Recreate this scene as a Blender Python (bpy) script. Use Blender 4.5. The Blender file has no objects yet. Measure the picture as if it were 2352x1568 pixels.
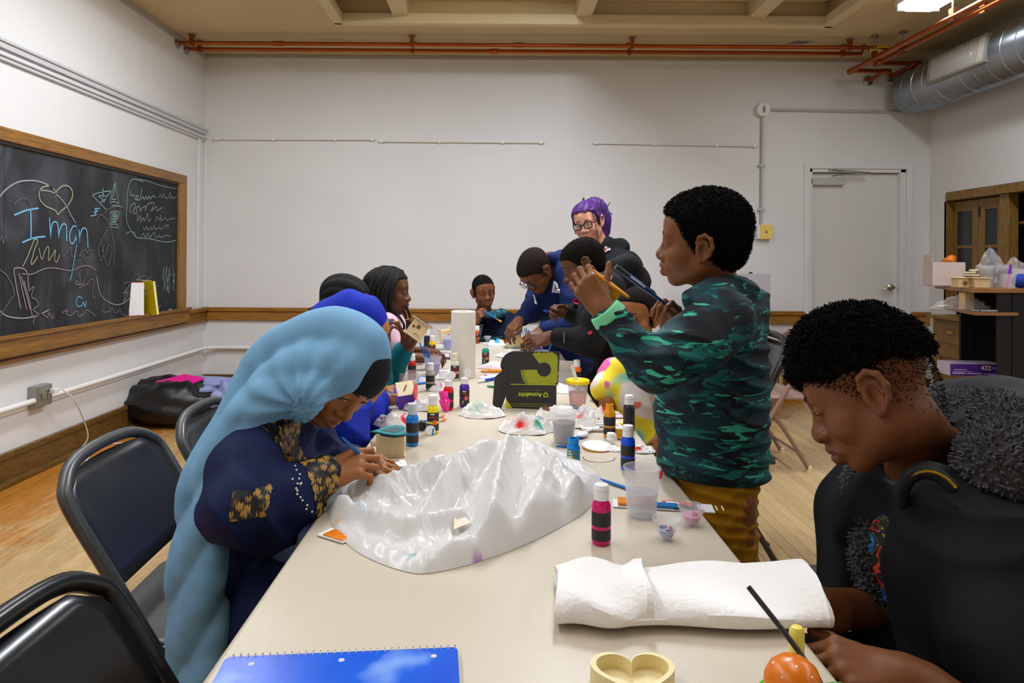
import bpy, bmesh, math, random
import numpy as np
from mathutils import Vector, Matrix
random.seed(7); np.random.seed(7)
S = bpy.context.scene
COL = S.collection
R = math.radians
# ---------------------------------------------------------------- camera, world, lights, exposure
FPX, U0, V0, EYE, ROLL = 1568.0, 1140.0, 595.0, 1.24, R(0.4)
cam_data = bpy.data.cameras.new('camera')
cam_data.lens = 24; cam_data.sensor_width = 36
cam_data.shift_x = (1176 - U0) / 2352; cam_data.shift_y = -(784 - V0) / 2352
cam_data.clip_start = 0.02; cam_data.clip_end = 60
cam = bpy.data.objects.new('camera', cam_data); COL.objects.link(cam)
cam.location = (0, 0, EYE)
cam.rotation_euler = (Matrix.Rotation(R(90), 3, 'X') @ Matrix.Rotation(ROLL, 3, 'Z')).to_euler()
S.camera = cam
world = bpy.data.worlds.new('world'); S.world = world; world.use_nodes = True
world.node_tree.nodes['Background'].inputs[0].default_value = (0.55, 0.6, 0.7, 1)
world.node_tree.nodes['Background'].inputs[1].default_value = 0.05
S.view_settings.view_transform = 'Standard'; S.view_settings.look = 'None'
S.view_settings.exposure = 0.48; S.view_settings.gamma = 1.0
S.view_settings.use_curve_mapping = False
S.cycles.max_bounces = 8; S.cycles.diffuse_bounces = 4; S.cycles.glossy_bounces = 3
S.cycles.transmission_bounces = 6; S.cycles.transparent_max_bounces = 8
S.cycles.caustics_reflective = False; S.cycles.caustics_refractive = False
S.cycles.sample_clamp_indirect = 4.0
# two rows of fluorescent fixtures under the ceiling, left and right of the coffer (x, y, z, length, watts)
LAMPS = [(lx, ly, 3.0, 1.22, lw * k) for lx, k, dy in ((-1.6, 0.36, -.16), (2.95, 0.36, .02)) for ly, lw in ((4.17 + dy, 34), (2.90 + dy, 34), (1.63 + dy, 30), (0.36 + dy, 18), (-0.91 + dy, 9))] + [(0.55, 3.5, 3.24, 1.22, 80), (0.55, 1.3, 3.24, 1.22, 16)]  # last two: fill lamps added in the coffer to brighten table and back wall
for i, (lx, ly, lz, ll, lw) in enumerate(LAMPS):
    ld = bpy.data.lights.new('tube_light', 'AREA'); ld.shape = 'RECTANGLE'
    ld.size = 0.28; ld.size_y = ll; ld.energy = lw; ld.color = (0.87, 0.945, 1.06)
    lo = bpy.data.objects.new('tube_light', ld); COL.objects.link(lo)
    lo.location = (lx, ly, lz - 0.005)
# ---------------------------------------------------------------- pixel measurements -> places in the room
_c, _s = math.cos(ROLL), math.sin(ROLL)
def ray(u, v):
    du, dv = (u - U0) / FPX, (v - V0) / FPX
    return du * _c + dv * _s, -du * _s + dv * _c
def F(u, v, d):                       # point at depth d
    a, b = ray(u, v); return Vector((a * d, d, EYE - b * d))
def T(u, v, z=0.74):                  # point on the horizontal plane z
    a, b = ray(u, v); d = (EYE - z) / b; return Vector((a * d, d, z))
def WL(u, v, x):                      # point on the plane x
    a, b = ray(u, v); d = x / a; return Vector((x, d, EYE - b * d))
XL, XR, YB, ZC, YF = -2.65, 3.93, 6.2, 3.08, -2.6
def B(u, v, y=YB): return F(u, v, y)
# ---------------------------------------------------------------- materials
def lin(c):
    return tuple(((x / 255) / 12.92 if x / 255 <= 0.04045 else ((x / 255 + 0.055) / 1.055) ** 2.4) for x in c)
_M = {}
def mat(name, rgb=(200, 200, 200), rough=0.6, metal=0.0, spec=0.5, bump=0.0, bscale=60, var=0.0, vscale=6,
        alpha=1.0, trans=0.0, emit=0.0, attr=False, coat=0.0, stretch=None, ior=1.45, sheen=0.0, sss=0.0):
    key = name
    if key in _M: return _M[key]
    m = bpy.data.materials.new(name); m.use_nodes = True
    nt = m.node_tree; N = nt.nodes; L = nt.links; P = N['Principled BSDF']
    c = lin(rgb)
    P.inputs['Base Color'].default_value = (*c, 1); P.inputs['Roughness'].default_value = rough
    P.inputs['Metallic'].default_value = metal; P.inputs['Specular IOR Level'].default_value = spec
    P.inputs['IOR'].default_value = ior
    if alpha < 1: P.inputs['Alpha'].default_value = alpha
    if trans: P.inputs['Transmission Weight'].default_value = trans
    if coat: P.inputs['Coat Weight'].default_value = coat
    if sheen: P.inputs['Sheen Weight'].default_value = sheen
    if sss:
        P.inputs['Subsurface Weight'].default_value = sss; P.inputs['Subsurface Radius'].default_value = (0.012, 0.004, 0.002)
        P.inputs['Subsurface Scale'].default_value = 0.5
    if emit:
        P.inputs['Emission Color'].default_value = (*c, 1); P.inputs['Emission Strength'].default_value = emit
    tc = N.new('ShaderNodeTexCoord'); src = tc.outputs['Object']
    if stretch:
        mp = N.new('ShaderNodeMapping'); mp.inputs['Scale'].default_value = stretch; L.new(src, mp.inputs[0]); src = mp.outputs[0]
    colsock = None
    if attr:
        at = N.new('ShaderNodeAttribute'); at.attribute_name = 'Col'; colsock = at.outputs['Color']
    if var:
        nz = N.new('ShaderNodeTexNoise'); nz.inputs['Scale'].default_value = vscale; nz.inputs['Detail'].default_value = 5
        L.new(src, nz.inputs['Vector'])
        mr = N.new('ShaderNodeMapRange'); mr.inputs[1].default_value = 0.25; mr.inputs[2].default_value = 0.75
        mr.inputs[3].default_value = 1 - var; mr.inputs[4].default_value = 1 + var * 0.5
        L.new(nz.outputs[0], mr.inputs[0])
        mx = N.new('ShaderNodeMix'); mx.data_type = 'RGBA'; mx.blend_type = 'MULTIPLY'; mx.inputs[0].default_value = 1
        if colsock: L.new(colsock, mx.inputs[6])
        else: mx.inputs[6].default_value = (*c, 1)
        L.new(mr.outputs[0], mx.inputs[7]); colsock = mx.outputs[2]
    if colsock: L.new(colsock, P.inputs['Base Color'])
    if bump:
        nb = N.new('ShaderNodeTexNoise'); nb.inputs['Scale'].default_value = bscale; nb.inputs['Detail'].default_value = 4
        L.new(src, nb.inputs['Vector'])
        bp = N.new('ShaderNodeBump'); bp.inputs['Strength'].default_value = bump; bp.inputs['Distance'].default_value = 0.004
        L.new(nb.outputs[0], bp.inputs['Height']); L.new(bp.outputs[0], P.inputs['Normal'])
    _M[key] = m; return m
def ramp_mat(name, stops, scale, stretch=(1, 1, 1), rough=0.5, detail=6, dist=0.0, bump=0.15, spec=0.4, constant=False, rough_detail=0.55):
    if name in _M: return _M[name]
    m = bpy.data.materials.new(name); m.use_nodes = True
    nt = m.node_tree; N = nt.nodes; L = nt.links; P = N['Principled BSDF']
    P.inputs['Roughness'].default_value = rough; P.inputs['Specular IOR Level'].default_value = spec
    tc = N.new('ShaderNodeTexCoord'); mp = N.new('ShaderNodeMapping'); mp.inputs['Scale'].default_value = stretch
    L.new(tc.outputs['Object'], mp.inputs[0])
    nz = N.new('ShaderNodeTexNoise'); nz.inputs['Scale'].default_value = scale; nz.inputs['Detail'].default_value = detail
    nz.inputs['Distortion'].default_value = dist; nz.inputs['Roughness'].default_value = rough_detail
    L.new(mp.outputs[0], nz.inputs['Vector'])
    cr = N.new('ShaderNodeValToRGB'); e = cr.color_ramp.elements
    if constant: cr.color_ramp.interpolation = 'CONSTANT'
    e[0].position, e[0].color = stops[0][0], (*lin(stops[0][1]), 1)
    e[1].position, e[1].color = stops[-1][0], (*lin(stops[-1][1]), 1)
    for p, c in stops[1:-1]:
        x = cr.color_ramp.elements.new(p); x.color = (*lin(c), 1)
    L.new(nz.outputs[0], cr.inputs[0]); L.new(cr.outputs[0], P.inputs['Base Color'])
    if bump:
        bp = N.new('ShaderNodeBump'); bp.inputs['Strength'].default_value = bump; bp.inputs['Distance'].default_value = 0.003
        L.new(nz.outputs[0], bp.inputs['Height']); L.new(bp.outputs[0], P.inputs['Normal'])
    _M[name] = m; return m
# ---------------------------------------------------------------- mesh builder
class MB:
    def __init__(s): s.v = []; s.f = []; s.m = []; s.cur = 0
    def add(s, vs, fs, M=None):
        n = len(s.v)
        for p in vs:
            p = Vector(p); s.v.append((M @ p) if M is not None else p)
        for f in fs: s.f.append([i + n for i in f]); s.m.append(s.cur)
        return s
    def box(s, c, d, M=None):
        x, y, z = c; a, b, e = d[0] / 2, d[1] / 2, d[2] / 2
        vs = [(x + i * a, y + j * b, z + k * e) for i in (-1, 1) for j in (-1, 1) for k in (-1, 1)]
        return s.add(vs, [(0, 1, 3, 2), (4, 6, 7, 5), (0, 4, 5, 1), (2, 3, 7, 6), (0, 2, 6, 4), (1, 5, 7, 3)], M)
    def bb(s, lo, hi, M=None):
        return s.box([(a + b) / 2 for a, b in zip(lo, hi)], [abs(b - a) for a, b in zip(lo, hi)], M)
    def lathe(s, prof, n=24, M=None, cap=True):
        vs = []; fs = []; k = len(prof)
        for i in range(n):
            a = 2 * math.pi * i / n; ca, sa = math.cos(a), math.sin(a)
            vs += [(r * ca, r * sa, z) for r, z in prof]
        for i in range(n):
            j = (i + 1) % n
            for q in range(k - 1): fs.append((i * k + q, j * k + q, j * k + q + 1, i * k + q + 1))
        if cap:
            if prof[0][0] > 1e-6: fs.append([i * k for i in range(n)][::-1])
            if prof[-1][0] > 1e-6: fs.append([i * k + k - 1 for i in range(n)])
        return s.add(vs, fs, M)
    def tube(s, pts, r, n=8, cap=True, closed=False):
        pts = [Vector(p) for p in pts]; rs = r if isinstance(r, (list, tuple)) else [r] * len(pts)
        vs = []; fs = []; up = None; m = len(pts)
        for i, p in enumerate(pts):
            if closed: t = (pts[(i + 1) % m] - pts[i - 1]).normalized()
            else: t = (pts[min(i + 1, m - 1)] - pts[max(i - 1, 0)]).normalized()
            if up is None:
                up = t.orthogonal().normalized()
            else:
                up = (up - t * up.dot(t)); up = up.normalized() if up.length > 1e-6 else t.orthogonal().normalized()
            w = t.cross(up)
            for k in range(n):
                a = 2 * math.pi * k / n; vs.append(p + (up * math.cos(a) + w * math.sin(a)) * rs[i])
        for i in range(m if closed else m - 1):
            i2 = (i + 1) % m
            for k in range(n):
                k2 = (k + 1) % n; fs.append((i * n + k, i * n + k2, i2 * n + k2, i2 * n + k))
        if cap and not closed: fs.append(list(range(n))[::-1]); fs.append([(m - 1) * n + k for k in range(n)])
        return s.add(vs, fs)
    def prism(s, poly, z0, z1, M=None):
        n = len(poly); vs = [(x, y, z0) for x, y in poly] + [(x, y, z1) for x, y in poly]
        ar = sum(poly[i][0] * poly[(i + 1) % n][1] - poly[(i + 1) % n][0] * poly[i][1] for i in range(n))
        fs = [list(range(n))[::-1], list(range(n, 2 * n))] + [(i, (i + 1) % n, (i + 1) % n + n, i + n) for i in range(n)]
        if ar < 0: fs = [f[::-1] for f in fs]
        return s.add(vs, fs, M)
    def ball(s, c, r, n=12, m=8, M=None):
        rr = r if isinstance(r, (list, tuple)) else (r, r, r)
        vs = [(c[0], c[1], c[2] - rr[2])]; fs = []
        for j in range(1, m):
            t = math.pi * j / m
            for i in range(n):
                a = 2 * math.pi * i / n
                vs.append((c[0] + rr[0] * math.sin(t) * math.cos(a), c[1] + rr[1] * math.sin(t) * math.sin(a), c[2] - rr[2] * math.cos(t)))
        vs.append((c[0], c[1], c[2] + rr[2])); e = len(vs) - 1
        for i in range(n):
            i2 = (i + 1) % n; fs.append((0, 1 + i2, 1 + i)); fs.append((e, e - n + i, e - n + i2))
            for j in range(m - 2): fs.append((1 + j * n + i, 1 + j * n + i2, 1 + (j + 1) * n + i2, 1 + (j + 1) * n + i))
        return s.add(vs, fs, M)
    def ribbon(s, pts, w, nrm):
        pts = [Vector(p) for p in pts]; nrm = Vector(nrm); vs = []; fs = []
        for i, p in enumerate(pts):
            t = pts[min(i + 1, len(pts) - 1)] - pts[max(i - 1, 0)]
            b = t.cross(nrm); b = b.normalized() * w / 2 if b.length > 1e-9 else Vector((0, 0, w / 2))
            vs += [p + b, p - b]
        for i in range(len(pts) - 1): fs.append((2 * i, 2 * i + 1, 2 * i + 3, 2 * i + 2))
        return s.add(vs, fs)
    def build(s, name, mats, parent=None, smooth=False, bevel=0.0, org=None, seg=2, solid=0.0, subsurf=0):
        me = bpy.data.meshes.new(name)
        o3 = Vector(org) if org is not None else None
        me.from_pydata([tuple(p - o3) if o3 is not None else tuple(p) for p in s.v], [], s.f)
        mats = mats if isinstance(mats, (list, tuple)) else [mats]
        for m in mats: me.materials.append(m)
        if len(mats) > 1: me.polygons.foreach_set('material_index', s.m)
        ob = bpy.data.objects.new(name, me); COL.objects.link(ob)
        if parent: ob.parent = parent
        if org is not None and not parent: ob.location = o3
        if smooth:
            me.polygons.foreach_set('use_smooth', [True] * len(me.polygons))
            if smooth != 'all':
                try: me.set_sharp_from_angle(angle=R(40))
                except Exception: pass
        if solid:
            md = ob.modifiers.new('solid', 'SOLIDIFY'); md.thickness = solid; md.offset = 0
        if bevel:
            md = ob.modifiers.new('bevel', 'BEVEL'); md.width = bevel; md.segments = seg; md.limit_method = 'ANGLE'; md.angle_limit = R(40)
        if subsurf:
            md = ob.modifiers.new('sub', 'SUBSURF'); md.levels = subsurf; md.render_levels = subsurf
        return ob
def tag(o, label, cat, group=None, kind=None):
    o['label'] = label; o['category'] = cat
    if group: o['group'] = group
    if kind: o['kind'] = kind
    return o
def struct(o, label=None, cat=None):
    o['kind'] = 'structure'
    if label: o['label'] = label
    if cat: o['category'] = cat
    return o
def empty(name, loc, rz=0.0, rot=None):
    o = bpy.data.objects.new(name, None); COL.objects.link(o); o.location = loc
    o.rotation_euler = rot if rot else (0, 0, rz); o.empty_display_size = 0.05
    return o
def copy_tree(o, parent=None):
    c = o.copy(); COL.objects.link(c)
    if parent: c.parent = parent
    for ch in list(o.children): copy_tree(ch, c)
    return c
def text(name, body, size, M, material, parent, align='CENTER', extrude=0.0003, bold=0.0):
    cu = bpy.data.curves.new(name, 'FONT'); cu.body = body; cu.size = size; cu.align_x = align; cu.align_y = 'CENTER'
    cu.extrude = extrude; cu.offset = bold; cu.resolution_u = 3
    tmp = bpy.data.objects.new('tmp_text', cu); COL.objects.link(tmp)
    dg = bpy.context.evaluated_depsgraph_get(); me = bpy.data.meshes.new_from_object(tmp.evaluated_get(dg))
    bpy.data.objects.remove(tmp); me.name = name
    me.transform(M); me.materials.clear(); me.materials.append(material)
    ob = bpy.data.objects.new(name, me); COL.objects.link(ob)
    if parent: ob.parent = parent
    return ob
def frame_m(o, x, y):                 # matrix with columns x, y, x cross y and origin o
    x = Vector(x).normalized(); y = Vector(y); y = (y - x * y.dot(x)).normalized(); z = x.cross(y)
    M = Matrix.Identity(4)
    for i in range(3): M[i][0], M[i][1], M[i][2], M[i][3] = x[i], y[i], z[i], o[i]
    return M
def aim(o, z, xhint=(1, 0, 0)):       # matrix with local z along z
    z = Vector(z).normalized(); x = Vector(xhint); x = x - z * x.dot(z)
    x = x.normalized() if x.length > 1e-6 else z.orthogonal().normalized()
    y = z.cross(x); M = Matrix.Identity(4)
    for i in range(3): M[i][0], M[i][1], M[i][2], M[i][3] = x[i], y[i], z[i], o[i]
    return M
def bez(pts, n=8):                    # Catmull-Rom through the points
    pts = [Vector(p) for p in pts]; out = []
    q = [pts[0]] + pts + [pts[-1]]
    for i in range(1, len(q) - 2):
        for k in range(n):
            t = k / n; a, b, c, d = q[i - 1], q[i], q[i + 1], q[i + 2]
            out.append(0.5 * ((2 * b) + (c - a) * t + (2 * a - 5 * b + 4 * c - d) * t * t + (3 * b - a - 3 * c + d) * t ** 3))
    return out + [pts[-1]]
S.cycles.use_denoising = True
# ================================================================ the room shell
M_wall = mat('wall_paint', (226, 225, 224), 0.55, var=0.05, vscale=1.3, bump=0.12, bscale=30)
M_ceil = mat('ceiling_paint', (206, 184, 140), 0.7, var=0.06, vscale=1.5)
M_beam = mat('beam_paint', (216, 198, 156), 0.6)
M_oak = ramp_mat('oak_trim', [(0.25, (98, 62, 18)), (0.5, (150, 100, 34)), (0.75, (172, 120, 46))], 9, (1.2, 1.2, 14), 0.38, spec=0.5)
M_oakx = ramp_mat('oak_trim_long', [(0.25, (104, 68, 20)), (0.5, (152, 102, 36)), (0.75, (178, 126, 50))], 9, (0.7, 12, 12), 0.36, spec=0.5)
M_oaky = ramp_mat('oak_trim_side', [(0.25, (96, 62, 20)), (0.5, (134, 92, 36)), (0.75, (160, 112, 46))], 9, (12, 0.7, 12), 0.36, spec=0.5)
M_base = ramp_mat('baseboard_oak', [(0.25, (70, 48, 18)), (0.5, (100, 72, 28)), (0.75, (122, 88, 36))], 9, (2, 2, 14), 0.4, spec=0.5)
M_white = mat('white_metal', (232, 230, 226), 0.4)
M_black = mat('black_plastic', (14, 14, 15), 0.35)
M_steel = mat('steel', (170, 170, 168), 0.3, metal=1.0)
M_copper = mat('copper', (176, 92, 46), 0.3, metal=1.0, var=0.25, vscale=5)
M_galv = mat('galvanised', (150, 158, 166), 0.34, metal=0.9, var=0.25, vscale=4)
M_brass = mat('brass', (205, 170, 70), 0.3, metal=1.0)

fl = MB(); fl.bb((XL - 0.1, YF, -0.08), (XR + 0.9, YB + 0.1, -0.012))
floor = struct(fl.build('floor', mat('floor_joint', (74, 52, 30), 0.8)), 'worn maple strip floor', 'floor')
# strip flooring, every strip bevelled and set in rows running away from the camera
def wood_floor():
    m = bpy.data.materials.new('worn_maple'); m.use_nodes = True
    nt = m.node_tree; N = nt.nodes; L = nt.links; P = N['Principled BSDF']; P.inputs['Roughness'].default_value = 0.38
    ge = N.new('ShaderNodeNewGeometry'); sp = N.new('ShaderNodeSeparateXYZ'); L.new(ge.outputs['Position'], sp.inputs[0])
    def noise(scale, st, det=5):
        mp = N.new('ShaderNodeMapping'); mp.inputs['Scale'].default_value = st; L.new(ge.outputs['Position'], mp.inputs[0])
        n = N.new('ShaderNodeTexNoise'); n.inputs['Scale'].default_value = scale; n.inputs['Detail'].default_value = det
        n.inputs['Roughness'].default_value = 0.65; L.new(mp.outputs[0], n.inputs['Vector']); return n.outputs[0]
    def math_(op, a, b):
        n = N.new('ShaderNodeMath'); n.operation = op
        for i, q in enumerate((a, b)):
            if isinstance(q, (int, float)): n.inputs[i].default_value = q
            else: L.new(q, n.inputs[i])
        return n.outputs[0]
    oi = N.new('ShaderNodeObjectInfo')
    grain = noise(14, (9, 0.9, 1)); patch = noise(1.1, (1.5, 0.8, 1), 6); fine = noise(9, (3.4, 0.8, 1), 7)
    # old varnish survives along the left and back walls and in scattered patches
    a = N.new('ShaderNodeMapRange'); a.inputs[1].default_value = XL + 0.95; a.inputs[2].default_value = XL + 0.15; L.new(sp.outputs[0], a.inputs[0])
    b = N.new('ShaderNodeMapRange'); b.inputs[1].default_value = YB - 1.2; b.inputs[2].default_value = YB - 0.1; L.new(sp.outputs[1], b.inputs[0])
    edge = math_('MAXIMUM', a.outputs[0], math_('MULTIPLY', b.outputs[0], 0.75))
    v = math_('ADD', math_('MULTIPLY', edge, 0.30), math_('ADD', math_('MULTIPLY', patch, 0.62), math_('MULTIPLY', fine, 0.46)))
    mr = N.new('ShaderNodeMapRange'); mr.inputs[1].default_value = 0.60; mr.inputs[2].default_value = 0.76; L.new(v, mr.inputs[0])
    cr = N.new('ShaderNodeValToRGB'); e = cr.color_ramp.elements
    e[0].position = 0.3; e[0].color = (*lin((176, 144, 98)), 1); e[1].position = 0.7; e[1].color = (*lin((206, 176, 126)), 1)
    L.new(grain, cr.inputs[0])
    cv = N.new('ShaderNodeValToRGB'); e = cv.color_ramp.elements
    e[0].position = 0.3; e[0].color = (*lin((150, 86, 14)), 1); e[1].position = 0.75; e[1].color = (*lin((204, 140, 46)), 1)
    L.new(grain, cv.inputs[0])
    mx = N.new('ShaderNodeMix'); mx.data_type = 'RGBA'; L.new(mr.outputs[0], mx.inputs[0]); L.new(cr.outputs[0], mx.inputs[6]); L.new(cv.outputs[0], mx.inputs[7])
    hv = N.new('ShaderNodeHueSaturation'); L.new(mx.outputs[2], hv.inputs['Color'])
    vr = N.new('ShaderNodeMapRange'); vr.inputs[3].default_value = 0.86; vr.inputs[4].default_value = 1.1; L.new(oi.outputs['Random'], vr.inputs[0])
    L.new(vr.outputs[0], hv.inputs['Value']); L.new(hv.outputs[0], P.inputs['Base Color'])
    bp = N.new('ShaderNodeBump'); bp.inputs['Strength'].default_value = 0.12; bp.inputs['Distance'].default_value = 0.002
    L.new(grain, bp.inputs['Height']); L.new(bp.outputs[0], P.inputs['Normal'])
    return m
M_floor = wood_floor()
def build_floor():
    W = 0.0572; g = 0.0011; rng = random.Random(3); planks = []
    nx = int((XR + 0.0 - XL) / W) + 1
    for i in range(nx):
        x0 = XL + i * W; y = YF - rng.random() * 1.2
        while y < YB:
            ln = rng.choice((0.75, 0.95, 1.2, 1.5)); y1 = min(y + ln, YB)
            if y1 > YF: planks.append((x0, max(y, YF), y1))
            y += ln
    def weight(p):
        yc = (p[1] + p[2]) / 2; xc = p[0] + W / 2
        if yc < 1.0: return 0
        u = U0 + FPX * xc / yc; v = V0 + FPX * EYE / yc
        if u < -40 or u > 2390 or v > 1700: return 0
        hid = 480 < u < 1500 or (u > 1890 and v > 880)
        return (p[2] - p[1]) / yc ** 3 * (0.05 if hid else 1)
    planks.sort(key=weight, reverse=True)
    me = None
    for p in planks[:292]:
        if me is None:
            mb = MB(); b = 0.0012; h = 0.012
            mb.add([(0, 0, -h), (1, 0, -h), (1, 1, -h), (0, 1, -h), (0, 0, -b), (1, 0, -b), (1, 1, -b), (0, 1, -b),
                    (0.025, 0.0015, 0), (0.975, 0.0015, 0), (0.975, 0.9985, 0), (0.025, 0.9985, 0)],
                   [(0, 1, 5, 4), (1, 2, 6, 5), (2, 3, 7, 6), (3, 0, 4, 7), (4, 5, 9, 8), (5, 6, 10, 9), (6, 7, 11, 10), (7, 4, 8, 11), (8, 9, 10, 11)])
            o = mb.build('plank', M_floor, floor); me = o.data
        else:
            o = bpy.data.objects.new('plank', me); COL.objects.link(o); o.parent = floor
        o.location = (p[0] + g / 2, p[1] + g / 2, 0); o.scale = (W - g, p[2] - p[1] - g, 1)
    rest = MB()
    for x0, y0, y1 in planks[292:]:
        a, b_, c, d = x0 + g / 2, x0 + W - g / 2, y0 + g / 2, y1 - g / 2; e = 0.0014
        rest.add([(a, c, -0.012), (b_, c, -0.012), (b_, d, -0.012), (a, d, -0.012), (a, c, -e), (b_, c, -e), (b_, d, -e), (a, d, -e),
                  (a + e, c + e, 0), (b_ - e, c + e, 0), (b_ - e, d - e, 0), (a + e, d - e, 0)],
                 [(0, 1, 5, 4), (1, 2, 6, 5), (2, 3, 7, 6), (3, 0, 4, 7), (4, 5, 9, 8), (5, 6, 10, 9), (6, 7, 11, 10), (7, 4, 8, 11), (8, 9, 10, 11)])
    r = rest.build('further_planks', M_floor, floor); r['kind'] = 'stuff'
build_floor()
# walls
DX0, DX1, DZ = B(1858, 600).x, B(2080, 600).x, B(1960, 388).z
w = MB(); w.bb((XL - 0.12, YB, 0), (DX0, YB + 0.14, 3.6)); w.bb((DX1, YB, 0), (XR + 0.9, YB + 0.14, 3.6)); w.bb((DX0, YB, DZ), (DX1, YB + 0.14, 3.6))
struct(w.build('wall_back', M_wall), 'plain off-white back wall', 'wall')
w = MB(); w.bb((XL - 0.12, YF, 0), (XL, YB, 3.6)); struct(w.build('wall_left', M_wall), 'off-white left wall with the chalkboard', 'wall')
w = MB(); w.bb((XL - 0.12, YF - 0.12, 0), (XR + 0.9, YF, 3.6)); struct(w.build('wall_front', M_wall), 'off-white wall behind the camera', 'wall')
CY1, CZ1 = 5.97, 1.85                                         # cupboard niche in the right wall
w = MB(); w.bb((XR, CY1, 0), (XR + 0.12, YB, 3.6)); w.bb((XR, YF, CZ1), (XR + 0.12, CY1, 3.6)); w.bb((XR, YF, 0), (XR + 0.12, 3.4, CZ1))
w.bb((XR + 0.52, 3.3, 0), (XR + 0.64, CY1 + 0.1, CZ1 + 0.1)); w.bb((XR + 0.1, CY1, 0), (XR + 0.6, CY1 + 0.1, CZ1)); w.bb((XR + 0.1, 3.3, 0), (XR + 0.6, 3.4, CZ1)); w.bb((XR + 0.1, 3.3, CZ1), (XR + 0.6, CY1 + .1, CZ1 + 0.1))
struct(w.build('wall_right', M_wall), 'off-white right wall with the cupboard niche', 'wall')
# ceiling with a deep coffer
RX0, RX1, RY1, RY0, RZ = F(776, 44, 5.29).x, F(1902, 50, 5.29).x, 5.29, -2.2, 3.52
c = MB(); c.bb((XL - .1, RY1, ZC), (XR + .9, YB + .1, 3.64)); c.bb((XL - .1, YF, ZC), (XR + .9, RY0, 3.64))
c.bb((XL - .1, RY0, ZC), (RX0, RY1, 3.64)); c.bb((RX1, RY0, ZC), (XR + .9, RY1, 3.64)); c.bb((RX0, RY0, RZ), (RX1, RY1, 3.64))
ceil = struct(c.build('ceiling', M_ceil), 'beige ceiling with a deep coffer', 'ceiling')
for (a, b_) in (((RX0 - .03, RY1 - .05, ZC - .035), (RX1 + .03, RY1 + .03, ZC + .05)), ((RX0 - .03, RY0, ZC - .035), (RX0 + .05, RY1, ZC + .05)), ((RX1 - .05, RY0, ZC - .035), (RX1 + .03, RY1, ZC + .05)),
                ((RX0, RY1 - .04, ZC + .16), (RX1, RY1, ZC + .2)), ((RX1 - .04, RY0, ZC + .16), (RX1, RY1, ZC + .2)), ((RX0, RY0, ZC + .16), (RX0 + .04, RY1, ZC + .2))):
    m_ = MB(); m_.bb(a, b_); m_.build('coffer_moulding', M_beam, ceil, bevel=0.012)
for u in (921, 1340, 1735):
    x = F(u, 40, 5.27).x; m_ = MB(); m_.bb((x - .06, RY0, ZC + .02), (x + .06, RY1, RZ)); m_.build('coffer_beam', M_beam, ceil, bevel=0.01)
for k in range(7):
    y = 5.0 - 0.28 * k; m_ = MB(); m_.bb((RX0, y - .02, RZ - .05), (RX1, y + .02, RZ)); m_.build('coffer_batten', M_beam, ceil)
a_, b_ = F(1808, 90, 5.75), F(1856, 80, 5.75)
m_ = MB(); m_.add([(a_.x, 5.78, ZC - .001), (b_.x - .02, 5.78, ZC - .001), (b_.x + .02, 5.70, ZC - .001), (a_.x + .06, 5.70, ZC - .001)], [(0, 3, 2, 1)])
p = m_.build('paint_patch', mat('grey_patch', (110, 108, 104), .7), ceil); p['label'] = 'small grey patch on the beige ceiling'
# trims on the back wall
zr1, zr0 = B(800, 707).z, B(800, 736).z
def rail(name, x0, x1, label):
    m_ = MB(); m_.bb((x0, YB - .022, zr0), (x1, YB, zr1 - .035)); m_.bb((x0, YB - .036, zr1 - .035), (x1, YB, zr1)); m_.bb((x0, YB - .03, zr0), (x1, YB, zr0 + .012))
    struct(m_.build(name, M_oakx, bevel=0.004), label, 'trim')
TX0, TX1 = B(1846, 600).x, B(2091, 600).x
rail('trim_1', XL + .03, TX0, 'oak chair rail along the back wall'); rail('trim_2', TX1, XR, 'short oak chair rail right of the door')
def base(name, x0, x1, label):
    m_ = MB(); m_.bb((x0, YB - .022, 0), (x1, YB, .145)); m_.bb((x0, YB - .03, .145), (x1, YB, .18)); m_.bb((x0, YB - .045, 0), (x1, YB, .03))
    struct(m_.build(name, M_base, bevel=0.005), label, 'baseboard')
base('baseboard_back', XL, TX0, 'dark oak baseboard along the back wall'); base('baseboard_right', TX1, XR, 'short baseboard right of the door')
m_ = MB(); m_.bb((XL, YF, 0), (XL + .022, YB, .145)); m_.bb((XL, YF, .145), (XL + .03, YB, .18)); m_.bb((XL, YF, 0), (XL + .055, YB, .03))
struct(m_.build('baseboard_left', M_base, bevel=0.005), 'dark oak baseboard along the left wall', 'baseboard')
# left wall: chalk ledge rail, picture rails, corner bead
zl1 = zr1; m_ = MB(); m_.bb((XL, YF, zr0 - .01), (XL + .03, YB, zr1 - .03)); m_.bb((XL, YF, zr1 - .03), (XL + .055, YB, zr1)); m_.bb((XL, YF, zr0 - .012), (XL + .04, YB, zr0 + .01))
struct(m_.build('trim_3', M_oaky, bevel=0.005), 'oak rail along the left wall under the chalkboard', 'trim')
zt = WL(300, 222, XL).z; zt2 = WL(300, 242, XL).z
M_rail = mat('rail_paint', (196, 195, 196), .4)
for nm, z, h in (('trim_4', zt, .05), ('trim_5', zt2 - .02, .032)):
    m_ = MB(); m_.bb((XL, YF, z - h), (XL + .02, YB - .01, z)); m_.bb((XL, YF, z - h * .35), (XL + .032, YB - .01, z)); struct(m_.build(nm, M_rail, bevel=.004), 'painted picture moulding on the left wall', 'trim')
m_ = MB(); m_.bb((XL, YB - .17, zr1), (XL + .02, YB - .12, zt2 - .04)); m_.bb((XL, YB - .03, zr1), (XL + .03, YB, zt - .05)); struct(m_.build('trim_6', M_wall, bevel=.004), 'painted upright moulding in the left corner', 'trim')
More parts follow.
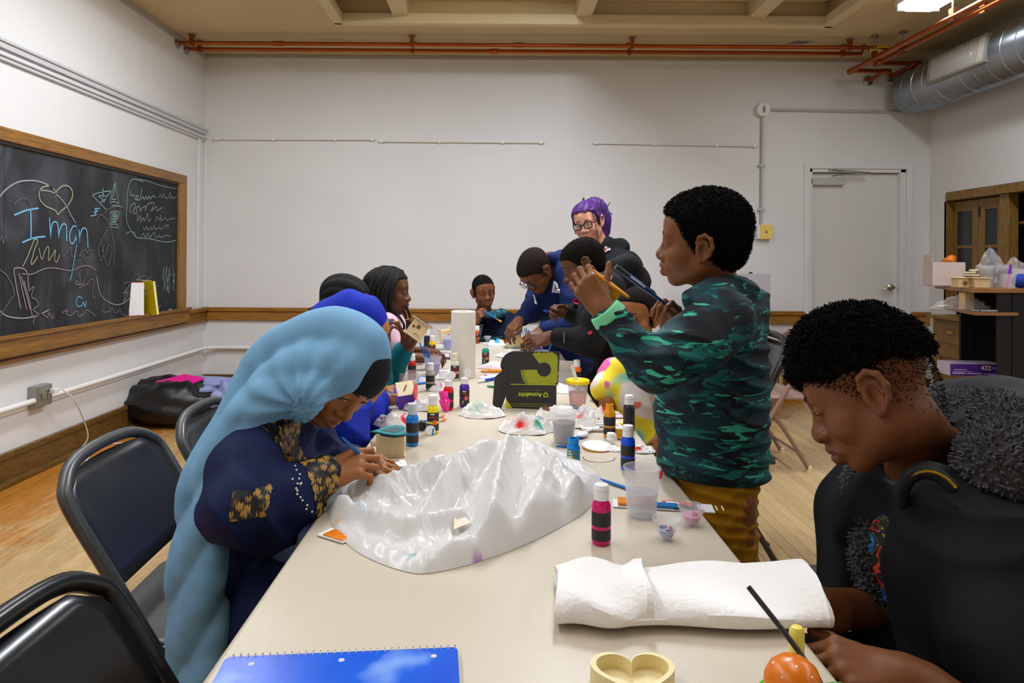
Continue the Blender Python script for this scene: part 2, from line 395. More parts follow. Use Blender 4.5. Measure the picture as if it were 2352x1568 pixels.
m_ = MB(); m_.bb((XL, YF, ZC - .05), (XL + .012, YB, ZC)); m_.bb((XL, YB - .012, ZC - .03), (XR, YB, ZC)); struct(m_.build('trim_7', mat('wall_top', (176, 168, 160), .6), bevel=.003), 'thin cove at the ceiling line', 'trim')
# door
d = struct(empty('door_1', (DX0, YB, 0)), 'white flush door with lever handle and closer', 'door')
W = DX1 - DX0; mb = MB(); mb.bb((.03, .05, .01), (W - .05, .09, DZ - .035)); M_door = mat('door_paint', (222, 220, 217), .42, var=.03, vscale=2)
mb.build('door_leaf', M_door, d, bevel=.003)
mb = MB(); mb.bb((0, .0, 0), (.03, .13, DZ)); mb.bb((W - .05, 0, 0), (W, .13, DZ)); mb.bb((0, 0, DZ - .03), (W, .13, DZ)); mb.build('jamb', M_wall, d, bevel=.003)
mb = MB(); cw = .05; mb.bb((-cw, -.014, 0), (0, 0, DZ + cw)); mb.bb((W, -.014, 0), (W + cw, 0, DZ + cw)); mb.bb((0, -.014, DZ), (W, 0, DZ + cw)); mb.build('casing', M_wall, d, bevel=.003)
mb = MB(); mb.bb((-.1, 0, 0), (W + .1, .02, DZ + .1), Matrix.Translation((0, .135, 0))); mb.build('door_backing', M_wall, d)
hp = B(2052, 660) - Vector((DX0, YB, 0)); mb = MB()
mb.lathe([(.03, 0), (.03, .006), (.022, .012), (.011, .016), (.011, .05), (.014, .056), (0, .058)], 20, aim((hp.x, .05, hp.z), (0, -1, 0)))
mb.tube(bez([(hp.x, -.002, hp.z), (hp.x - .03, -.006, hp.z + .002), (hp.x - .075, -.004, hp.z - .012), (hp.x - .095, .004, hp.z - .016)], 5), .0075)
mb.build('door_handle', mat('satin_brass', (190, 178, 150), .3, metal=1), d, smooth=True)
k0 = B(1863, 408) - Vector((DX0, YB, 0)); k1 = B(1941, 425) - Vector((DX0, YB, 0))
mb = MB(); mb.bb((k0.x, .0, k1.z), (k1.x, .05, k0.z)); mb.build('door_closer', mat('closer_grey', (190, 186, 180), .4), d, bevel=.006)
mb = MB(); e0 = B(1915, 404) - Vector((DX0, YB, 0)); e1 = B(1988, 398) - Vector((DX0, YB, 0)); e2 = B(1909, 390) - Vector((DX0, YB, 0))
mb.tube([(e0.x, .02, e0.z), (e0.x, -.03, e0.z), (e1.x, -.06, e1.z)], .006); mb.tube([(e1.x, -.06, e1.z), (e2.x, -.004, e2.z)], .005); mb.box((e2.x, .0, e2.z), (.05, .02, .02)); mb.ball((e1.x, -.06, e1.z), .01)
mb.build('closer_arm', M_steel, d, smooth=True)
# hanging rails on the back wall
for (u0, u1, v0, v1, side) in ((491, 863, 320, 321, 'leftmost of the three'), (870, 1250, 325, 328, 'middle of the three'), (1361, 1739, 329, 336, 'rightmost, ending at the conduit')):
    a, b_ = B(u0, v0), B(u1, v1); t = empty('display_rail', a); L_ = (b_ - a).length; Mx = Matrix.Translation((0, 0, 0))
    mb = MB(); dirv = b_ - a; mb.tube([(0, -.02, 0), (dirv.x, -.02, dirv.z)], .0085, 6); mb.build('bar', M_white, t, smooth=True)
    for q in (0.02, .37, .75, .98):
        mb = MB(); mb.bb((dirv.x * q - .012, -.03, dirv.z * q - .014), (dirv.x * q + .012, 0, dirv.z * q + .014)); mb.build('bracket', M_white, t, bevel=.003)
    tag(t, 'thin white display rail on the back wall, ' + side, 'rail', 'display rails on the back wall')
# electrical conduit on the right of the back wall
t = empty('electrical_conduit', B(1749, 254)); o = t.location
mb = MB(); r = .06; k = .42; oct_ = [(r, r * k), (r * k, r), (-r * k, r), (-r, r * k), (-r, -r * k), (-r * k, -r), (r * k, -r), (r, -r * k)]
mb.prism(oct_, 0, .06, Matrix.Rotation(R(90), 4, 'X')); jb = mb.build('junction_box', M_white, t, bevel=.004)
mb = MB(); mb.bb((-.012, -.064, -.03), (.012, -.06, .03)); mb.build('box_label', mat('grey_label', (150, 150, 148), .5), jb); mb = MB(); mb.lathe([(.006, 0), (.006, .004), (0, .004)], 10, aim((0, -.064, 0), (0, -1, 0))); mb.build('screw', M_black, jb)
zb = B(1749, 518).z - o.z; mb = MB(); mb.tube([(0, -.02, -.055), (0, -.02, zb)], .0105, 10); mb.tube([(.05, -.02, .005), (B(2075, 254).x - o.x, -.02, -.01)], .0105, 10)
for z in (-.5, -.9): mb.bb((-.03, -.034, z - .01), (.03, 0, z + .01))
mb.build('pipe', mat('grey_pipe', (190, 188, 186), .4), t, smooth=True)
c0, c1 = B(1741, 517) - o, B(1768, 549) - o; mb = MB(); mb.bb((c0.x - .02, -.05, c1.z), (c1.x, 0, c0.z)); sb = mb.build('switch_box', M_white, t, bevel=.004)
mb = MB(); mb.bb((c0.x, -.056, c1.z - .003), (c1.x + .004, -.05, c0.z + .003)); cv = mb.build('cover_plate', mat('yellow_plate', (240, 206, 110), .45), sb, bevel=.003)
mb = MB(); mb.bb(((c0.x + c1.x) / 2 - .008, -.06, (c0.z + c1.z) / 2 - .01), ((c0.x + c1.x) / 2 + .008, -.056, (c0.z + c1.z) / 2 + .01)); mb.build('key_switch', mat('grey_key', (120, 110, 80), .4), sb)
tag(t, 'white junction box with conduit down to a yellow plated switch', 'conduit')
# pipe running round the left corner low on the walls, with outlet box and cord
t = empty('wall_conduit', (XL, 0, 0)); z1 = WL(300, 852, XL + .03).z; zz = B(560, 797).z
mb = MB(); mb.tube([(.035, YF + .1, z1), (.035, 4.9, z1), (.035, YB - .16, zz), (.06, YB - .07, zz), (.16, YB - .035, zz), (3.6, YB - .035, zz)], .0165, 10); mb.build('pipe', M_white, t, smooth=True)
pb = WL(95, 907, XL + .03); M_gbox = mat('grey_box', (150, 148, 142), .45, metal=.5)
mb = MB(); mb.bb((.0, pb.y - .075, pb.z - .06), (.055, pb.y + .055, pb.z + .06)); ob = mb.build('outlet_box', M_gbox, t, bevel=.004)
mb = MB(); mb.bb((.055, pb.y - .07, pb.z - .055), (.06, pb.y + .05, pb.z + .055)); mb.bb((.06, pb.y - .045, pb.z - .018), (.07, pb.y - .01, pb.z + .018)); mb.bb((.06, pb.y + .0, pb.z - .018), (.07, pb.y + .03, pb.z + .018)); mb.build('cover_plate', mat('steel_cover', (170, 168, 160), .35, metal=.8), ob, bevel=.002)
tag(t, 'white painted conduit with grey outlet box along the left wall', 'conduit')
q = WL(128, 897, XL + .09); pts = [q + Vector((-.01, 0, 0)), q + Vector((.02, .03, 0)), q + Vector((.05, .10, -.08)), WL(196, 975, XL + .1), WL(200, 1010, XL + .09), T(170, 1042, .01), T(150, 1050, .008), T(165, 1038, .02), T(196, 1058, .012), T(215, 1034, .008), T(262, 1018, .008), T(330, 1021, .008)]
t = empty('power_cord', q); mb = MB(); mb.tube([p - q for p in bez(pts, 7)], .0042, 6); mb.build('cable', mat('cord_white', (226, 222, 216), .45), t, smooth=True)
mb = MB(); mb.bb((-.025, -.02, -.014), (.01, .02, .014)); mb.build('plug', M_white, t, bevel=.004)
mb = MB(); e_ = pts[-1] - q; mb.bb((e_.x - .005, e_.y - .01, e_.z - .005), (e_.x + .03, e_.y + .01, e_.z + .008)); mb.build('connector', M_white, t, bevel=.002)
tag(t, 'thin white power cord hanging from the outlet to the floor', 'cord')
# copper pipes under the ceiling
def hanger(t, p, top, nm='hanger'):
    mb = MB(); mb.tube([(p.x, p.y, p.z + .03), (p.x, p.y, top)], .005, 6); mb.lathe([(.03, 0), (.03, .008), (.012, .016)], 12, Matrix.Translation((p.x, p.y, top - .012))); mb.build(nm, M_steel, t)
    mb = MB(); mb.bb((p.x - .012, p.y - .024, p.z - .024), (p.x + .012, p.y + .024, p.z + .06)); mb.build('clamp', M_copper, t)
def cpipe(label, paths, r, hangs, flanges, joints=()):
    t = empty('copper_pipe', paths[0][0]); o = t.location.copy()
    for k, p in enumerate(paths):
        mb = MB(); mb.tube([Vector(q) - o for q in p], r, 12); mb.build('pipe', M_copper, t, smooth=True)
    for h in hangs: hanger(t, Vector(h) - o, ZC - o.z)
    for p, n in flanges:
        mb = MB(); mb.lathe([(.045, 0), (.045, .006), (.022, .014), (.022, .02)], 16, aim(Vector(p) - o, n)); mb.build('flange', M_steel, t, smooth=True)
    for p, n in joints:
        mb = MB(); mb.lathe([(r * 1.0, -.045), (r * 1.32, -.04), (r * 1.32, .04), (r, .045)], 14, aim(Vector(p) - o, n)); mb.build('coupling', M_copper, t, smooth=True)
    tag(t, label, 'pipe'); return t
yA, yBp = 5.64, 5.80; zA = F(1200, 104, yA).z; zB = F(1200, 118, yBp).z; xe = F(1975, 112, yA).x
cpipe('front copper pipe along the back wall below the ceiling', [[(XL, yA, zA), (xe + .25, yA, zA)]], .0165,
      [(F(u, 100, yA).x, yA, zA) for u in (441, 946, 1452, 1952)], [((XL, yA, zA), (1, 0, 0))], [((F(1190, 104, yA).x, yA, zA), (1, 0, 0)), ((F(640, 104, yA).x, yA, zA), (1, 0, 0))])
cpipe('rear copper pipe running just behind the front pipe along the back wall', [[(XL, yBp, zB), (xe + .1, yBp, zB), (xe + .12, yBp, zB + .08)]], .0165,
      [(F(u, 100, yBp).x, yBp, zB) for u in (459, 948, 1446, 1936)], [((XL, yBp, zB), (1, 0, 0))], [((F(1135, 118, yBp).x, yBp, zB), (1, 0, 0))])
P1, P2 = F(1957, 162, 5.9), F(2003, 152, 5.9)
cpipe('left copper pipe running toward the camera beside the duct', [[(P1.x, YF + .2, P1.z), (P1.x, 5.9, P1.z), (P1.x + .3, 5.92, P1.z), (P1.x + .3, YB, P1.z - .01)]], .02,
      [(P1.x, F(2171, 40, 4.6).y, P1.z), (P1.x, 5.55, P1.z)], [((P1.x + .3, YB, P1.z - .01), (0, -1, 0))], [((P1.x, 5.9, P1.z), (0, 1, 0)), ((P1.x + .3, 5.92, P1.z), (1, 0, 0))])
cpipe('right copper pipe running toward the camera beside the duct', [[(P2.x, YF + .2, P2.z), (P2.x, 5.8, P2.z), (P2.x + .33, 5.82, P2.z), (P2.x + .33, YB, P2.z - .01)]], .02,
      [(P2.x, 4.55, P2.z), (P2.x, 5.45, P2.z)], [((P2.x + .33, YB, P2.z - .01), (0, -1, 0))], [((P2.x, 5.8, P2.z), (0, 1, 0)), ((P2.x + .33, 5.82, P2.z), (1, 0, 0))])
t = empty('shutoff_valve', F(2010, 114, yA)); mb = MB(); mb.lathe([(.02, -.05), (.026, -.045), (.026, -.02), (.02, -.015), (.02, .015), (.026, .02), (.026, .045), (.02, .05)], 12, aim((0, 0, 0), (1, 0, 0))); mb.build('body', M_brass, t, smooth=True)
mb = MB(); mb.tube([(0, 0, 0), (0, -.04, .01)], .008); mb.bb((-.012, -.05, 0), (.11, -.042, .018)); mb.build('lever', mat('yellow_lever', (200, 170, 40), .4), t); tag(t, 'brass valve with yellow lever on the ceiling copper pipe', 'valve')
# spiral duct
D0 = F(2103, 209, 6.0); t = empty('air_duct', (D0.x, 0, D0.z)); rd = 52 / FPX * 6.0
mb = MB(); prof = []; mb.lathe([(rd, -2.3), (rd, 6.0), (rd * 1.02, 6.005), (rd * 1.02, 6.03), (rd * .9, 6.03), (0, 6.04)], 48, Matrix.Rotation(R(-90), 4, 'X'), cap=False)
ds = mb.build('duct_tube', M_galv, t, smooth=True)
mb = MB(); k = 0; pts = [(rd * math.cos(a), y_, rd * math.sin(a)) for a, y_ in ((2 * math.pi * i / 36, -1.0 + .145 * i / 36) for i in range(36 * 48))]
mb.tube(pts, .0042, 5); mb.build('spiral_seam', mat('seam', (180, 188, 196), .3, metal=.9), t, smooth=True)
for y_ in (4.3, 2.2): mb = MB(); mb.lathe([(rd * 1.0, -.02), (rd * 1.03, -.018), (rd * 1.03, .018), (rd * 1.0, .02)], 40, aim((0, y_, 0), (0, 1, 0)), cap=False); mb.tube([(0, y_, rd), (0, y_, ZC - D0.z)], .006); mb.build('hanging_strap', M_galv, t, smooth=True)
Mg = Matrix.Translation((0, 5.18, 0)) @ Matrix.Rotation(R(8), 4, 'Y')
mb = MB(); x0 = -rd - .012; gl, gh = .31, .085
mb.bb((x0, -gl - .02, -gh - .02), (x0 + .12, gl + .02, -gh), Mg); mb.bb((x0, -gl - .02, gh), (x0 + .12, gl + .02, gh + .02), Mg); mb.bb((x0, -gl - .02, -gh), (x0 + .12, -gl, gh), Mg); mb.bb((x0, gl, -gh), (x0 + .12, gl + .02, gh), Mg)
gr = mb.build('register', mat('register_grey', (150, 146, 136), .45), t, bevel=.003)
mb = MB(); mb.bb((x0 + .03, -gl, -gh), (x0 + .036, gl, gh), Mg); mb.build('backing', mat('register_dark', (40, 36, 32), .8), gr)
mb = MB(); mb.bb((x0 + .004, -gl, -gh), (x0 + .03, -gl + .07, gh), Mg); mb.build('blank_panel', mat('register_light', (196, 190, 182), .45), gr)
for i in range(27):
    y_ = -gl + .085 + i * (2 * gl - .09) / 27; mb = MB(); mb.bb((x0 + .004, y_, -gh), (x0 + .028, y_ + .010, gh), Mg); mb.build('louvre', mat('register_light', (196, 190, 182), .45), gr)
tag(t, 'round galvanised spiral duct with a louvred register under the ceiling', 'duct')
# ceiling lamps
M_tube = mat('lamp_glow', (255, 248, 236), .5, emit=3.0); M_hous = mat('lamp_housing', (235, 233, 228), .5)
for i, (lx, ly, lz, ll, lw) in enumerate(LAMPS):
    t = empty('ceiling_light', (lx, ly, lz)); mb = MB(); mb.bb((-.15, -ll / 2 - .02, .045), (.15, ll / 2 + .02, (ZC if i < 10 else RZ) - lz)); mb.build('housing', M_hous, t, bevel=.004)
    mb = MB(); mb.prism([(-.145, .045), (-.12, .006), (-.09, 0), (.09, 0), (.12, .006), (.145, .045)], -ll / 2, ll / 2, Matrix.Rotation(R(90), 4, 'X') @ Matrix.Scale(1, 4)); mb.build('diffuser', M_tube, t)
    for s in (-1, 1): mb = MB(); mb.bb((-.148, s * ll / 2 - .012, .0), (.148, s * ll / 2 + .012, .05)); mb.build('end_cap', M_hous, t, bevel=.003)
    tag(t, ('lit fluorescent lamp at the top edge beside the copper pipes' if i == 5 else 'added fill lamp inside the coffer over the %s table, out of frame' % ('far', 'near')[i - 10] if i > 9 else ('fluorescent ceiling lamp number %s of the %s row, out of frame' % (('one', 'two', 'three', 'four', 'five')[i % 5], 'left' if i < 5 else 'right'))), 'ceiling light', 'fluorescent lamps')
# ================================================================ chalkboard on the left wall
CBX = XL + .02
t = empty('chalkboard', (XL, WL(210, 600, CBX).y, 1.35)); o = t.location.copy()
def cbp(cx, cy, dx=0.0): p = WL(cx / 3.921, 390 + cy / 3.921, CBX + .004); return p + Vector((dx, 0, 0)) - o
zi1, zi0, zo1 = WL(0, 322, CBX).z, WL(0, 772, CBX).z - .01, WL(0, 290, CBX).z
yi, yo = WL(407, 560, CBX).y, WL(424, 560, CBX).y; y00 = 1.6
M_slate = ramp_mat('slate', [(0.3, (34, 35, 38)), (0.5, (48, 49, 53)), (0.72, (78, 80, 86))], 3.2, (1, 1, .55), .75, dist=.8, bump=.05, spec=.25)
M_slate2 = ramp_mat('slate_green', [(0.3, (32, 37, 38)), (0.5, (44, 49, 50)), (0.75, (72, 78, 80))], 3.4, (1, 1, .5), .75, dist=.8, bump=.05, spec=.25)
ys = [y00, WL(9, 600, CBX).y, WL(281, 600, CBX).y, yi]
for k in range(3):
    mb = MB(); mb.bb((.0, ys[k] + .0015 - o.y, zi0 - o.z), (.02, ys[k + 1] - .0015 - o.y, zi1 - o.z)); mb.build('slate_panel', M_slate2 if k == 2 else M_slate, t, bevel=.001)
mb = MB(); mb.bb((0, y00 - .06 - o.y, zi1 - o.z), (.04, yo - o.y, zo1 - o.z)); mb.build('frame_top', M_oaky, t, bevel=.006)
mb = MB(); mb.bb((0, yi - o.y, zi0 - o.z), (.04, yo - o.y, zi1 - o.z)); mb.build('frame_side', ramp_mat('oak_upright', [(0.25, (112, 76, 28)), (0.75, (170, 124, 58))], 9, (12, 12, 1), .4), t, bevel=.005)
mb = MB(); mb.bb((0, y00 - o.y, zi1 - .018 - o.z), (.03, yi - o.y, zi1 - o.z)); mb.build('inner_bead', mat('dark_bead', (44, 30, 16), .5), t)
mb = MB(); mb.bb((0, y00 - o.y, .797 - o.z), (.085, yo - o.y, .812 - o.z)); mb.bb((.075, y00 - o.y, .812 - o.z), (.085, yo - o.y, .82 - o.z)); mb.bb((0, y00 - o.y, .80 - o.z), (.02, yo - o.y, zi0 - o.z)); mb.bb((.055, y00 - o.y, .70 - o.z), (.07, yo - o.y, .797 - o.z)); mb.build('chalk_ledge', M_oaky, t, bevel=.003)
CH = {'b': mat('blue_chalk', (112, 176, 212), .9), 'w': mat('white_chalk', (150, 154, 158), .9), 'y': mat('yellow_chalk', (158, 152, 128), .9), 'f': mat('faint_chalk', (96, 98, 104), .9), 'p': mat('pink_chalk', (132, 118, 122), .9), 'g': mat('green_chalk', (130, 158, 156), .9)}
strokes = [
 ('b', 9, [(128, 408), (180, 386), (240, 364), (348, 345)]), ('b', 9, [(275, 362), (278, 430), (280, 520), (278, 620)]), ('b', 9, [(200, 655), (260, 628), (330, 608), (410, 600)]),
 ('b', 8, [(446, 430), (450, 520), (455, 622), (458, 560), (470, 490), (494, 466), (518, 486), (524, 540), (528, 612), (534, 560), (556, 500), (582, 486), (598, 520), (600, 640)]),
 ('b', 8, [(690, 520), (664, 505), (640, 540), (626, 600), (636, 655), (660, 660), (680, 610), (690, 530), (686, 610), (690, 672)]), ('b', 8, [(712, 540), (714, 600), (712, 664), (722, 580), (744, 530), (772, 530), (786, 580), (792, 700)]),
 ('b', 6, [(815, 416), (868, 404), (846, 380), (880, 372), (852, 352), (900, 348)]), ('b', 5, [(680, 470), (690, 560), (686, 690), (670, 800), (650, 920), (630, 1000)]),
 ('w', 7, [(0, 240), (40, 190), (110, 135), (180, 105), (250, 96), (330, 100), (420, 130), (480, 170)]), ('w', 6, [(352, 184), (420, 188), (480, 205), (540, 250), (600, 330), (640, 410), (680, 480), (690, 520)]),
 ('y', 7, [(502, 244), (500, 200), (470, 160), (420, 146), (375, 165), (352, 205), (362, 270), (410, 325), (470, 352), (505, 372), (520, 402), (550, 370), (610, 320), (650, 250), (650, 190), (620, 150), (575, 142), (530, 168), (505, 205), (500, 235)]),
 ('g', 5, [(830, 230), (860, 215), (920, 200), (1000, 192), (960, 240), (930, 290), (924, 150), (930, 240), (895, 325), (922, 270), (890, 236), (956, 238), (925, 288)]), ('g', 5, [(830, 230), (880, 280), (956, 358)]),
 ('g', 5, [(1035, 104), (1015, 190), (992, 290), (1030, 284), (1068, 302), (1054, 230), (1035, 104), (1030, 200), (1008, 262), (1046, 262)]), ('g', 4, [(1005, 320), (1060, 322), (1096, 330)]),
 ('g', 4, [(992, 378), (1072, 376), (1058, 440), (1040, 480), (1066, 520), (984, 506), (1000, 470), (992, 378)]), ('g', 3, [(1000, 390), (1060, 386), (1006, 406), (1064, 404), (1004, 424), (1060, 420), (1004, 446), (1052, 440), (1004, 470), (1046, 462), (1000, 492), (1056, 486)]),
 ('f', 6, [(870, 470), (890, 410), (920, 410), (965, 460), (1000, 540), (1020, 640), (1030, 760), (1020, 860)]), ('f', 6, [(975, 520), (930, 600), (890, 700), (900, 800), (920, 810), (930, 700), (900, 640)]), ('f', 5, [(930, 400), (990, 345), (1060, 330), (1130, 350), (1180, 400)]),
 ('g', 5, [(1290, 110), (1220, 84), (1180, 96), (1156, 150), (1148, 240), (1140, 360), (1140, 460), (1170, 530), (1210, 590), (1240, 612), (1330, 618), (1420, 636), (1500, 650), (1585, 634)]), ('g', 4, [(1230, 84), (1330, 100), (1440, 140), (1560, 166), (1590, 160)]),
 ('g', 6, [(1172, 186), (1182, 270), (1180, 240), (1206, 226), (1214, 262), (1232, 262), (1246, 236), (1226, 236), (1228, 268), (1262, 262), (1276, 168)]), ('g', 6, [(1272, 262), (1290, 240), (1296, 268), (1320, 236), (1326, 264), (1350, 236), (1352, 262), (1376, 236), (1396, 240), (1402, 258)]),
 ('w', 4, [(1424, 250), (1450, 220), (1454, 250), (1480, 220), (1484, 246), (1516, 250), (1530, 200), (1534, 258), (1552, 232), (1560, 258), (1590, 240)]),
 ('w', 5, [(1180, 380), (1170, 340), (1206, 300), (1220, 330), (1196, 380), (1226, 390), (1230, 340), (1256, 330), (1262, 372), (1284, 340), (1310, 330), (1306, 372), (1330, 310), (1390, 300), (1360, 372), (1410, 330), (1414, 368), (1462, 336)]),
 ('w', 4, [(1240, 390), (1236, 460), (1264, 410), (1266, 466), (1290, 430), (1300, 462), (1330, 390), (1334, 462), (1362, 440)]), ('w', 4, [(1404, 466), (1410, 420), (1440, 450), (1446, 400), (1452, 458), (1490, 430), (1500, 452), (1540, 440), (1580, 436)]),
 ('w', 4, [(1290, 510), (1300, 540), (1320, 510), (1330, 540), (1360, 520), (1366, 540), (1390, 500), (1394, 534), (1440, 520), (1450, 534), (1480, 510), (1516, 494), (1500, 534)]), ('w', 4, [(1270, 610), (1290, 570), (1310, 606), (1330, 570), (1350, 606), (1390, 560), (1400, 610), (1440, 590), (1450, 612), (1490, 590), (1540, 600)]),
 ('g', 4, [(1132, 576), (1180, 556), (1214, 570), (1222, 600)]),
 ('y', 6, [(205, 868), (240, 800), (280, 700), (310, 630), (340, 640), (310, 720), (280, 840), (300, 840), (340, 780)]), ('y', 5, [(350, 700), (376, 806), (400, 740), (430, 690), (440, 720), (436, 816), (470, 770), (500, 720), (490, 800), (510, 830), (540, 760)]), ('f', 5, [(560, 700), (566, 780), (600, 740), (640, 700), (640, 780), (672, 770)]),
 ('f', 5, [(760, 800), (726, 770), (706, 790), (740, 730), (780, 740), (790, 810), (830, 750), (800, 720), (780, 780), (760, 810), (785, 842)]), ('f', 5, [(940, 680), (920, 720), (970, 860), (1010, 720), (980, 676), (958, 740), (940, 800)]),
 ('p', 8, [(186, 1250), (160, 1120), (140, 1010), (126, 900), (160, 882), (210, 890), (245, 930), (254, 1020), (262, 1090)]), ('p', 7, [(170, 930), (200, 1080), (240, 1260)]), ('p', 7, [(190, 960), (230, 1100), (270, 1256)]), ('p', 7, [(215, 1000), (260, 1160), (290, 1320)]), ('p', 5, [(262, 1090), (304, 1050), (284, 1140), (330, 1170), (344, 1220), (300, 1260), (346, 1300), (310, 1330), (300, 1390)]),
 ('p', 6, [(200, 936), (290, 938), (360, 905), (420, 886), (500, 884), (580, 900), (650, 906), (720, 874), (780, 862), (830, 880), (866, 906)]), ('f', 6, [(0, 900), (60, 950), (110, 1040), (130, 1120)]), ('w', 6, [(0, 1270), (60, 1315), (160, 1334), (260, 1330), (360, 1300), (440, 1260)]), ('f', 5, [(0, 1320), (60, 1220), (130, 1120)]),
 ('p', 5, [(320, 1330), (372, 1296), (400, 1310), (430, 1330), (440, 1290), (470, 1340), (486, 1300)]), ('p', 5, [(560, 1285), (610, 1262), (600, 1300), (640, 1310), (690, 1270), (710, 1322), (760, 1290), (790, 1262), (860, 1316)]), ('p', 4, [(915, 1255), (930, 1280), (990, 1272), (1010, 1240), (1040, 1290), (1080, 1260), (1100, 1300), (1150, 1310), (1190, 1240)]),
 ('b', 5, [(742, 1160), (710, 1140), (684, 1190), (700, 1230), (736, 1220), (750, 1190), (760, 1226), (778, 1180), (766, 1236)]), ('p', 5, [(716, 924), (720, 1030), (690, 1000), (680, 1030), (740, 1030), (760, 980)]), ('p', 4, [(712, 1062), (790, 1020), (820, 984), (846, 1010), (834, 1130), (860, 1150)]), ('w', 5, [(870, 960), (900, 1110), (960, 1180), (1040, 1212), (1110, 1200), (1186, 1140)]),
 ('p', 4, [(1110, 1020), (1170, 1018), (1120, 1100), (1200, 920), (1130, 1080), (1150, 1100), (1100, 1110)]), ('p', 4, [(1234, 940), (1260, 960), (1240, 986), (1300, 950), (1330, 980), (1360, 960)]), ('w', 5, [(1226, 990), (1290, 994), (1350, 994), (1374, 1010)]), ('p', 4, [(1110, 1140), (1160, 1100), (1110, 1190), (1124, 1150)]),
 ('g', 5, [(1462, 990), (1474, 880), (1480, 1080), (1500, 860), (1504, 1100), (1526, 880), (1524, 1110), (1510, 980), (1540, 940)]), ('w', 4, [(1562, 890), (1560, 960), (1576, 930), (1558, 1010), (1572, 990), (1556, 1070), (1572, 1080)]), ('f', 4, [(1480, 1170), (1498, 1214), (1510, 1168)]), ('w', 4, [(1400, 1268), (1430, 1250), (1444, 1212)]), ('f', 5, [(0, 640), (20, 590), (30, 660), (50, 590), (60, 650)]), ('f', 5, [(130, 310), (180, 265), (240, 262), (270, 300), (275, 350)])]
for key in CH:
    mb = MB()
    for c_, w_, pts in strokes:
        if c_ == key: mb.ribbon(bez([cbp(x, y) for x, y in pts], 5), w_ * .00105 + .001, (1, 0, 0))
    mb.build('chalk_drawing', CH[key], t)['kind'] = 'stuff'
mb = MB(); mb.bb((.03, WL(386, 716, CBX).y - .02 - o.y, .812 - o.z), (.042, WL(386, 716, CBX).y + .02 - o.y, .824 - o.z)); mb.build('chalk_stub', mat('blue_chalk', (112, 176, 212), .9), t)
tag(t, 'oak framed chalkboard covered in chalk scribbles on the left wall', 'chalkboard')
def book(u, v, w, h, th, rgb, tilt, yaw, label):
    p = WL(u, v, XL + .058); t = empty('notebook', (p.x, p.y, .8125), rot=(0, tilt, yaw))
    mb = MB(); mb.bb((-th / 2, -w / 2, 0), (-th / 2 + .002, w / 2, h)); mb.bb((th / 2 - .002, -w / 2, 0), (th / 2, w / 2, h)); mb.bb((-th / 2, w / 2 - .002, 0), (th / 2, w / 2, h)); mb.build('cover', mat('cover_%d_%d' % rgb[:2], rgb, .45), t)
    mb = MB(); mb.bb((-th / 2 + .002, -w / 2 + .004, .003), (th / 2 - .002, w / 2 - .002, h - .003)); mb.build('pages', mat('page_white', (238, 236, 236), .7), t)
    tag(t, label, 'notebook'); return t
b1 = book(313, 690, .10, .245, .012, (200, 22, 20), R(-7), R(-60), 'red covered notebook with white pages leaning on the chalkboard ledge'); mb = MB(); mb.bb((.0062, -.046, .004), (.0075, .05, .24)); mb.build('loose_page', mat('page_white', (238, 236, 236), .7), b1)
b2 = book(339, 690, .15, .25, .018, (246, 222, 10), R(-8), R(62), 'yellow covered notebook standing on the chalkboard ledge')
b2.location.x += .03; mb = MB(); Mx = frame_m((-.0095, .02, .18), (0, -1, 0), (0, 0, 1))
text('cover_print', 'C\ne', .045, Mx, mat('print_white', (240, 240, 240), .5), b2)
# ================================================================ cupboard in the right wall and the base cabinet
M_cab = ramp_mat('cabinet_oak', [(0.25, (104, 78, 34)), (0.5, (132, 100, 48)), (0.75, (150, 116, 58))], 8, (9, 9, 1), .42)
M_glass = mat('cabinet_glass', (60, 66, 70), .05, spec=.6, alpha=.55)
t = empty('wall_cupboard', (XR + .05, 5.0, .85)); o = t.location.copy()
def cb(name, lo, hi, m=M_cab, par=t, bv=.004): mb = MB(); mb.bb(Vector(lo) - o, Vector(hi) - o); return mb.build(name, m, par, bevel=bv)
xf = XR + .06
ya, yb_, yc_ = WL(2184, 500, xf).y, WL(2247, 500, xf).y, WL(2306, 500, xf).y
cb('frame_head', (XR - .012, 3.42, CZ1 - .075), (XR + .1, CY1 - .005, CZ1 - .004)); cb('frame_stile', (XR + .0, ya, .85), (XR + .1, CY1 - .005, CZ1 - .075)); cb('frame_stile', (XR + .02, yc_ - .10, .85), (XR + .1, yc_, CZ1 - .075))
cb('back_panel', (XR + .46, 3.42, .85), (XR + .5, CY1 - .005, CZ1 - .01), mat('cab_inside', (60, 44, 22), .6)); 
for z in (1.22, 1.54): cb('shelf', (XR + .12, 3.42, z), (XR + .46, CY1 - .01, z + .02), M_cab)
for (y1, y0) in ((ya - .003, yb_ + .003), (yb_ - .003, yc_ + .003)):
    e = empty('glass_door', (0, 0, 0)); e.parent = t; z0, z1 = .86, CZ1 - .085
    for nm, lo, hi in (('stile', (xf, y1 - .07, z0), (xf + .025, y1, z1)), ('stile', (xf, y0, z0), (xf + .025, y0 + .07, z1)), ('rail', (xf, y0 + .07, z1 - .09), (xf + .025, y1 - .07, z1)), ('rail', (xf, y0 + .07, z0), (xf + .025, y1 - .07, z0 + .1)), ('muntin', (xf + .004, y0 + .07, 1.36), (xf + .02, y1 - .07, 1.385))): cb(nm, lo, hi, M_cab, e, .002)
    cb('pane', (xf + .01, y0 + .07, z0 + .1), (xf + .014, y1 - .07, 1.36), M_glass, e, 0); cb('pane', (xf + .01, y0 + .07, 1.385), (xf + .014, y1 - .07, z1 - .09), M_glass, e, 0)
    cb('hinge', (xf - .006, y1 - .02, 1.62), (xf, y1 - .0, 1.70), M_black, e, 0)
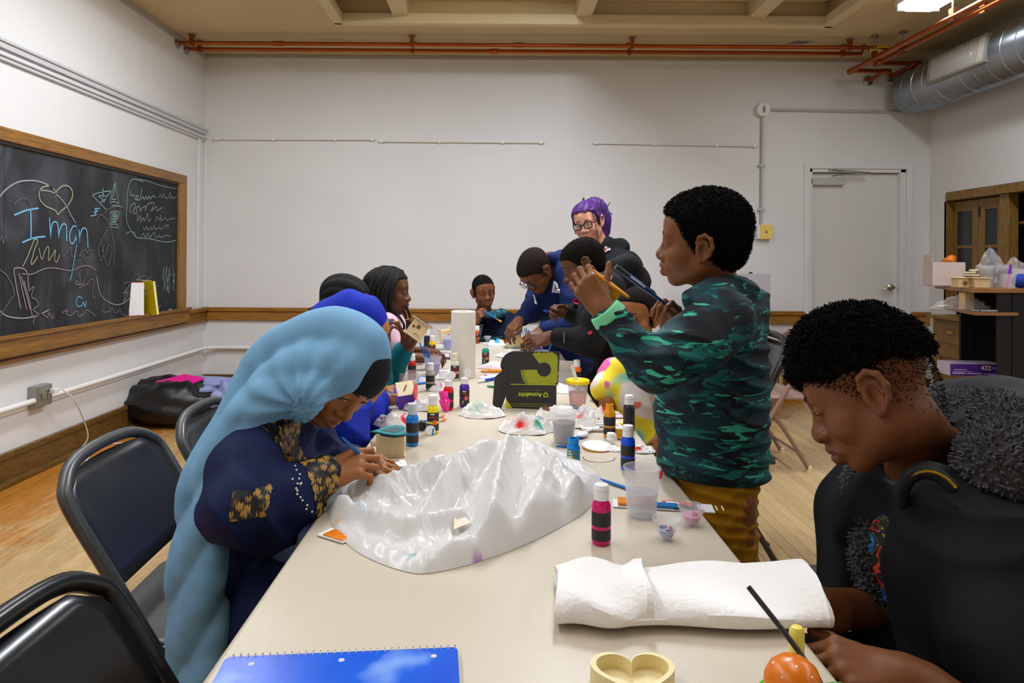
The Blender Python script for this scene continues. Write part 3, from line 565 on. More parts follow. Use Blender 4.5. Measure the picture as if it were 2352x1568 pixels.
tag(t, 'built in oak cupboard with narrow glass doors in the right wall', 'cupboard')
xb = 3.70; yl = WL(2139, 800, xb).y
t = empty('base_cabinet', (xb + .1, yl - .5, 0)); o = t.location.copy()
cb('carcass', (xb + .012, 4.85, .0), (XR + .45, yl, .765), M_cab, t); cb('countertop', (xb - .03, 4.82, .77), (XR + .48, yl + .03, .797), M_cab, t)
for k, (y1, y0) in enumerate(((yl - .05, yl - .45), (yl - .5, yl - .9))):
    dr = cb('drawer_front', (xb, y0, .58), (xb + .012, y1, .74), M_cab, t); cb('drawer_pull', (xb - .014, (y0 + y1) / 2 - .04, .66), (xb, (y0 + y1) / 2 + .04, .68), M_brass, dr)
    for nm, lo, hi in (('door_rail', (xb, y0, .46), (xb + .012, y1, .53)), ('door_rail', (xb, y0, .1), (xb + .012, y1, .17)), ('door_stile', (xb, y0, .17), (xb + .012, y0 + .06, .46)), ('door_stile', (xb, y1 - .06, .17), (xb + .012, y1, .46))): cb(nm, lo, hi, M_cab, t, .002)
    cb('hinge', (xb - .004, y1 - .012, .47), (xb, y1, .52), M_black, t, 0)
tag(t, 'oak base cabinet with drawers below the wall cupboard', 'cabinet')
# ================================================================ black corner desk unit with wood shelves
M_bead = mat('black_beadboard', (17, 17, 18), .5); M_shelf = ramp_mat('shelf_wood', [(0.3, (128, 82, 42)), (0.7, (164, 112, 62))], 6, (1, 9, 9), .35)
t = empty('desk_hutch', (3.4, 4.5, 0)); o = t.location.copy()
def hut(name, poly, z0, z1, m): mb = MB(); mb.prism([(x - o.x, y - o.y) for x, y in poly], z0, z1); return mb.build(name, m, t, bevel=.002)
pL, pC = F(2147, 645, 4.86), F(2232, 656, 4.18)
hut('top_board', [(pL.x, pL.y), (pC.x, pC.y), (3.95 - .06, 4.18), (3.95 - .06, 4.86)], 1.055, 1.08, M_shelf)
pL2, pC2 = F(2168, 692, 4.72), F(2240, 712, 4.18); hut('shelf', [(pL2.x, pL2.y), (pC2.x, pC2.y), (3.2, 4.18), (3.2, 4.72)], .915, .935, M_shelf)
pL3, pC3 = F(2166, 838, 4.75), F(2240, 872, 4.18); hut('shelf', [(pL3.x, pL3.y), (pC3.x, pC3.y), (3.2, 4.18), (3.2, 4.75)], .49, .512, M_shelf)
xs = F(2293, 800, 4.2).x
for k in range(9): mb = MB(); x = xs - o.x + k * .085; mb.bb((x + .002, 4.2 - o.y, 0), (x + .083, 4.225 - o.y, 1.054)); mb.build('side_board', M_bead, t, bevel=.004)
x2 = F(2206, 800, 4.62).x
for k in range(6): mb = MB(); x = x2 - o.x + k * .06; mb.bb((x + .001, 4.62 - o.y, 0), (x + .058, 4.64 - o.y, 1.054)); mb.build('back_board', M_bead, t, bevel=.003)
tag(t, 'black beadboard desk unit with clipped corner wood shelves', 'desk unit')
TOPZ = 1.081
def on_desk(u, y): p = F(u, 655, y); return Vector((p.x, y, TOPZ))
# things on the desk unit
p = on_desk(2168, 4.66); t = empty('gift_box', p, R(-14)); Mw = mat('card_white', (214, 196, 190), .6); mb = MB()
for lo, hi in (((-.1, -.08, 0), (.1, -.077, .16)), ((-.1, .077, 0), (.1, .08, .16)), ((-.1, -.08, 0), (-.097, .08, .21)), ((.097, -.08, 0), (.1, .08, .16)), ((-.1, -.08, 0), (.1, .08, .004))): mb.bb(lo, hi)
mb.build('carton', Mw, t); tag(t, 'open white carton with orange packets at the desk top corner', 'box')
t2 = empty('orange_packets', p + Vector((.03, -.01, .10)), R(20)); mb = MB(); rr = random.Random(4)
for k in range(5): mb.ball((rr.uniform(-.045, .05), rr.uniform(-.03, .03), .05 + rr.uniform(0, .04)), (.035, .03, .03), 8, 6)
mb.bb((-.05, -.04, -.095), (.05, .04, .03)); mb.build('wrapping', mat('orange_wrap', (236, 126, 30), .25, var=.5, vscale=40), t2, smooth=True); tag(t2, 'orange snack packets sticking out of the white carton', 'packets')
M_ply = mat('raw_wood', (226, 200, 150), .6, var=.12, vscale=25, bump=.05); M_ply2 = mat('raw_wood_pale', (236, 216, 172), .6, var=.08, vscale=20)
def wood_box(nm, p, rz, label, peg=True):
    t = empty(nm, p, rz); mb = MB()
    for lo, hi in (((-.045, -.03, 0), (.045, -.026, .06)), ((-.045, .026, 0), (.045, .03, .06)), ((-.045, -.026, 0), (-.041, .026, .06)), ((.041, -.026, 0), (.045, .026, .06)), ((-.045, -.03, 0), (.045, .03, .004))): mb.bb(lo, hi)
    mb.build('box_walls', M_ply, t, bevel=.001); mb = MB(); mb.bb((-.062, -.04, .06), (.062, .04, .065)); mb.build('box_lid', M_ply2, t, bevel=.001)
    if peg:
        mb = MB(); mb.lathe([(.014, 0), (.014, .006), (0, .008)], 14, aim((0, -.031, .03), (0, -1, 0))); mb.build('entrance_ring', mat('dark_wood', (110, 84, 50), .6), t)
        mb = MB(); [mb.ball((x, -.032, .034), .006, 8, 6) for x in (-.028, .028)]; mb.build('peg', M_ply, t)
    tag(t, label, 'wooden box')
wood_box('wooden_box', on_desk(2208, 4.34), R(4), 'small raw wood box with round peg front on the desk top')
wood_box('wooden_box', on_desk(2249, 4.30), R(-6), 'plain raw wood box beside the pegged one on the desk top', False)
t = empty('wood_shapes', on_desk(2215, 4.5)); mb = MB()
for k in range(7): mb.box((rr.uniform(-.05, .09), rr.uniform(-.04, .05), .012 + k * .016), (.08, .06, .012), Matrix.Rotation(rr.uniform(-1, 1), 4, 'Z'))
mb.build('pieces', M_ply2, t, bevel=.003); t['kind'] = 'stuff'; tag(t, 'pile of cream wood pieces behind the small boxes', 'wood pieces', kind='stuff')
def clear_bag(nm, p, sz, label, seed, rz=0):
    t = empty(nm, p, rz); rs = np.random.RandomState(seed); mb = MB(); n, m = 18, 11; vs = []; fs = []
    for j in range(m):
        for i in range(n):
            a = 2 * math.pi * i / n; q = j / (m - 1); prof = (1 - q ** 1.6) * (1 + .25 * math.sin(3 * a + seed)) ; s_ = 1 + rs.uniform(-.16, .16)
            vs.append((sz[0] * math.cos(a) * prof * s_ * .5, sz[1] * math.sin(a) * prof * s_ * .5, sz[2] * (q + (rs.uniform(-.06, .06) if 0 < j < m - 1 else 0))))
    for j in range(m - 1):
        for i in range(n): i2 = (i + 1) % n; fs.append((j * n + i, j * n + i2, (j + 1) * n + i2, (j + 1) * n + i))
    mb.add(vs, fs); mb.build('film', mat('clear_film', (250, 250, 252), .06, alpha=.22, spec=.9), t); tag(t, label, 'plastic bag'); return t
clear_bag('clear_bag', on_desk(2272, 4.52), (.24, .2, .26), 'clear crinkled plastic bag over cups on the desk top', 3); clear_bag('clear_bag', on_desk(2330, 4.55), (.26, .2, .20), 'clear plastic bag at the right end of the desk top', 8)
p = F(2210, 695, 4.45); clear_bag('clear_bag', (p.x + .02, 4.45, .936), (.3, .24, .11), 'clear plastic bag lying on the upper desk shelf', 12)
M_cup = mat('frosted_plastic', (238, 236, 240), .25, alpha=.24, spec=.5); M_cup2 = mat('frosted_plastic_thick', (232, 230, 236), .3, alpha=.55, spec=.5)
def cup_prof(rb, rt, h, th=.0012): return [(0, .0008), (rb, 0), (rt, h), (rt * 1.06, h + .001), (rt * 1.06, h + .004), (rt - th, h + .004), (rb - th, .004), (0, .004)]
def cup(nm, p, rb, rt, h, label, liquid=None, lv=.5, m=None, group=None, cat='cup', lid=None):
    t = empty(nm, p); mb = MB(); mb.lathe(cup_prof(rb, rt, h), 36, cap=False); mb.build('cup_wall', m or M_cup, t, smooth=True)
    if liquid:
        r2 = rb + (rt - rb) * lv - .002; mb = MB(); mb.lathe([(0, .0045), (rb - .0025, .0045), (r2, h * lv), (0, h * lv)], 32, cap=False); mb.build('liquid', liquid, t, smooth=True)
    if lid:
        mb = MB(); mb.lathe([(rt * 1.0, h - .004), (rt * 1.12, h - .003), (rt * 1.12, h + .007), (rt * 1.04, h + .010), (rt * .9, h + .008), (0, h + .008)], 32, cap=False); mb.build('lid', lid, t, smooth=True)
    tag(t, label, cat, group); return t
for k, (u, y) in enumerate(((2268, 4.42), (2306, 4.47))):
    t = empty('stacked_cups', on_desk(u, y)); mb = MB()
    for j in range(5): mb.lathe([(.032, .0), (.042, .09), (.045, .093)], 24, Matrix.Translation((0, 0, .012 * j)), cap=False)
    mb.build('cups', M_cup2, t, smooth=True); tag(t, ('left' if k == 0 else 'right') + ' stack of frosted plastic cups inside a clear bag', 'cups', 'stacked cups on the desk')
cup('plastic_cup', on_desk(2316, 4.28), .034, .042, .085, 'frosted cup holding a purple brush on the desk top')
p = on_desk(2316, 4.28); t = empty('paint_brush', p + Vector((-.012, -.005, .005)), rot=(0, R(9), 0)); mb = MB(); mb.tube([(0, 0, 0), (0, 0, .08)], .007, 10); mb.build('pink_end', mat('hot_pink', (236, 60, 170), .35), t, smooth=True); mb = MB(); mb.tube([(0, 0, .08), (0, 0, .145)], [.0075, .0065], 10); mb.build('handle', mat('violet_plastic', (130, 40, 200), .35), t, smooth=True); mb = MB(); mb.tube([(0, 0, .145), (0, 0, .17)], [.009, .004], 8); mb.build('bristles', mat('tan_bristle', (200, 160, 80), .8), t); tag(t, 'pink and violet paint brush in a frosted cup on the desk', 'brush')
t = empty('blue_yarn', on_desk(2345, 4.3)); mb = MB(); mb.ball((0, 0, .045), (.06, .05, .045), 16, 10); mb.build('ball', mat('royal_yarn', (26, 60, 170), .7, bump=.6, bscale=120), t, smooth=True); tag(t, 'royal blue bundle at the right end of the desk top', 'bundle')
t = empty('white_card', on_desk(2335, 4.5) + Vector((0, 0, .0))); mb = MB(); mb.bb((-.05, -.03, 0), (.05, .03, .12)); mb.build('carton', mat('card_white2', (230, 230, 228), .6), t); tag(t, 'small white carton behind the blue bundle', 'box')
p = F(2250, 700, 4.3); t = empty('wooden_post', (p.x, 4.42, .936)); mb = MB(); mb.bb((-.03, -.03, 0), (.03, .03, .112)); mb.build('block', M_ply, t, bevel=.002); tag(t, 'raw wood block standing on the upper desk shelf', 'wood block')
t = empty('phone', F(2263, 709, 4.24)); t.location.z = .936; mb = MB(); mb.bb((-.068, -.03, 0), (.068, .035, .012)); mb.build('body', mat('silver_phone', (176, 178, 180), .3, metal=.6), t, bevel=.003); mb = MB(); mb.bb((-.06, -.0312, .003), (-.05, -.030, .009)); mb.build('port', M_black, t); tag(t, 'flat silver device on the upper desk shelf edge', 'device')
p = F(2232, 842, 4.42); t = empty('supply_box', (p.x, 4.45, .513), R(-4)); mb = MB(); mb.bb((-.155, -.07, 0), (.155, .07, .075)); mb.build('carton', mat('purple_carton', (74, 34, 128), .4), t, bevel=.002)
mb = MB(); mb.bb((-.1552, -.07, .0752), (.155, .07, .079)); mb.bb((-.158, -.07, .0), (-.155, .07, .079)); mb.build('clear_top', mat('pale_top', (196, 186, 206), .2), t)
Mx = frame_m((.065, -.0705, .05), (1, 0, 0), (0, 0, 1)); text('print', '432', .042, Mx, mat('print_white', (240, 240, 240), .5), t, bold=.0012)
mb = MB()
for lo, hi in (((.10, -.0708, .054), (.145, -.0702, .058)), ((.10, -.0708, .046), (.14, -.0702, .050)), ((-.14, -.0708, .024), (-.02, -.0702, .027)), ((-.14, -.0708, .012), (-.06, -.0702, .019)), ((-.05, -.0708, .012), (.04, -.0702, .018)), ((.05, -.0708, .012), (.14, -.0702, .017)), ((-.13, -.0708, .036), (-.05, -.0702, .040))): mb.bb(lo, hi)
mb.build('print', mat('print_lilac', (190, 176, 220), .5), t); tag(t, 'purple supply box printed 432 on the lower desk shelf', 'box')
# grey board and brown cart against the back wall
t = empty('display_board', (F(1690, 880, 5.75).x, 5.75, 0)); o = t.location.copy(); a, b_ = F(1592, 627, 5.75), F(1767, 900, 5.75)
mb = MB(); mb.bb((a.x - o.x, -.012, .14), (b_.x - o.x, .012, a.z)); mb.build('panel', mat('lavender_grey', (186, 180, 188), .5, var=.04), t, bevel=.003)
mb = MB()
for x in (a.x - o.x + .06, b_.x - o.x - .06): mb.bb((x - .02, -.12, .0), (x + .02, .12, .03)); mb.bb((x - .015, .013, .03), (x + .015, .03, .5))
mb.build('stand_foot', M_steel, t); mb = MB(); mb.bb((F(1724, 627, 5.75).x - .012 - o.x, -.01, a.z), (F(1724, 627, 5.75).x + .012 - o.x, .01, a.z + .012)); mb.build('clip', M_black, t)
tag(t, 'plain lavender grey display board standing before the back wall', 'board')
a, b_ = F(1700, 795, 5.4), F(1786, 905, 5.4); t = empty('rolling_cart', ((a.x + b_.x) / 2, 5.45, 0)); o = t.location.copy(); M_brown = mat('brown_panel', (120, 82, 66), .5)
mb = MB(); mb.bb((a.x - o.x, -.15, .1), (b_.x - o.x - .03, .15, a.z)); mb.build('cabinet_body', M_brown, t, bevel=.003); mb = MB(); mb.bb((b_.x - o.x - .03, -.155, .1), (b_.x - o.x, .155, a.z + .003)); mb.build('edge_trim', mat('tan_trim', (130, 104, 66), .5), t, bevel=.002)
mb = MB(); mb.bb((b_.x - o.x - .026, -.157, .11), (b_.x - o.x - .019, -.155, a.z - .01)); mb.build('green_edging', mat('green_edge', (150, 180, 90), .5), t)
for x in (a.x - o.x + .03, b_.x - o.x - .05):
    for y in (-.1, .1): mb = MB(); mb.lathe([(0, -.012), (.028, -.01), (.028, .01), (0, .012)], 14, aim((x, y, .028), (1, 0, 0)), cap=False); mb.bb((x - .006, y - .006, .028), (x + .006, y + .006, .1)); mb.build('caster', M_black, t)
tag(t, 'brown cart on casters beside the grey board', 'cart')
# ================================================================ tables
tl = (T(455, 1568).x + T(745, 1160).x) / 2; trr = (T(1905, 1540).x + T(1580, 1130).x) / 2
M_table = mat('table_top', (198, 186, 166), .36, var=.03, vscale=5, bump=.06, bscale=220); M_tedge = mat('table_edge', (192, 182, 164), .4); M_tleg = mat('table_leg', (120, 120, 118), .4, metal=.5)
def rrect(x0, x1, y0, y1, r, n=5):
    out = []
    for cx, cy, a0 in ((x1 - r, y1 - r, 0), (x0 + r, y1 - r, 90), (x0 + r, y0 + r, 180), (x1 - r, y0 + r, 270)):
        out += [(cx + r * math.cos(R(a0 + 90 * i / n)), cy + r * math.sin(R(a0 + 90 * i / n))) for i in range(n + 1)]
    return out
def table(x0, x1, y0, y1, label):
    t = empty('folding_table', ((x0 + x1) / 2, (y0 + y1) / 2, 0)); o = t.location
    mb = MB(); mb.prism(rrect(x0 - o.x, x1 - o.x, y0 - o.y, y1 - o.y, .035), .7, .74); mb.build('tabletop', M_table, t, bevel=.009, seg=3, smooth=True)
    mb = MB(); mb.prism(rrect(x0 - o.x + .02, x1 - o.x - .02, y0 - o.y + .02, y1 - o.y - .02, .03), .675, .7); mb.build('underframe', M_tedge, t)
    for sy in (-1, 1):
        for sx in (-1, 1):
            y = sy * ((y1 - y0) / 2 - .3); x = sx * .27; mb = MB(); mb.tube([(x, y, .68), (x, y + sy * .02, .012)], .0145, 10); mb.lathe([(.018, 0), (.018, .03), (.014, .032)], 12, Matrix.Translation((x, y + sy * .02, 0))); mb.build('leg', M_tleg, t, smooth=True)
        mb = MB(); y = sy * ((y1 - y0) / 2 - .3); mb.tube([(-.27, y + sy * .015, .12), (.27, y + sy * .015, .12)], .0125, 8); mb.tube([(-.27, y + sy * .004, .52), (.27, y + sy * .004, .52)], .0125, 8); mb.build('crossbar', M_tleg, t, smooth=True)
    tag(t, label, 'table'); return t
Y1E = 2.285
tab1 = table(tl, trr, .42, Y1E, 'near beige folding table with the white plastic bag')
c2 = T(850, 943); tab2 = table(c2.x, c2.x + .762, Y1E + .004, 4.12, 'far beige folding table with the paper towel roll')
mb = MB(); pts = [(1339, 1048), (1342, 1054), (1355, 1059), (1375, 1061), (1395, 1060), (1410, 1056), (1412, 1051)]
ringm = mat('ink_black', (40, 36, 36), .6); og = tab1.location
mb.ribbon(bez([T(u, v, .7406) - og for u, v in pts], 4), .0022, (0, 0, 1))
for (u, v) in ((1334, 1038), (1343, 1038), (1422, 1040), (1425, 1045), (1440, 1052), (1460, 1050), (1486, 1053)): mb.ribbon([T(u, v, .7406) - og, T(u + 4, v + 1, .7406) - og], .0018, (0, 0, 1))
mb.build('ink_marks', ringm, tab1)
# ================================================================ folding chairs
def chair_parts(root, frame, panel, seatm, top=.80, foot=None, w=.44):
    hw = w / 2; rt = .0125
    # local +x is the way the sitter faces
    bk, fr = -.235, .24
    def post(z): q = z / top; return fr + (bk - fr) * q - .0
    pts = []
    for s in (-1, 1):
        side = [(post(z), s * hw, z) for z in (.012, .2, .42, .6, top - .07)]
        pts.append(side)
    arc = [(post(top - .03) , -hw + .025, top - .028), (post(top), -hw + .09, top), (post(top) - .006, 0, top + .008), (post(top), hw - .09, top), (post(top - .03), hw - .025, top - .028)]
    mb = MB(); mb.tube(bez(pts[0] + arc + pts[1][::-1], 5), rt * 1.15, 10); mb.build('frame', frame, root, smooth=True)
    # curved backrest plate
    n, m = 14, 9; vs = []; fs = []; z0, z1 = top - .235, top - .018
    for j in range(m):
        q = j / (m - 1); z = z0 + (z1 - z0) * q
        for i in range(n):
            p = -1 + 2 * i / (n - 1); hw2 = hw - .008 if q < .7 else (hw - .008) * (1 - .30 * ((q - .7) / .3) ** 2.2)
            drop = -.02 * (1 - p * p) * (1 - q)
            vs.append((post(z) - .022 * (1 - p * p) + .004 * math.sin(q * 3.1), p * hw2, z + drop))
    for j in range(m - 1):
        for i in range(n - 1): fs.append((j * n + i, j * n + i + 1, (j + 1) * n + i + 1, (j + 1) * n + i))
    mb = MB(); mb.add(vs, fs); mb.build('backrest', panel, root, smooth='all', solid=.007)
    # seat, slightly dished, with a rolled edge
    mb = MB(); poly = []
    for cx, cy, a0, r in ((.215 - .06, hw - .07, 0, .06), (-.185 + .04, hw - .05, 90, .04), (-.185 + .04, -hw + .05, 180, .04), (.215 - .06, -hw + .07, 270, .06)):
        poly += [(cx + r * math.cos(R(a0 + 18 * i)), cy + r * math.sin(R(a0 + 18 * i))) for i in range(6)]
    mb.prism(poly, .425, .452); mb.build('seat', seatm, root, smooth=True, bevel=.011, seg=3)
    for s in (-1, 1):
        mb = MB(); mb.tube(bez([(.10, s * (hw - .028), .43), (-.05, s * (hw - .026), .24), (-.19, s * (hw - .024), .014)], 5), rt, 10); mb.build('leg', frame, root, smooth=True)
        mb = MB(); mb.lathe([(.0165, 0), (.0165, .03), (.0135, .034)], 12, Matrix.Translation((-.193, s * (hw - .024), .0))); mb.build('foot_cap', foot or frame, root, smooth=True)
        mb = MB(); mb.lathe([(.0165, 0), (.0165, .03), (.0135, .034)], 12, Matrix.Translation((.24, s * hw, .0))); mb.build('foot_cap', foot or frame, root, smooth=True)
        mb = MB(); mb.tube([(-.17, s * (hw - .013), .435), (.19, s * (hw - .013), .435)], .009, 8); mb.build('seat_rail', frame, root, smooth=True)
    mb = MB(); mb.tube([(-.15, -hw + .024, .1), (-.15, hw - .024, .1)], .008, 8); mb.build('stretcher', frame, root, smooth=True); mb = MB(); mb.tube([(.16, -hw, .17), (.16, hw, .17)], .008, 8); mb.build('stretcher', frame, root, smooth=True)
def chair(x, y, rz, label, cols, top=.80, foot=None, w=.44):
    t = empty('folding_chair', (x, y, 0), rz); chair_parts(t, *cols, top=top, foot=foot, w=w); tag(t, label, 'chair'); return t
M_ch_grey = mat('chair_grey', (66, 69, 68), .34, spec=.6); M_ch_dark = mat('chair_charcoal', (40, 42, 44), .3, spec=.6); M_ch_blk = mat('chair_black', (20, 20, 21), .26, spec=.6, var=.1, vscale=9); M_ch_tan = mat('chair_tan', (150, 116, 104), .4, metal=.15); M_cap = mat('cream_rubber', (222, 204, 150), .6)
chair(-.675, 1.60, R(2), 'grey metal folding chair behind the girl in light blue hijab', (M_ch_grey, M_ch_dark, M_ch_grey), w=.42)
chair(-.345, .78, R(3), 'black folding chair at the bottom left corner', (M_ch_blk, M_ch_blk, M_ch_blk), w=.46)
chair(1.66, 4.22, R(180), 'tan folding chair with cream rubber feet on the bare floor', (M_ch_tan, M_ch_tan, M_ch_tan), foot=M_cap)
chair(.95, 2.94, R(180), 'tall black folding chair behind the boy in camouflage jacket', (M_ch_blk, M_ch_blk, M_ch_blk), top=.92)
chair(.93, 1.57, R(178), 'empty charcoal folding chair between the two boys on the right', (M_ch_dark, M_ch_dark, M_ch_dark))
chair(.80, .93, R(180), 'black folding chair under the boy in fleece lined jacket', (M_ch_blk, M_ch_blk, M_ch_blk))
# ================================================================ floor bundle on the left and the red toy
def blob(name, p, r, material, root, seed, amp=.18, fr=2.2, n=40, m=26, flat=True, smooth='all'):
    mb = MB(); mb.ball((0, 0, 0), 1.0, n, m); from mathutils import noise as mn
    out = []
    for v in mb.v:
        d = v.normalized(); q = 1 + amp * mn.noise(d * fr + Vector((seed, 0, 0))) + amp * .5 * abs(mn.noise(d * fr * 3 + Vector((0, seed, 0))))
        w_ = Vector((d.x * r[0] * q, d.y * r[1] * q, d.z * r[2] * q))
        if flat: w_.z = max(w_.z, -r[2] * .55)
        out.append(w_ + Vector(p))
    mb.v = out; return mb.build(name, material, root, smooth=smooth)
gp = T(360, 985, 0); t = empty('jacket_pile', (gp.x, gp.y + .16, 0)); 
blob('black_jacket', (.02, .0, .145), (.36, .22, .19), mat('nylon_black', (20, 20, 20), .32, bump=.5, bscale=9), t, 2.3, .22)
blob('lavender_jacket', (.22, .10, .27), (.26, .15, .06), mat('lavender_nylon', (138, 146, 190), .45, bump=.5, bscale=12), t, 5.1, .25); blob('lavender_sleeve', (.44, .02, .12), (.11, .14, .2), mat('lavender_nylon', (138, 146, 190), .45, bump=.5, bscale=12), t, 7.7, .3)
mb = MB(); vs = [Vector(v) for v in ((-.06, -.06, .33), (.18, -.085, .285), (.27, .0, .34), (.10, .06, .37))]; mb.prism([(v.x, v.y) for v in vs], -.01, .0); mb.v = [Vector((v.x, v.y, [.325, .30, .345, .36][i % 4] + v.z)) for i, v in enumerate(mb.v)]; mb.build('pink_lining', mat('pink_lining', (226, 20, 140), .5), t)
tag(t, 'black and lavender jackets heaped on the floor by the left wall', 'jackets')
rp = Vector((-.93, 1.20, 0)); t = empty('red_chair', (rp.x, rp.y, 0), R(8)); M_red = mat('red_plastic', (196, 14, 18), .25, coat=.3)
mb = MB(); q = [(-.36, -.25), (.03, -.22), (.13, .0), (.135, .03), (.11, .05), (-.02, .055), (-.2, .16), (-.36, .2)]; mb.prism(q, .36, .40); mb.build('seat_shell', M_red, t, bevel=.018, seg=4, smooth=True)
mb = MB(); mb.bb((-.36, -.24, .40), (-.33, .19, .62)); mb.build('backrest', M_red, t, bevel=.012, seg=3)
for x, y in ((-.30, -.18), (0, -.16), (.0, .02), (-.30, .14)): mb = MB(); mb.tube([(x, y, .37), (x * 1.1, y * 1.1, 0)], [.02, .014], 10); mb.build('leg', M_black, t, smooth=True)
tag(t, 'glossy red plastic seat corner at the left edge of the picture', 'chair')
# ================================================================ things on the tables
TZ = .7405
def onT(u, v): return T(u, v, TZ)
def paint(rgb): return mat('paint_%d_%d_%d' % rgb, rgb, .3, spec=.5)
M_lab = mat('black_label', (38, 36, 36), .45); M_capw = mat('cap_white', (240, 238, 236), .35); M_prw = mat('print_white', (240, 240, 240), .5); M_pro = mat('print_orange', (244, 96, 56), .5); M_prr = mat('print_red', (170, 40, 40), .5)
def band(mb, r, z0, z1, a0=None, a1=None, n=28):
    if a0 is None: mb.lathe([(r, z0), (r, z1)], n, cap=False); return
    k = max(3, int(n * (a1 - a0) / 360)); vs = []; fs = []
    for i in range(k + 1):
        a = R(a0 + (a1 - a0) * i / k); vs += [(r * math.cos(a), r * math.sin(a), z0), (r * math.cos(a), r * math.sin(a), z1)]
    for i in range(k): fs.append((2 * i, 2 * i + 2, 2 * i + 3, 2 * i + 1))
    mb.add(vs, fs)
def bottle(u, v, rgb, label, capstate='shut', face='bands', r=.0168, h=.104, cap=M_capw, rz=0.0, grp='acrylic paint bottles on the tables', tilt=None):
    p = onT(u, v); p.y += r; p.z = TZ; t = empty('paint_bottle', p, R(rz))
    hb = h * .70; body = paint(rgb); mb = MB()
    mb.lathe([(0, 0), (r * .86, 0), (r, .003), (r, hb - .006), (r * .93, hb - .001), (r * .72, hb + .003), (r * .70, hb + .006)] + ([(r * .70, hb + .012), (0, hb + .012)] if capstate != 'none' else [(r * .62, hb + .008), (r * .64, hb + .013), (r * .6, hb + .014), (r * .64, hb + .019), (r * .58, hb + .02), (r * .5, hb + .02), (r * .5, hb + .006), (0, hb + .006)]), 28, cap=False)
    mb.build('bottle_body', body, t, smooth=True)
    lb = MB(); band(lb, r + .0003, hb * .46, hb * .80); band(lb, r + .0003, hb * .12, hb * .38)
    lo = lb.build('label', M_lab, t, smooth='all')
    if face == 'print':
        f0 = -90; mb = MB(); band(mb, r + .0006, hb * .34, hb * .52, f0 + 5, f0 + 42); mb.build('label_print', M_pro, lo, smooth='all')
        mb = MB()
        band(mb, r + .0006, hb * .72, hb * .76, f0 - 22, f0 + 22)
        for q, w_ in ((.30, 26), (.25, 18), (.20, 24), (.155, 14)): band(mb, r + .0006, hb * q, hb * q + .0014, f0 - 26, f0 - 26 + w_)
        mb.build('label_print', M_prw, lo, smooth='all')
        mb = MB(); band(mb, r + .0006, hb * .60, hb * .66, f0 - 34, f0 + 34); mb.build('label_print', M_prr, lo, smooth='all')
    if capstate != 'none':
        rc = r * .78; mb = MB(); mb.lathe([(0, hb + .007), (rc, hb + .005), (rc, hb + .022), (rc * .99, h - .003), (rc * .9, h), (0, h + .0004)] if capstate == 'shut' else [(rc, hb + .005), (rc, h - .008), (rc * .9, h - .007), (rc * .3, h - .007), (rc * .28, h - .002), (0, h - .002)], 26, cap=False)
        c = mb.build('cap', cap, t, smooth=True)
        mb = MB(); mb.lathe([(rc * 1.012, hb + .0205), (rc * 1.012, hb + .0215)], 26, cap=False); mb.build('cap_seam', mat('cap_seam', (200, 198, 194), .4), c)
        if capstate == 'open':
            mb = MB(); mb.lathe([(0, 0), (rc, 0), (rc, .004), (0, .004)], 22, Matrix.Translation((rc * .75, rc * .5, h + rc * .72)) @ Matrix.Rotation(R(78), 4, 'X') @ Matrix.Rotation(R(20), 4, 'Y'), cap=False); mb.bb((rc * .4, rc * .55, h - .010), (rc * .9, rc * .75, h - .001)); mb.build('flip_lid', cap, c, smooth=True)
            mb = MB(); mb.lathe([(0, 0), (.002, 0), (0, .001)], 8, Matrix.Translation((rc * .75, rc * .5 - .001, h + rc * .72)) @ Matrix.Rotation(R(98), 4, 'X')); mb.build('nub', M_black, c)
    tag(t, label, 'paint bottle', grp); return t
bottle(1384, 1256, (208, 6, 104), 'magenta paint bottle with white cap in the foreground by the bag')
bottle(1445, 1081, (14, 72, 226), 'royal blue paint bottle with white cap near the clear cup')
bottle(1447, 992, (38, 38, 42), 'black paint bottle with white cap beside the tie dye shirt')
bottle(1402, 1006, (222, 150, 10), 'ochre paint bottle without its cap beside the black one', 'none')
bottle(993, 997, (244, 228, 18), 'bright yellow paint bottle with printed black label', face='print', h=.108)
bottle(945, 1026, (20, 128, 206), 'sky blue paint bottle behind the heart lidded box', cap=mat('cap_grey', (204, 208, 214), .35), h=.112)
bottle(987, 898, (172, 168, 158), 'grey paint bottle with white cap behind the purple house')
bottle(1029, 943, (214, 26, 16), 'red paint bottle with flipped open cap', 'open')
bottle(1066, 936, (84, 44, 160), 'violet paint bottle with flipped open cap', 'open', 'print')
bottle(1044, 875, (236, 230, 214), 'white paint bottle touching the paper towel roll', face='print', cap=mat('cap_cream', (238, 228, 196), .35), h=.112)
bottle(1115, 838, (20, 152, 124), 'teal paint bottle right of the paper towel roll', face='print')
bottle(1096, 789, (190, 84, 22), 'burnt orange paint bottle just right of the towel roll top', face='print')
bottle(1203, 815, (222, 152, 20), 'ochre paint bottle with white cap behind the black mailer box', h=.108)
bottle(992, 818, (246, 210, 20), 'yellow paint bottle standing far left behind the brushes', face='print')
bottle(945, 872, (200, 22, 30), 'dark red paint bottle behind the pink water cup')
bottle(980, 806, (24, 34, 62), 'navy paint bottle far left at the table edge', h=.112)
bottle(1326, 888, (252, 110, 30), 'neon orange paint bottle behind the lidded orange cup')
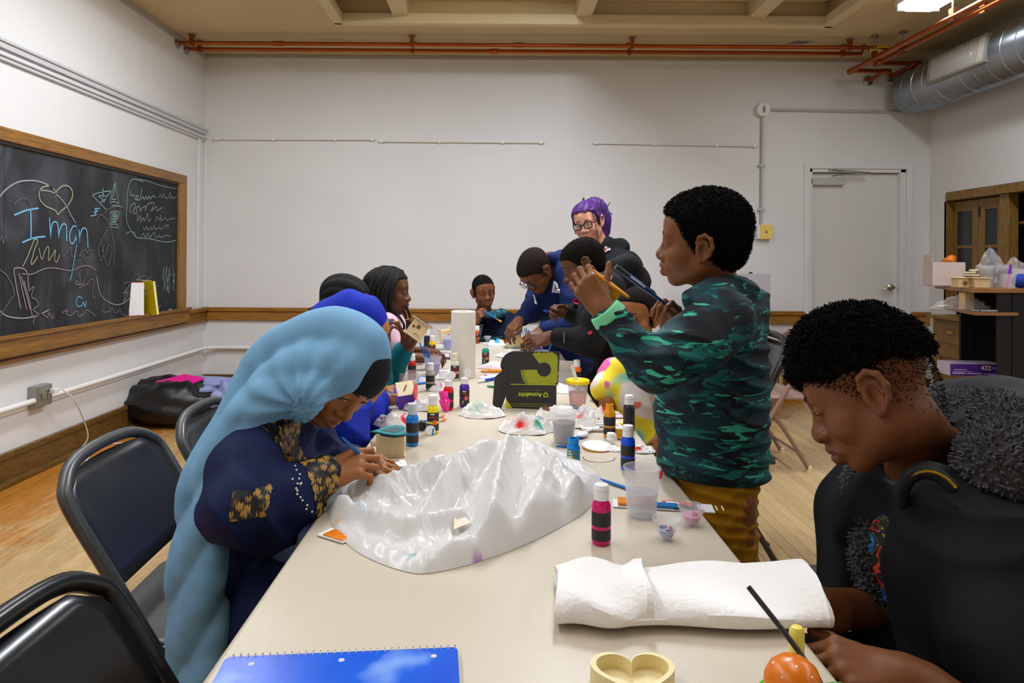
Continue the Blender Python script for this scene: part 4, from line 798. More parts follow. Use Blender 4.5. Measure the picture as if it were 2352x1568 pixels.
# small open jars and loose caps
p = onT(1319, 1064); t = empty('paint_jar', (p.x, p.y + .016, TZ)); mb = MB(); mb.lathe([(0, 0), (.0155, 0), (.0165, .003), (.0165, .036), (.0125, .043), (.0118, .046), (.0135, .047), (.0135, .058), (.0115, .058), (.0105, .044), (0, .044)], 28, cap=False); mb.build('jar_body', paint((10, 128, 206)), t, smooth=True)
mb = MB(); band(mb, .0169, .01, .034, -150, -95); band(mb, .0169, .012, .032, -95, -40); lb = mb.build('label', mat('jar_label', (60, 120, 140), .4), t, smooth='all'); mb = MB(); band(mb, .0172, .014, .017, -140, -100); band(mb, .0172, .02, .024, -140, -110); band(mb, .0172, .027, .030, -140, -118); mb.build('label_print', mat('yellow_print', (240, 220, 30), .5), lb, smooth='all'); tag(t, 'small open blue paint jar at the edge of the white bag', 'paint jar')
p = onT(1149, 791); t = empty('paint_jar', (p.x, p.y + .02, TZ), rot=(R(-6), R(8), 0)); mb = MB(); mb.lathe([(0, 0), (.02, 0), (.022, .003), (.022, .022), (.015, .03), (0, .03)], 24, cap=False); mb.build('jar_body', paint((246, 116, 12)), t, smooth=True); mb = MB(); mb.lathe([(.0165, .028), (.0165, .042), (.015, .044), (0, .044)], 20, cap=False); mb.build('jar_cap', M_black, t, smooth=True); tag(t, 'small orange paint jar with black cap far down the table', 'paint jar')
def loose_cap(u, v, m, label, rot, r=.0135, h=.02): 
    p = onT(u, v); t = empty('bottle_cap', (p.x, p.y + r, TZ + (r if rot[0] or rot[1] else 0)), rot=rot); mb = MB(); mb.lathe([(0, 0), (r, 0), (r, h * .9), (r * .92, h), (0, h)], 22, cap=False); mb.build('cap_shell', m, t, smooth=True); mb = MB(); band(mb, r + .0004, h * .55, h * .6); mb.build('rim_line', mat('cap_seam', (200, 198, 194), .4), t); tag(t, label, 'cap', 'loose bottle caps'); return t
loose_cap(967, 988, mat('cap_black', (34, 32, 32), .4), 'black bottle cap lying on its side beside the yellow bottle', (R(90), 0, R(10)))
loose_cap(1405, 1022, M_capw, 'white bottle cap sitting on the ochre stained lid', (0, 0, 0), .0115, .018).location.z = TZ + .012
p = onT(988, 1001); t = empty('flip_cap', p + Vector((0, .012, .0135)), rot=(R(78), R(10), R(8))); mb = MB(); mb.lathe([(0, -.002), (.0135, -.002), (.0135, .003), (0, .003)], 24, cap=False); mb.build('disc', M_capw, t, smooth=True); mb = MB(); mb.bb((.005, -.013, .0031), (.009, .006, .0042)); mb.build('blue_smear', paint((20, 110, 190)), t); tag(t, 'white flip cap with blue smear leaning at the bag edge', 'cap', 'loose bottle caps')
p = onT(1375, 1034); t = empty('stained_lid', (p.x, p.y + .02, TZ), rot=(R(4), R(3), 0)); mb = MB(); mb.lathe([(0, .002), (.036, 0), (.040, .004), (.041, .007), (.036, .010), (.02, .012), (0, .011)], 36, cap=False); mb.build('lid_disc', mat('lid_white', (238, 232, 224), .4, bump=.3, bscale=60), t, smooth=True); mb = MB(); band(mb, .0412, .0015, .006, 150, 330); mb.build('ochre_rim', paint((214, 150, 30)), t, smooth='all'); tag(t, 'white plastic lid with ochre paint on its rim', 'lid')
# cups
def liq(rgb, a=.86): return mat('liquid_%d_%d_%d' % rgb, rgb, .08, alpha=a, spec=.5)
def cupT(u, v, rb, rt, h, label, liquid=None, lv=.5, **k): p = onT(u, v); return cup('plastic_cup', (p.x, p.y + rb, TZ), rb, rt, h, label, liquid, lv, group='water and paint cups on the tables', **k)
cupT(1481, 1197, .0285, .0345, .092, 'large frosted cup half full of clear water in front', liq((206, 208, 222), .4), .52)
p = onT(1481, 1197); t = empty('red_drip', (p.x + .037, p.y + .03, TZ + .081), rot=(0, R(10), 0)); mb = MB(); mb.ball((0, 0, 0), (.0032, .006, .010), 10, 8); mb.build('drop', paint((226, 20, 40)), t, smooth=True); tag(t, 'red paint drip on the rim of the large frosted cup', 'paint drip')
cupT(1297, 1022, .027, .0355, .083, 'frosted cup of murky grey brown paint water', liq((112, 98, 92), .93), .68)
c_ = cupT(1534, 1244, .0105, .0235, .034, 'tiny dosing cup with blue and red paint in front', liq((176, 186, 226), .75), .55); mb = MB(); mb.ball((.006, -.006, .016), (.005, .004, .011), 8, 6); mb.build('red_paint', paint((200, 30, 50)), c_, smooth=True); mb = MB(); mb.ball((-.009, -.012, .027), (.007, .002, .0035), 8, 6); mb.ball((0, -.015, .022), (.006, .002, .002), 8, 6); mb.build('blue_paint', paint((20, 30, 150)), c_, smooth=True)
c_ = cupT(1593, 1212, .0125, .0245, .033, 'tiny dosing cup with pink paint near the table edge', liq((232, 160, 196), .7), .6); mb = MB(); mb.ball((.005, -.004, .016), (.007, .006, .012), 8, 6); mb.build('pink_paint', paint((206, 20, 110)), c_, smooth=True)
cupT(936, 897, .032, .040, .062, 'frosted cup with a little pink water behind the purple house', liq((246, 150, 156), .8), .35)
cupT(992, 862, .030, .037, .072, 'cup of purple paint water with blue brushes', liq((120, 60, 180), .92), .66)
cupT(1028, 804, .026, .033, .078, 'cup of bright blue paint water left of the towel roll', liq((10, 104, 224), .95), .72)
cupT(1101, 776, .028, .035, .085, 'pale blue cup with brushes half hidden by the towel roll', liq((120, 176, 224), .9), .5, m=mat('blue_cup', (170, 206, 240), .25, alpha=.6))
cupT(1220, 808, .030, .036, .085, 'pale blue cup crammed with blue brushes before the black hoodie', liq((90, 150, 220), .9), .6, m=mat('blue_cup', (170, 206, 240), .25, alpha=.6))
cupT(1243, 838, .028, .036, .062, 'cup of pale green paint water behind the mailer box', liq((206, 226, 160), .95), .8)
c_ = cupT(1329, 940, .027, .0355, .086, 'cup of orange paint water under a yellow lid', liq((230, 116, 52), .95), .62, lid=mat('yellow_lid', (246, 214, 10), .35))
cupT(966, 838, .014, .022, .03, 'tiny dosing cup of hot pink paint beside the purple cup', liq((236, 40, 190), .9), .6)
cupT(1120, 785, .013, .021, .03, 'tiny dosing cup with violet and pink paint far down the table', liq((84, 66, 130), .9), .6)
cupT(1010, 808, .014, .022, .028, 'tiny dosing cup of green paint left of the blue cup', liq((20, 140, 110), .9), .6)
cupT(1192, 790, .026, .032, .06, 'clear cup standing behind the small orange jar', liq((226, 224, 226), .4), .4)
# brushes
M_bh = mat('brush_blue', (8, 96, 178), .3, spec=.6); M_fer = mat('ferrule', (190, 190, 190), .25, metal=1); M_brs = mat('bristle_orange', (226, 140, 30), .7)
def brush(a, b, label, grp, r=.0032, tipm=None, L=.175, tip=True):
    a, b = Vector(a), Vector(b); d = (b - a).normalized(); t = empty('paint_brush', a); L = (b - a).length
    mb = MB(); k = .72 if tip else .999
    mb.tube([d * 0, d * (L * .05), d * (L * k * .55), d * (L * k)], [r * .45, r * .7, r * 1.25, r * .9], 8); mb.build('handle', M_bh, t, smooth=True)
    if tip:
        mb = MB(); mb.tube([d * (L * k), d * (L * .86)], r * .95, 8); mb.build('ferrule', M_fer, t, smooth=True); mb = MB(); mb.tube([d * (L * .86), d * (L * .93), d * L], [r * .9, r * 1.3, r * .4], 8); mb.build('bristles', tipm or M_brs, t, smooth=True)
    tag(t, label, 'brush', grp); return t
g1 = 'blue brushes in the purple cup'; q = onT(992, 862) + Vector((0, .03, .006))
for (u, v, dx) in ((961, 780, -.004), (973, 792, .004), (980, 797, .008)): brush(F(u, v, q.y), q + Vector((dx, 0, 0)), 'blue handled brush leaning in the cup of purple water', g1, tip=False)
g2 = 'blue brushes in the pale blue cup'; q = onT(1220, 808) + Vector((0, .03, .006))
for (u, v, dx) in ((1204, 753, -.006), (1208, 752, -.002), (1213, 757, .003), (1216, 759, .008), (1186, 745, -.012)): brush(F(u, v, q.y), q + Vector((dx, 0, 0)), 'blue handled brush in the crammed pale blue cup', g2, tip=False)
g3 = 'blue brushes in the pale green cup'; q = onT(1243, 838) + Vector((0, .03, .006))
brush(F(1276, 769, q.y), q + Vector((.012, 0, 0)), 'blue brush leaning right out of the pale green cup', g3, tip=False); brush(F(1213, 757, q.y), q + Vector((-.012, .0, 0)), 'dark blue brush leaning left out of the pale green cup', g3, tip=False)
q = onT(1101, 776) + Vector((0, .03, .006))
for u, v in ((1110, 727), (1114, 729)): brush(F(u, v, q.y), q, 'blue brush standing in the cup hidden by the towel roll', 'blue brushes behind the towel roll', tip=False)
brush(onT(1276, 1028) + Vector((0, 0, .004)), onT(1318, 1028) + Vector((0, .0, .004)), 'flat blue brush lying behind the open blue jar', None, tip=False)
q = onT(955, 990); brush(q + Vector((-.03, .02, .005)), onT(1026, 966) + Vector((0, 0, .005)), 'orange tipped brush lying behind the yellow bottle', 'brushes lying behind the yellow bottle'); brush(q + Vector((-.03, .035, .005)), onT(1022, 957) + Vector((0, 0, .005)), 'second brush lying farther behind the yellow bottle', 'brushes lying behind the yellow bottle')
brush(onT(1338, 964) + Vector((0, 0, .02)), onT(1317, 985) + Vector((0, 0, .07)), 'short blue brush poking from the murky cup', None, tip=False)
# brush pack: five brushes side by side in a sleeve, and the flat brush carton
g4 = 'new brushes fanned behind the frosted cup'; a = onT(1376, 1104); b = onT(1450, 1136)
for k in range(6): off = Vector((.0045 * k - .004, -.0052 * k + .008, .004)); brush(a + off, b + off + Vector((.02, -.004, 0)), 'new blue brush with orange bristles lying in the fan', g4, r=.003)
p0, p1 = onT(1408, 1164), onT(1642, 1178); t = empty('brush_package', (p0 + p1) / 2 + Vector((0, 0, .001)), math.atan2(p1.y - p0.y, p1.x - p0.x)); L_ = (p1 - p0).length
mb = MB(); mb.bb((-L_ / 2, -.004, 0), (L_ / 2, .040, .002)); mb.build('card', mat('pack_white', (228, 226, 226), .4), t); mb = MB(); mb.bb((.02, -.003, .002), (L_ / 2 - .022, .039, .0035)); mb.build('black_print', mat('pack_black', (22, 22, 24), .4), t)
mb = MB(); mb.bb((-.018, .0, .002), (.028, .022, .007)); mb.build('blue_window', mat('pack_blue', (40, 110, 170), .15), t); mb = MB(); mb.bb((.0, .022, .0025), (.05, .039, .0045)); mb.build('red_print', mat('pack_red', (206, 24, 24), .4), t); mb = MB(); mb.bb((.05, .016, .0035), (.058, .036, .0045)); mb.build('orange_print', M_pro, t)
for k in range(5): mb = MB(); mb.tube([(-L_ / 2 + .01, .004 + .007 * k, .006), (-.02, .004 + .007 * k, .006)], .0034, 8); mb.build('brush_head', M_brs, t, smooth=True)
text('print', 'ARL', .018, Matrix.Translation((.075, .018, .0037)) @ Matrix.Rotation(R(90), 4, 'Z'), M_prw, t); mb = MB(); mb.bb((.008, .026, .0046), (.034, .034, .0049)); [mb.bb((.092 + .012 * k, .004, .0036), (.094 + .012 * k, .03, .0039)) for k in range(3)]; mb.build('small_print', M_prw, t); tag(t, 'black and white brush package lying across the table edge', 'package')
# paper towel roll
p = onT(1062, 871); t = empty('paper_towel_roll', (p.x, p.y + .052, TZ)); rr_ = .0515; mb = MB(); mb.lathe([(.02, .0), (rr_ - .002, 0), (rr_, .003), (rr_, .277), (rr_ - .003, .28), (.022, .28), (.02, .277), (.02, .0)], 48, cap=False)
M_towel = mat('paper_towel', (238, 230, 220), .85, bump=.35, bscale=160); mb.build('towel_layers', M_towel, t, smooth=True); mb = MB(); mb.lathe([(.0201, .001), (.0201, .279), (.0185, .279), (.0185, .001)], 24, cap=False); mb.build('core', mat('cardboard', (168, 138, 100), .8), t, smooth=True); mb = MB(); band(mb, rr_ + .0006, .003, .277, 8, 40); mb.build('loose_edge', M_towel, t, smooth='all'); tag(t, 'white paper towel roll standing upright mid table', 'paper towel roll')
# folded paper towels in front
t = empty('folded_towels', T(1600, 1420, TZ)); o = t.location.copy()
def towel_layer(u0, u1, seed, w, lift, nm):
    n, m = 60, 26; vs = []; fs = []; rs = np.random.RandomState(seed); ph = rs.rand(4) * 6
    x0, x1 = T(u0, 1440, TZ).x, T(u1, 1440, TZ).x; yc0, yc1 = T(u0, 1405, TZ).y, T(u1, 1400, TZ).y
    for i in range(n):
        q = i / (n - 1); x = x0 + (x1 - x0) * q; yc = .985 + .006 * math.sin(q * 4 + ph[0]); hh = .030 + .012 * math.sin(q * 3.2 + ph[1]) * .5 + .012 * (q > .75) * (q - .75) * 4
        for j in range(m):
            a = 2 * math.pi * j / m; ca, sa = math.cos(a), math.sin(a)
            rx = w * (1 + .05 * math.sin(q * 9 + ph[2])); e = .7
            yy = yc + rx * math.copysign(abs(ca) ** e, ca); zz = lift + hh * (1 + math.copysign(abs(sa) ** e, sa)) * .5 * 1.25 + (.006 * math.sin(q * 7 + ca * 3 + ph[3]) if sa > 0 else 0)
            vs.append((x - o.x + (.012 * ca if i in (0, n - 1) else 0), yy - o.y, zz))
    for i in range(n - 1):
        for j in range(m): j2 = (j + 1) % m; fs.append((i * m + j, i * m + j2, (i + 1) * m + j2, (i + 1) * m + j))
    fs.append(list(range(m))[::-1]); fs.append([(n - 1) * m + j for j in range(m)])
    mb = MB(); mb.add(vs, fs); return mb.build(nm, mat('paper_towel_fold', (240, 236, 232), .85, bump=.55, bscale=130), t, smooth=True)
towel_layer(1290, 1500, 2, .075, .001, 'towel_layer'); towel_layer(1412, 1900, 9, .081, .0015, 'towel_layer'); tag(t, 'folded white paper towels lying across the near table', 'paper towels')
# spiral notebook
p0, p1, p2 = T(520, 1521, TZ), T(1051, 1498, TZ), T(1056, 1568, TZ); M4 = frame_m(p0, p1 - p0, p0 - p2 + (p1 - p0) * .6); Wn = (p1 - p0).length; t = empty('spiral_notebook', p0); t.rotation_euler = M4.to_euler()
mb = MB(); mb.prism(rrect(0, Wn, -.2, -.004, .008), .001, .007); mb.build('pages', mat('page_white', (238, 236, 236), .7), t); nb_c = ramp_mat('cover_blue', [(0.42, (4, 78, 206)), (0.62, (10, 90, 214)), (0.8, (150, 190, 240))], 7, (1, 1, 1), .25, detail=3, bump=0)
mb = MB(); mb.prism(rrect(0, Wn, -.2, -.002, .008), .007, .0085); cv = mb.build('cover', nb_c, t, bevel=.0006)
mb = MB()
for x in (.035, Wn / 2, Wn - .03): mb = MB(); mb.lathe([(0, 0), (.0038, 0), (0, .0004)], 16, Matrix.Translation((x, -.02, .0086))); mb.build('punch_hole', mat('hole_grey', (200, 200, 200), .6), cv)
for k in range(int(Wn / .0088)): mb = MB(); x = .008 + k * .0088; mb.tube([(x + .001 * math.sin(a), -.002 + .0055 * math.cos(a), .0052 + .0052 * math.sin(a)) for a in [2 * math.pi * i / 10 for i in range(10)]], .0006, 5, closed=True); mb.build('wire_loop', M_fer, t, smooth=True)
tag(t, 'blue spiral notebook at the bottom edge of the near table', 'notebook')
# heart tray
p = T(1452, 1568, TZ); t = empty('heart_tray', (p.x, p.y - .012, TZ)); hz = [(16 * math.sin(a) ** 3, 13 * math.cos(a) - 5 * math.cos(2 * a) - 2 * math.cos(3 * a) - math.cos(4 * a)) for a in [2 * math.pi * i / 60 for i in range(60)]]
sc = .0031; out = [(x * sc, y * sc) for x, y in hz]; inn = [(x * sc * .86, y * sc * .86 + .0012) for x, y in hz]; mb = MB(); n = 60
vs = [(x, y, z) for z in (0, .022) for x, y in out] + [(x, y, .022) for x, y in inn] + [(x, y, .005) for x, y in inn]; fs = []
for i in range(n): j = (i + 1) % n; fs += [(i, j, n + j, n + i), (n + i, n + j, 2 * n + j, 2 * n + i), (2 * n + i, 2 * n + j, 3 * n + j, 3 * n + i)]
fs += [list(range(3 * n, 4 * n))]; mb.add(vs, fs); mb.build('tray_rim', mat('tray_wood', (232, 214, 160), .5, var=.08, vscale=30), t, smooth=True, bevel=.0015); tag(t, 'cream heart shaped wooden tray at the bottom edge', 'tray')
# burger shaped toy with a straw
d0 = .73; p = F(1822, 1568, d0); t = empty('toy_burger', (p.x, p.y, TZ)); zt = F(1822, 1510, d0).z - TZ
mb = MB(); mb.lathe([(0, 0), (.03, 0), (.034, .012), (.034, .03), (0, .03)], 32, cap=False); mb.build('bottom_bun', paint((206, 116, 20)), t, smooth=True)
mb = MB(); vs = []; n = 48
for i in range(n): a = 2 * math.pi * i / n; r_ = .040 + .005 * math.sin(5 * a); vs += [(0, 0, .034), (r_ * math.cos(a) + (.024 if math.cos(a) > .3 else 0), r_ * math.sin(a), .032 + .004 * math.sin(4 * a))]
mb.add(vs, [(2 * i, 2 * i + 1, 2 * ((i + 1) % n) + 1) for i in range(n)]); mb.build('lettuce', paint((60, 170, 10)), t, smooth='all', solid=.003)
mb = MB(); mb.lathe([(.030, zt - .036), (.0295, zt - .022), (.024, zt - .010), (.014, zt - .002), (0, zt)], 36, cap=False); mb.lathe([(0, .034), (.0295, .034), (.030, zt - .036)], 36, cap=False); tb = mb.build('top_bun', paint((214, 112, 12)), t, smooth=True)
for a, q in ((-95, .8), (-60, .55), (-140, .6), (-100, .3), (-40, .85), (-150, .95), (30, .5), (100, .6), (170, .5)):
    mb = MB(); rq = .0315 * math.sin(q * 1.4) * .98; mb.ball((rq * math.cos(R(a)), rq * math.sin(R(a)), zt - .034 + .034 * math.cos(q * 1.45)), .0021, 8, 6); mb.build('sesame_seed', mat('seed_white', (240, 236, 226), .4), tb, smooth=True)
tag(t, 'toy burger with orange bun, white seeds and green lettuce', 'toy')
pc = F(1830, 1500, .80); t = empty('yellow_post', (pc.x, .80, TZ)); mb = MB(); zz = F(1830, 1437, .80).z - TZ; mb.lathe([(0, 0), (.0085, 0), (.0085, zz - .006), (.006, zz - .001), (0, zz)], 20, cap=False); mb.build('peg', paint((232, 214, 96)), t, smooth=True); mb = MB(); mb.lathe([(.0095, 0), (.0095, .004), (.0085, .005)], 20); mb.build('peg_foot', paint((226, 206, 90)), t, smooth=True); tag(t, 'pale yellow upright peg behind the toy burger', 'peg')
a, b_, c_ = F(1719, 1347, .80), F(1800, 1450, .765), F(1905, 1600, .70); t = empty('black_straw', c_); mb = MB(); mb.tube([p - c_ for p in bez([a, b_, F(1848, 1515, .745), c_], 6)], .0031, 10); mb.build('straw_tube', mat('straw_black', (40, 38, 36), .35), t, smooth=True); mb = MB(); mb.tube([c_ - c_, Vector((.012, -.01, TZ - c_.z + .001))], .0036, 10); mb.build('straw_base', M_black, t, smooth=True); tag(t, 'bent black straw rising in front of the folded towels', 'straw')
# orange packet
p = T(772, 1232, TZ); t = empty('orange_packet', p, R(-32)); mb = MB(); mb.bb((-.03, -.018, .001), (.034, .018, .004)); mb.build('foil', mat('packet_white', (232, 228, 224), .35), t, bevel=.001); mb = MB(); mb.bb((-.018, -.016, .004), (.032, .014, .0062)); mb.build('print', mat('packet_orange', (224, 122, 16), .3, var=.5, vscale=90), t, bevel=.001); tag(t, 'small orange and white packet tucked under the white bag', 'packet')
# heart lidded wooden box
p = onT(893, 1052); t = empty('heart_box', (p.x, p.y + .03, TZ), R(6)); mb = MB(); mb.bb((-.037, -.026, 0), (.037, .026, .004)); mb.bb((-.035, -.024, .004), (.035, .024, .058)); mb.build('box_body', M_ply, t, bevel=.001)
sc = .0031; Mh = Matrix.Translation((0, 0, .058)) @ Matrix.Rotation(R(-82), 4, 'Z')
mb = MB(); mb.prism([(x * sc, y * sc) for x, y in hz], 0, .005, Mh); ld_ = mb.build('heart_lid', mat('lid_teal', (40, 136, 140), .5, var=.3, vscale=40), t, bevel=.001)
mb = MB(); mb.prism([(x * sc * .55, y * sc * .55 + .004) for x, y in hz], .005, .0058, Mh); mb.build('painted_heart', mat('lid_slate', (70, 92, 98), .6, var=.4, vscale=80), ld_); mb = MB(); mb.prism([(x * sc * 1.02, y * sc * 1.02) for x, y in hz], -.002, .0015, Mh); mb.build('painted_edge', mat('lid_dark', (24, 40, 46), .5), ld_)
mb = MB(); mb.lathe([(.009, 0), (.009, .012), (0, .012)], 16, aim((-.036, -.018, .036), (-1, -.3, 0))); mb.build('peg', M_ply, t, smooth=True); mb = MB(); mb.bb((.0352, -.003, .024), (.0356, .018, .027)); mb.bb((.0352, .0, .046), (.0356, .010, .0485)); mb.build('slot', M_black, t); tag(t, 'raw wood box with teal painted heart lid beside the girl painting', 'wooden box')
# small raw box pieces far down the table
def bird_house(nm, p, rot, label, sc_=1.0, m=None, lidm=None, gable=False):
    t = empty(nm, p, rot=rot); m = m or M_ply; a = .03 * sc_; mb = MB(); mb.bb((-a, -a * .8, 0), (a, a * .8, a * 2)); mb.build('box_body', m, t, bevel=.001)
    mb = MB(); mb.bb((-a * 1.35, -a * 1.1, a * 2), (a * 1.35, a * 1.1, a * 2 + .005)); mb.build('roof_plate', lidm or M_ply2, t, bevel=.001); mb = MB(); mb.bb((-a * 1.3, -a * 1.0, -.005), (a * 1.3, a * 1.0, 0)); mb.build('base_plate', lidm or M_ply2, t, bevel=.001)
    mb = MB(); mb.lathe([(.0045 * sc_, 0), (.0045 * sc_, .02 * sc_), (0, .021 * sc_)], 10, aim((0, -a * .8, a * .5), (0, -1, 0))); mb.build('peg', m, t, smooth=True); mb = MB(); mb.lathe([(.008 * sc_, 0), (.008 * sc_, .0006), (0, .0008)], 14, aim((0, -a * .8, a * 1.3), (0, -1, 0))); mb.build('hole', mat('dark_wood', (110, 84, 50), .6), t)
    tag(t, label, 'wooden box'); return t
p = onT(1012, 790); bird_house('wooden_box', (p.x, p.y + .03, TZ + .046), (0, R(82), R(20)), 'raw wood box lying on its side left of the towel roll')
p = onT(1180, 800); t = bird_house('wooden_box', (p.x, p.y + .03, TZ + .006), (0, 0, R(10)), 'raw wood box with wet blue lid under the boy in navy hoodie', 1.2, lidm=mat('blue_smear_lid', (140, 160, 160), .5, var=.5, vscale=50))
# purple house held by the girl in royal blue
p = onT(930, 942); t = empty('painted_house', (p.x, p.y + .04, TZ + .006), rot=(R(8), R(-6), R(16))); M_pur = mat('purple_paint', (92, 46, 168), .4, var=.2, vscale=40); a = .029
mb = MB(); mb.bb((-a, -.024, 0), (a, .024, .045)); mb.build('house_body', M_pur, t, bevel=.001)
mb = MB(); mb.add([(-a, -.024, .045), (a, -.024, .045), (a, .024, .078), (-a, .024, .078), (-a, .024, .045), (a, .024, .045)], [(0, 1, 2, 3), (1, 5, 2), (0, 3, 4), (3, 2, 5, 4), (0, 4, 5, 1)]); ro = mb.build('sloped_top', M_ply2, t, bevel=.001); mb = MB(); Mx = frame_m((0, 0, .0628), (1, 0, 0), (0, .048, .033)); mb.bb((-.002, -.013, 0), (.002, .013, .0006), Mx @ Matrix.Rotation(R(-28), 4, 'Z')); mb.build('coin_slot', mat('slot_dark', (70, 50, 34), .7), ro)
hs = [(x * .0022, y * .0022 + .03) for x, y in hz]
mb = MB(); mb.prism(hs, 0, .004, frame_m((-a - .005, 0, .01), (0, 1, 0), (0, 0, 1))); mb.build('purple_side', mat('purple_pale', (140, 104, 206), .4, var=.3, vscale=60), t, bevel=.001); mb = MB(); mb.prism(hs, 0, .004, frame_m((a + .003, 0, .008), (.35, 1, 0), (0, 0, 1))); mb.build('red_side', mat('red_wet', (226, 36, 30), .35, var=.3, vscale=60), t, bevel=.001); tag(t, 'purple painted house box with red heart side and coin slot', 'wooden box')
# hot pink bottle coated in paint
p = onT(1026, 947); t = empty('pink_bottle', (p.x - .004, p.y + .02, TZ), rot=(0, R(-8), 0)); mb = MB(); mb.lathe([(0, 0), (.009, 0), (.0185, .028), (.0185, .036), (.0125, .043), (.0145, .045), (.0145, .062), (.011, .064), (0, .062)], 24, cap=False); mb.build('bottle_body', mat('hot_pink_gloss', (250, 10, 150), .15, coat=.5), t, smooth=True); mb = MB(); mb.lathe([(.0148, .055), (.0155, .060), (.0135, .066), (.012, .062)], 24, cap=False); mb.build('dripping_rim', mat('hot_pink_gloss2', (255, 60, 170), .2), t, smooth=True); tag(t, 'hot pink paint coated bottle beside the red one', 'paint bottle')
# crumpled tissues
M_tis = mat('tissue', (236, 232, 228), .8, attr=True, bump=.2, bscale=70)
def colattr(me, cols):
    at = me.color_attributes.new('Col', 'FLOAT_COLOR', 'POINT'); a = np.ones((len(me.vertices), 4), np.float32); a[:, :3] = cols; at.data.foreach_set('color', a.ravel())
def crumple(u, v, w, d, h, label, seed, spots=(), name='tissue', base=(238, 234, 230), z=TZ):
    from mathutils import noise as mn
    p = T(u, v, z); t = empty(name, (p.x, p.y + d * .5, z + .0008)); n, m = 34, 16; vs = []; fs = []; cols = []
    bc = np.array(lin(base))
    for j in range(m):
        q = j / (m - 1)
        for i in range(n):
            a = 2 * math.pi * i / n; rr0 = 1 - q
            e = Vector((math.cos(a) * rr0 * 2, math.sin(a) * rr0 * 2, seed * 1.7))
            k1 = mn.noise(e * 1.3); k2 = abs(mn.noise(e * 2.6 + Vector((9, 0, 0)))); k3 = mn.noise(Vector((math.cos(a) * 1.5, math.sin(a) * 1.5, seed * 3.1)))
            rad = rr0 * (1 + .32 * k3); zz = .8 * h * (max(0, (1 - rr0 ** 3.5)) * (.55 + .5 * max(-.5, k1)) + .42 * k2 * (1 - rr0 ** 5) + .14 * rr0 * max(0, k3))
            vs.append((math.cos(a) * rad * w * .5, math.sin(a) * rad * d * .5, max(0, zz)))
            c = bc.copy()
            for (sa, sr, srad, rgb) in spots:
                dx = math.cos(a) * rr0 - math.cos(R(sa)) * sr; dy = math.sin(a) * rr0 - math.sin(R(sa)) * sr; dd = math.hypot(dx, dy) + .12 * mn.noise(e * 4)
                f = min(1, max(0, (srad - dd) / (.35 * srad))); c = c * (1 - f) + np.array(lin(rgb)) * f
            cols.append(c)
    for j in range(m - 1):
        for i in range(n): i2 = (i + 1) % n; fs.append((j * n + i, j * n + i2, (j + 1) * n + i2, (j + 1) * n + i))
    mb = MB(); mb.add(vs, fs); o_ = mb.build('crumpled_sheet', M_tis, t); colattr(o_.data, np.array(cols)); tag(t, label, 'tissue', 'crumpled tissues on the tables'); return t
crumple(905, 985, .13, .09, .055, 'crumpled tissue with pink and red stains beside the purple house', 3, ((200, .5, .3, (150, 70, 120)), (320, .6, .3, (230, 50, 60)), (60, .5, .25, (240, 120, 110))))
crumple(1105, 962, .135, .09, .062, 'crumpled tissue with pale green tint in front of the violet bottle', 8, ((230, .4, .5, (206, 220, 204)),))
crumple(1212, 1000, .15, .10, .068, 'crumpled tissue with blue, red and green paint by the bag', 14, ((20, .55, .32, (10, 120, 206)), (250, .6, .26, (230, 50, 40)), (190, .55, .2, (236, 80, 70)), (310, .7, .25, (60, 170, 140))))
crumple(1342, 985, .10, .09, .085, 'crumpled white tissue in front of the orange cup', 21, ((250, .6, .15, (240, 120, 120)),)); crumple(1385, 968, .05, .05, .06, 'small red stained tissue at the table edge', 25, ((0, .4, .6, (240, 60, 50)),))
crumple(1253, 965, .06, .06, .05, 'brown stained tissue wedged behind the murky cup', 31, ((90, .3, .7, (120, 84, 56)),)); crumple(1480, 1042, .075, .045, .022, 'flat tissue strip with red paint right of the blue bottle', 36, ((230, .6, .35, (230, 40, 30)),)); crumple(1405, 1038, .06, .05, .014, 'flat crumpled tissue under the white bottle cap', 38)
crumple(1005, 900, .07, .05, .045, 'tissue with pink streaks beside the grey bottle', 41, ((150, .5, .35, (216, 140, 190)), (300, .5, .3, (226, 170, 200)))); crumple(965, 945, .11, .07, .05, 'white crumpled tissue right of the purple house', 44, ((210, .7, .2, (230, 60, 70)),)); crumple(1030, 872, .07, .05, .012, 'flat white tissue left of the white bottle', 46)
crumple(1140, 795, .12, .10, .05, 'crumpled tissue with light blue stain far down the table', 52, ((270, .4, .4, (70, 170, 230)),)); crumple(1185, 822, .2, .12, .045, 'wide pale tissue heap behind the mailer box', 57, ((120, .5, .3, (238, 232, 190)),)); crumple(1000, 815, .10, .07, .03, 'tissue with blue and green stains left of the blue cup', 61, ((200, .4, .4, (80, 160, 210)), (20, .5, .3, (30, 140, 110)))); crumple(1175, 842, .22, .10, .03, 'grey speckled tissue heap left of the mailer box', 66, ((40, .4, .25, (120, 116, 120)), (180, .4, .2, (236, 150, 130)))); crumple(1285, 905, .12, .13, .04, 'white tissue heap right of the mailer box', 71)
crumple(1290, 955, .14, .08, .035, 'white tissue between the mailer box and the orange cup', 74); crumple(1130, 870, .12, .05, .018, 'clear film scraps with pink print before the towel roll', 77, ((180, .5, .3, (190, 120, 180)), (20, .5, .25, (230, 150, 160))))
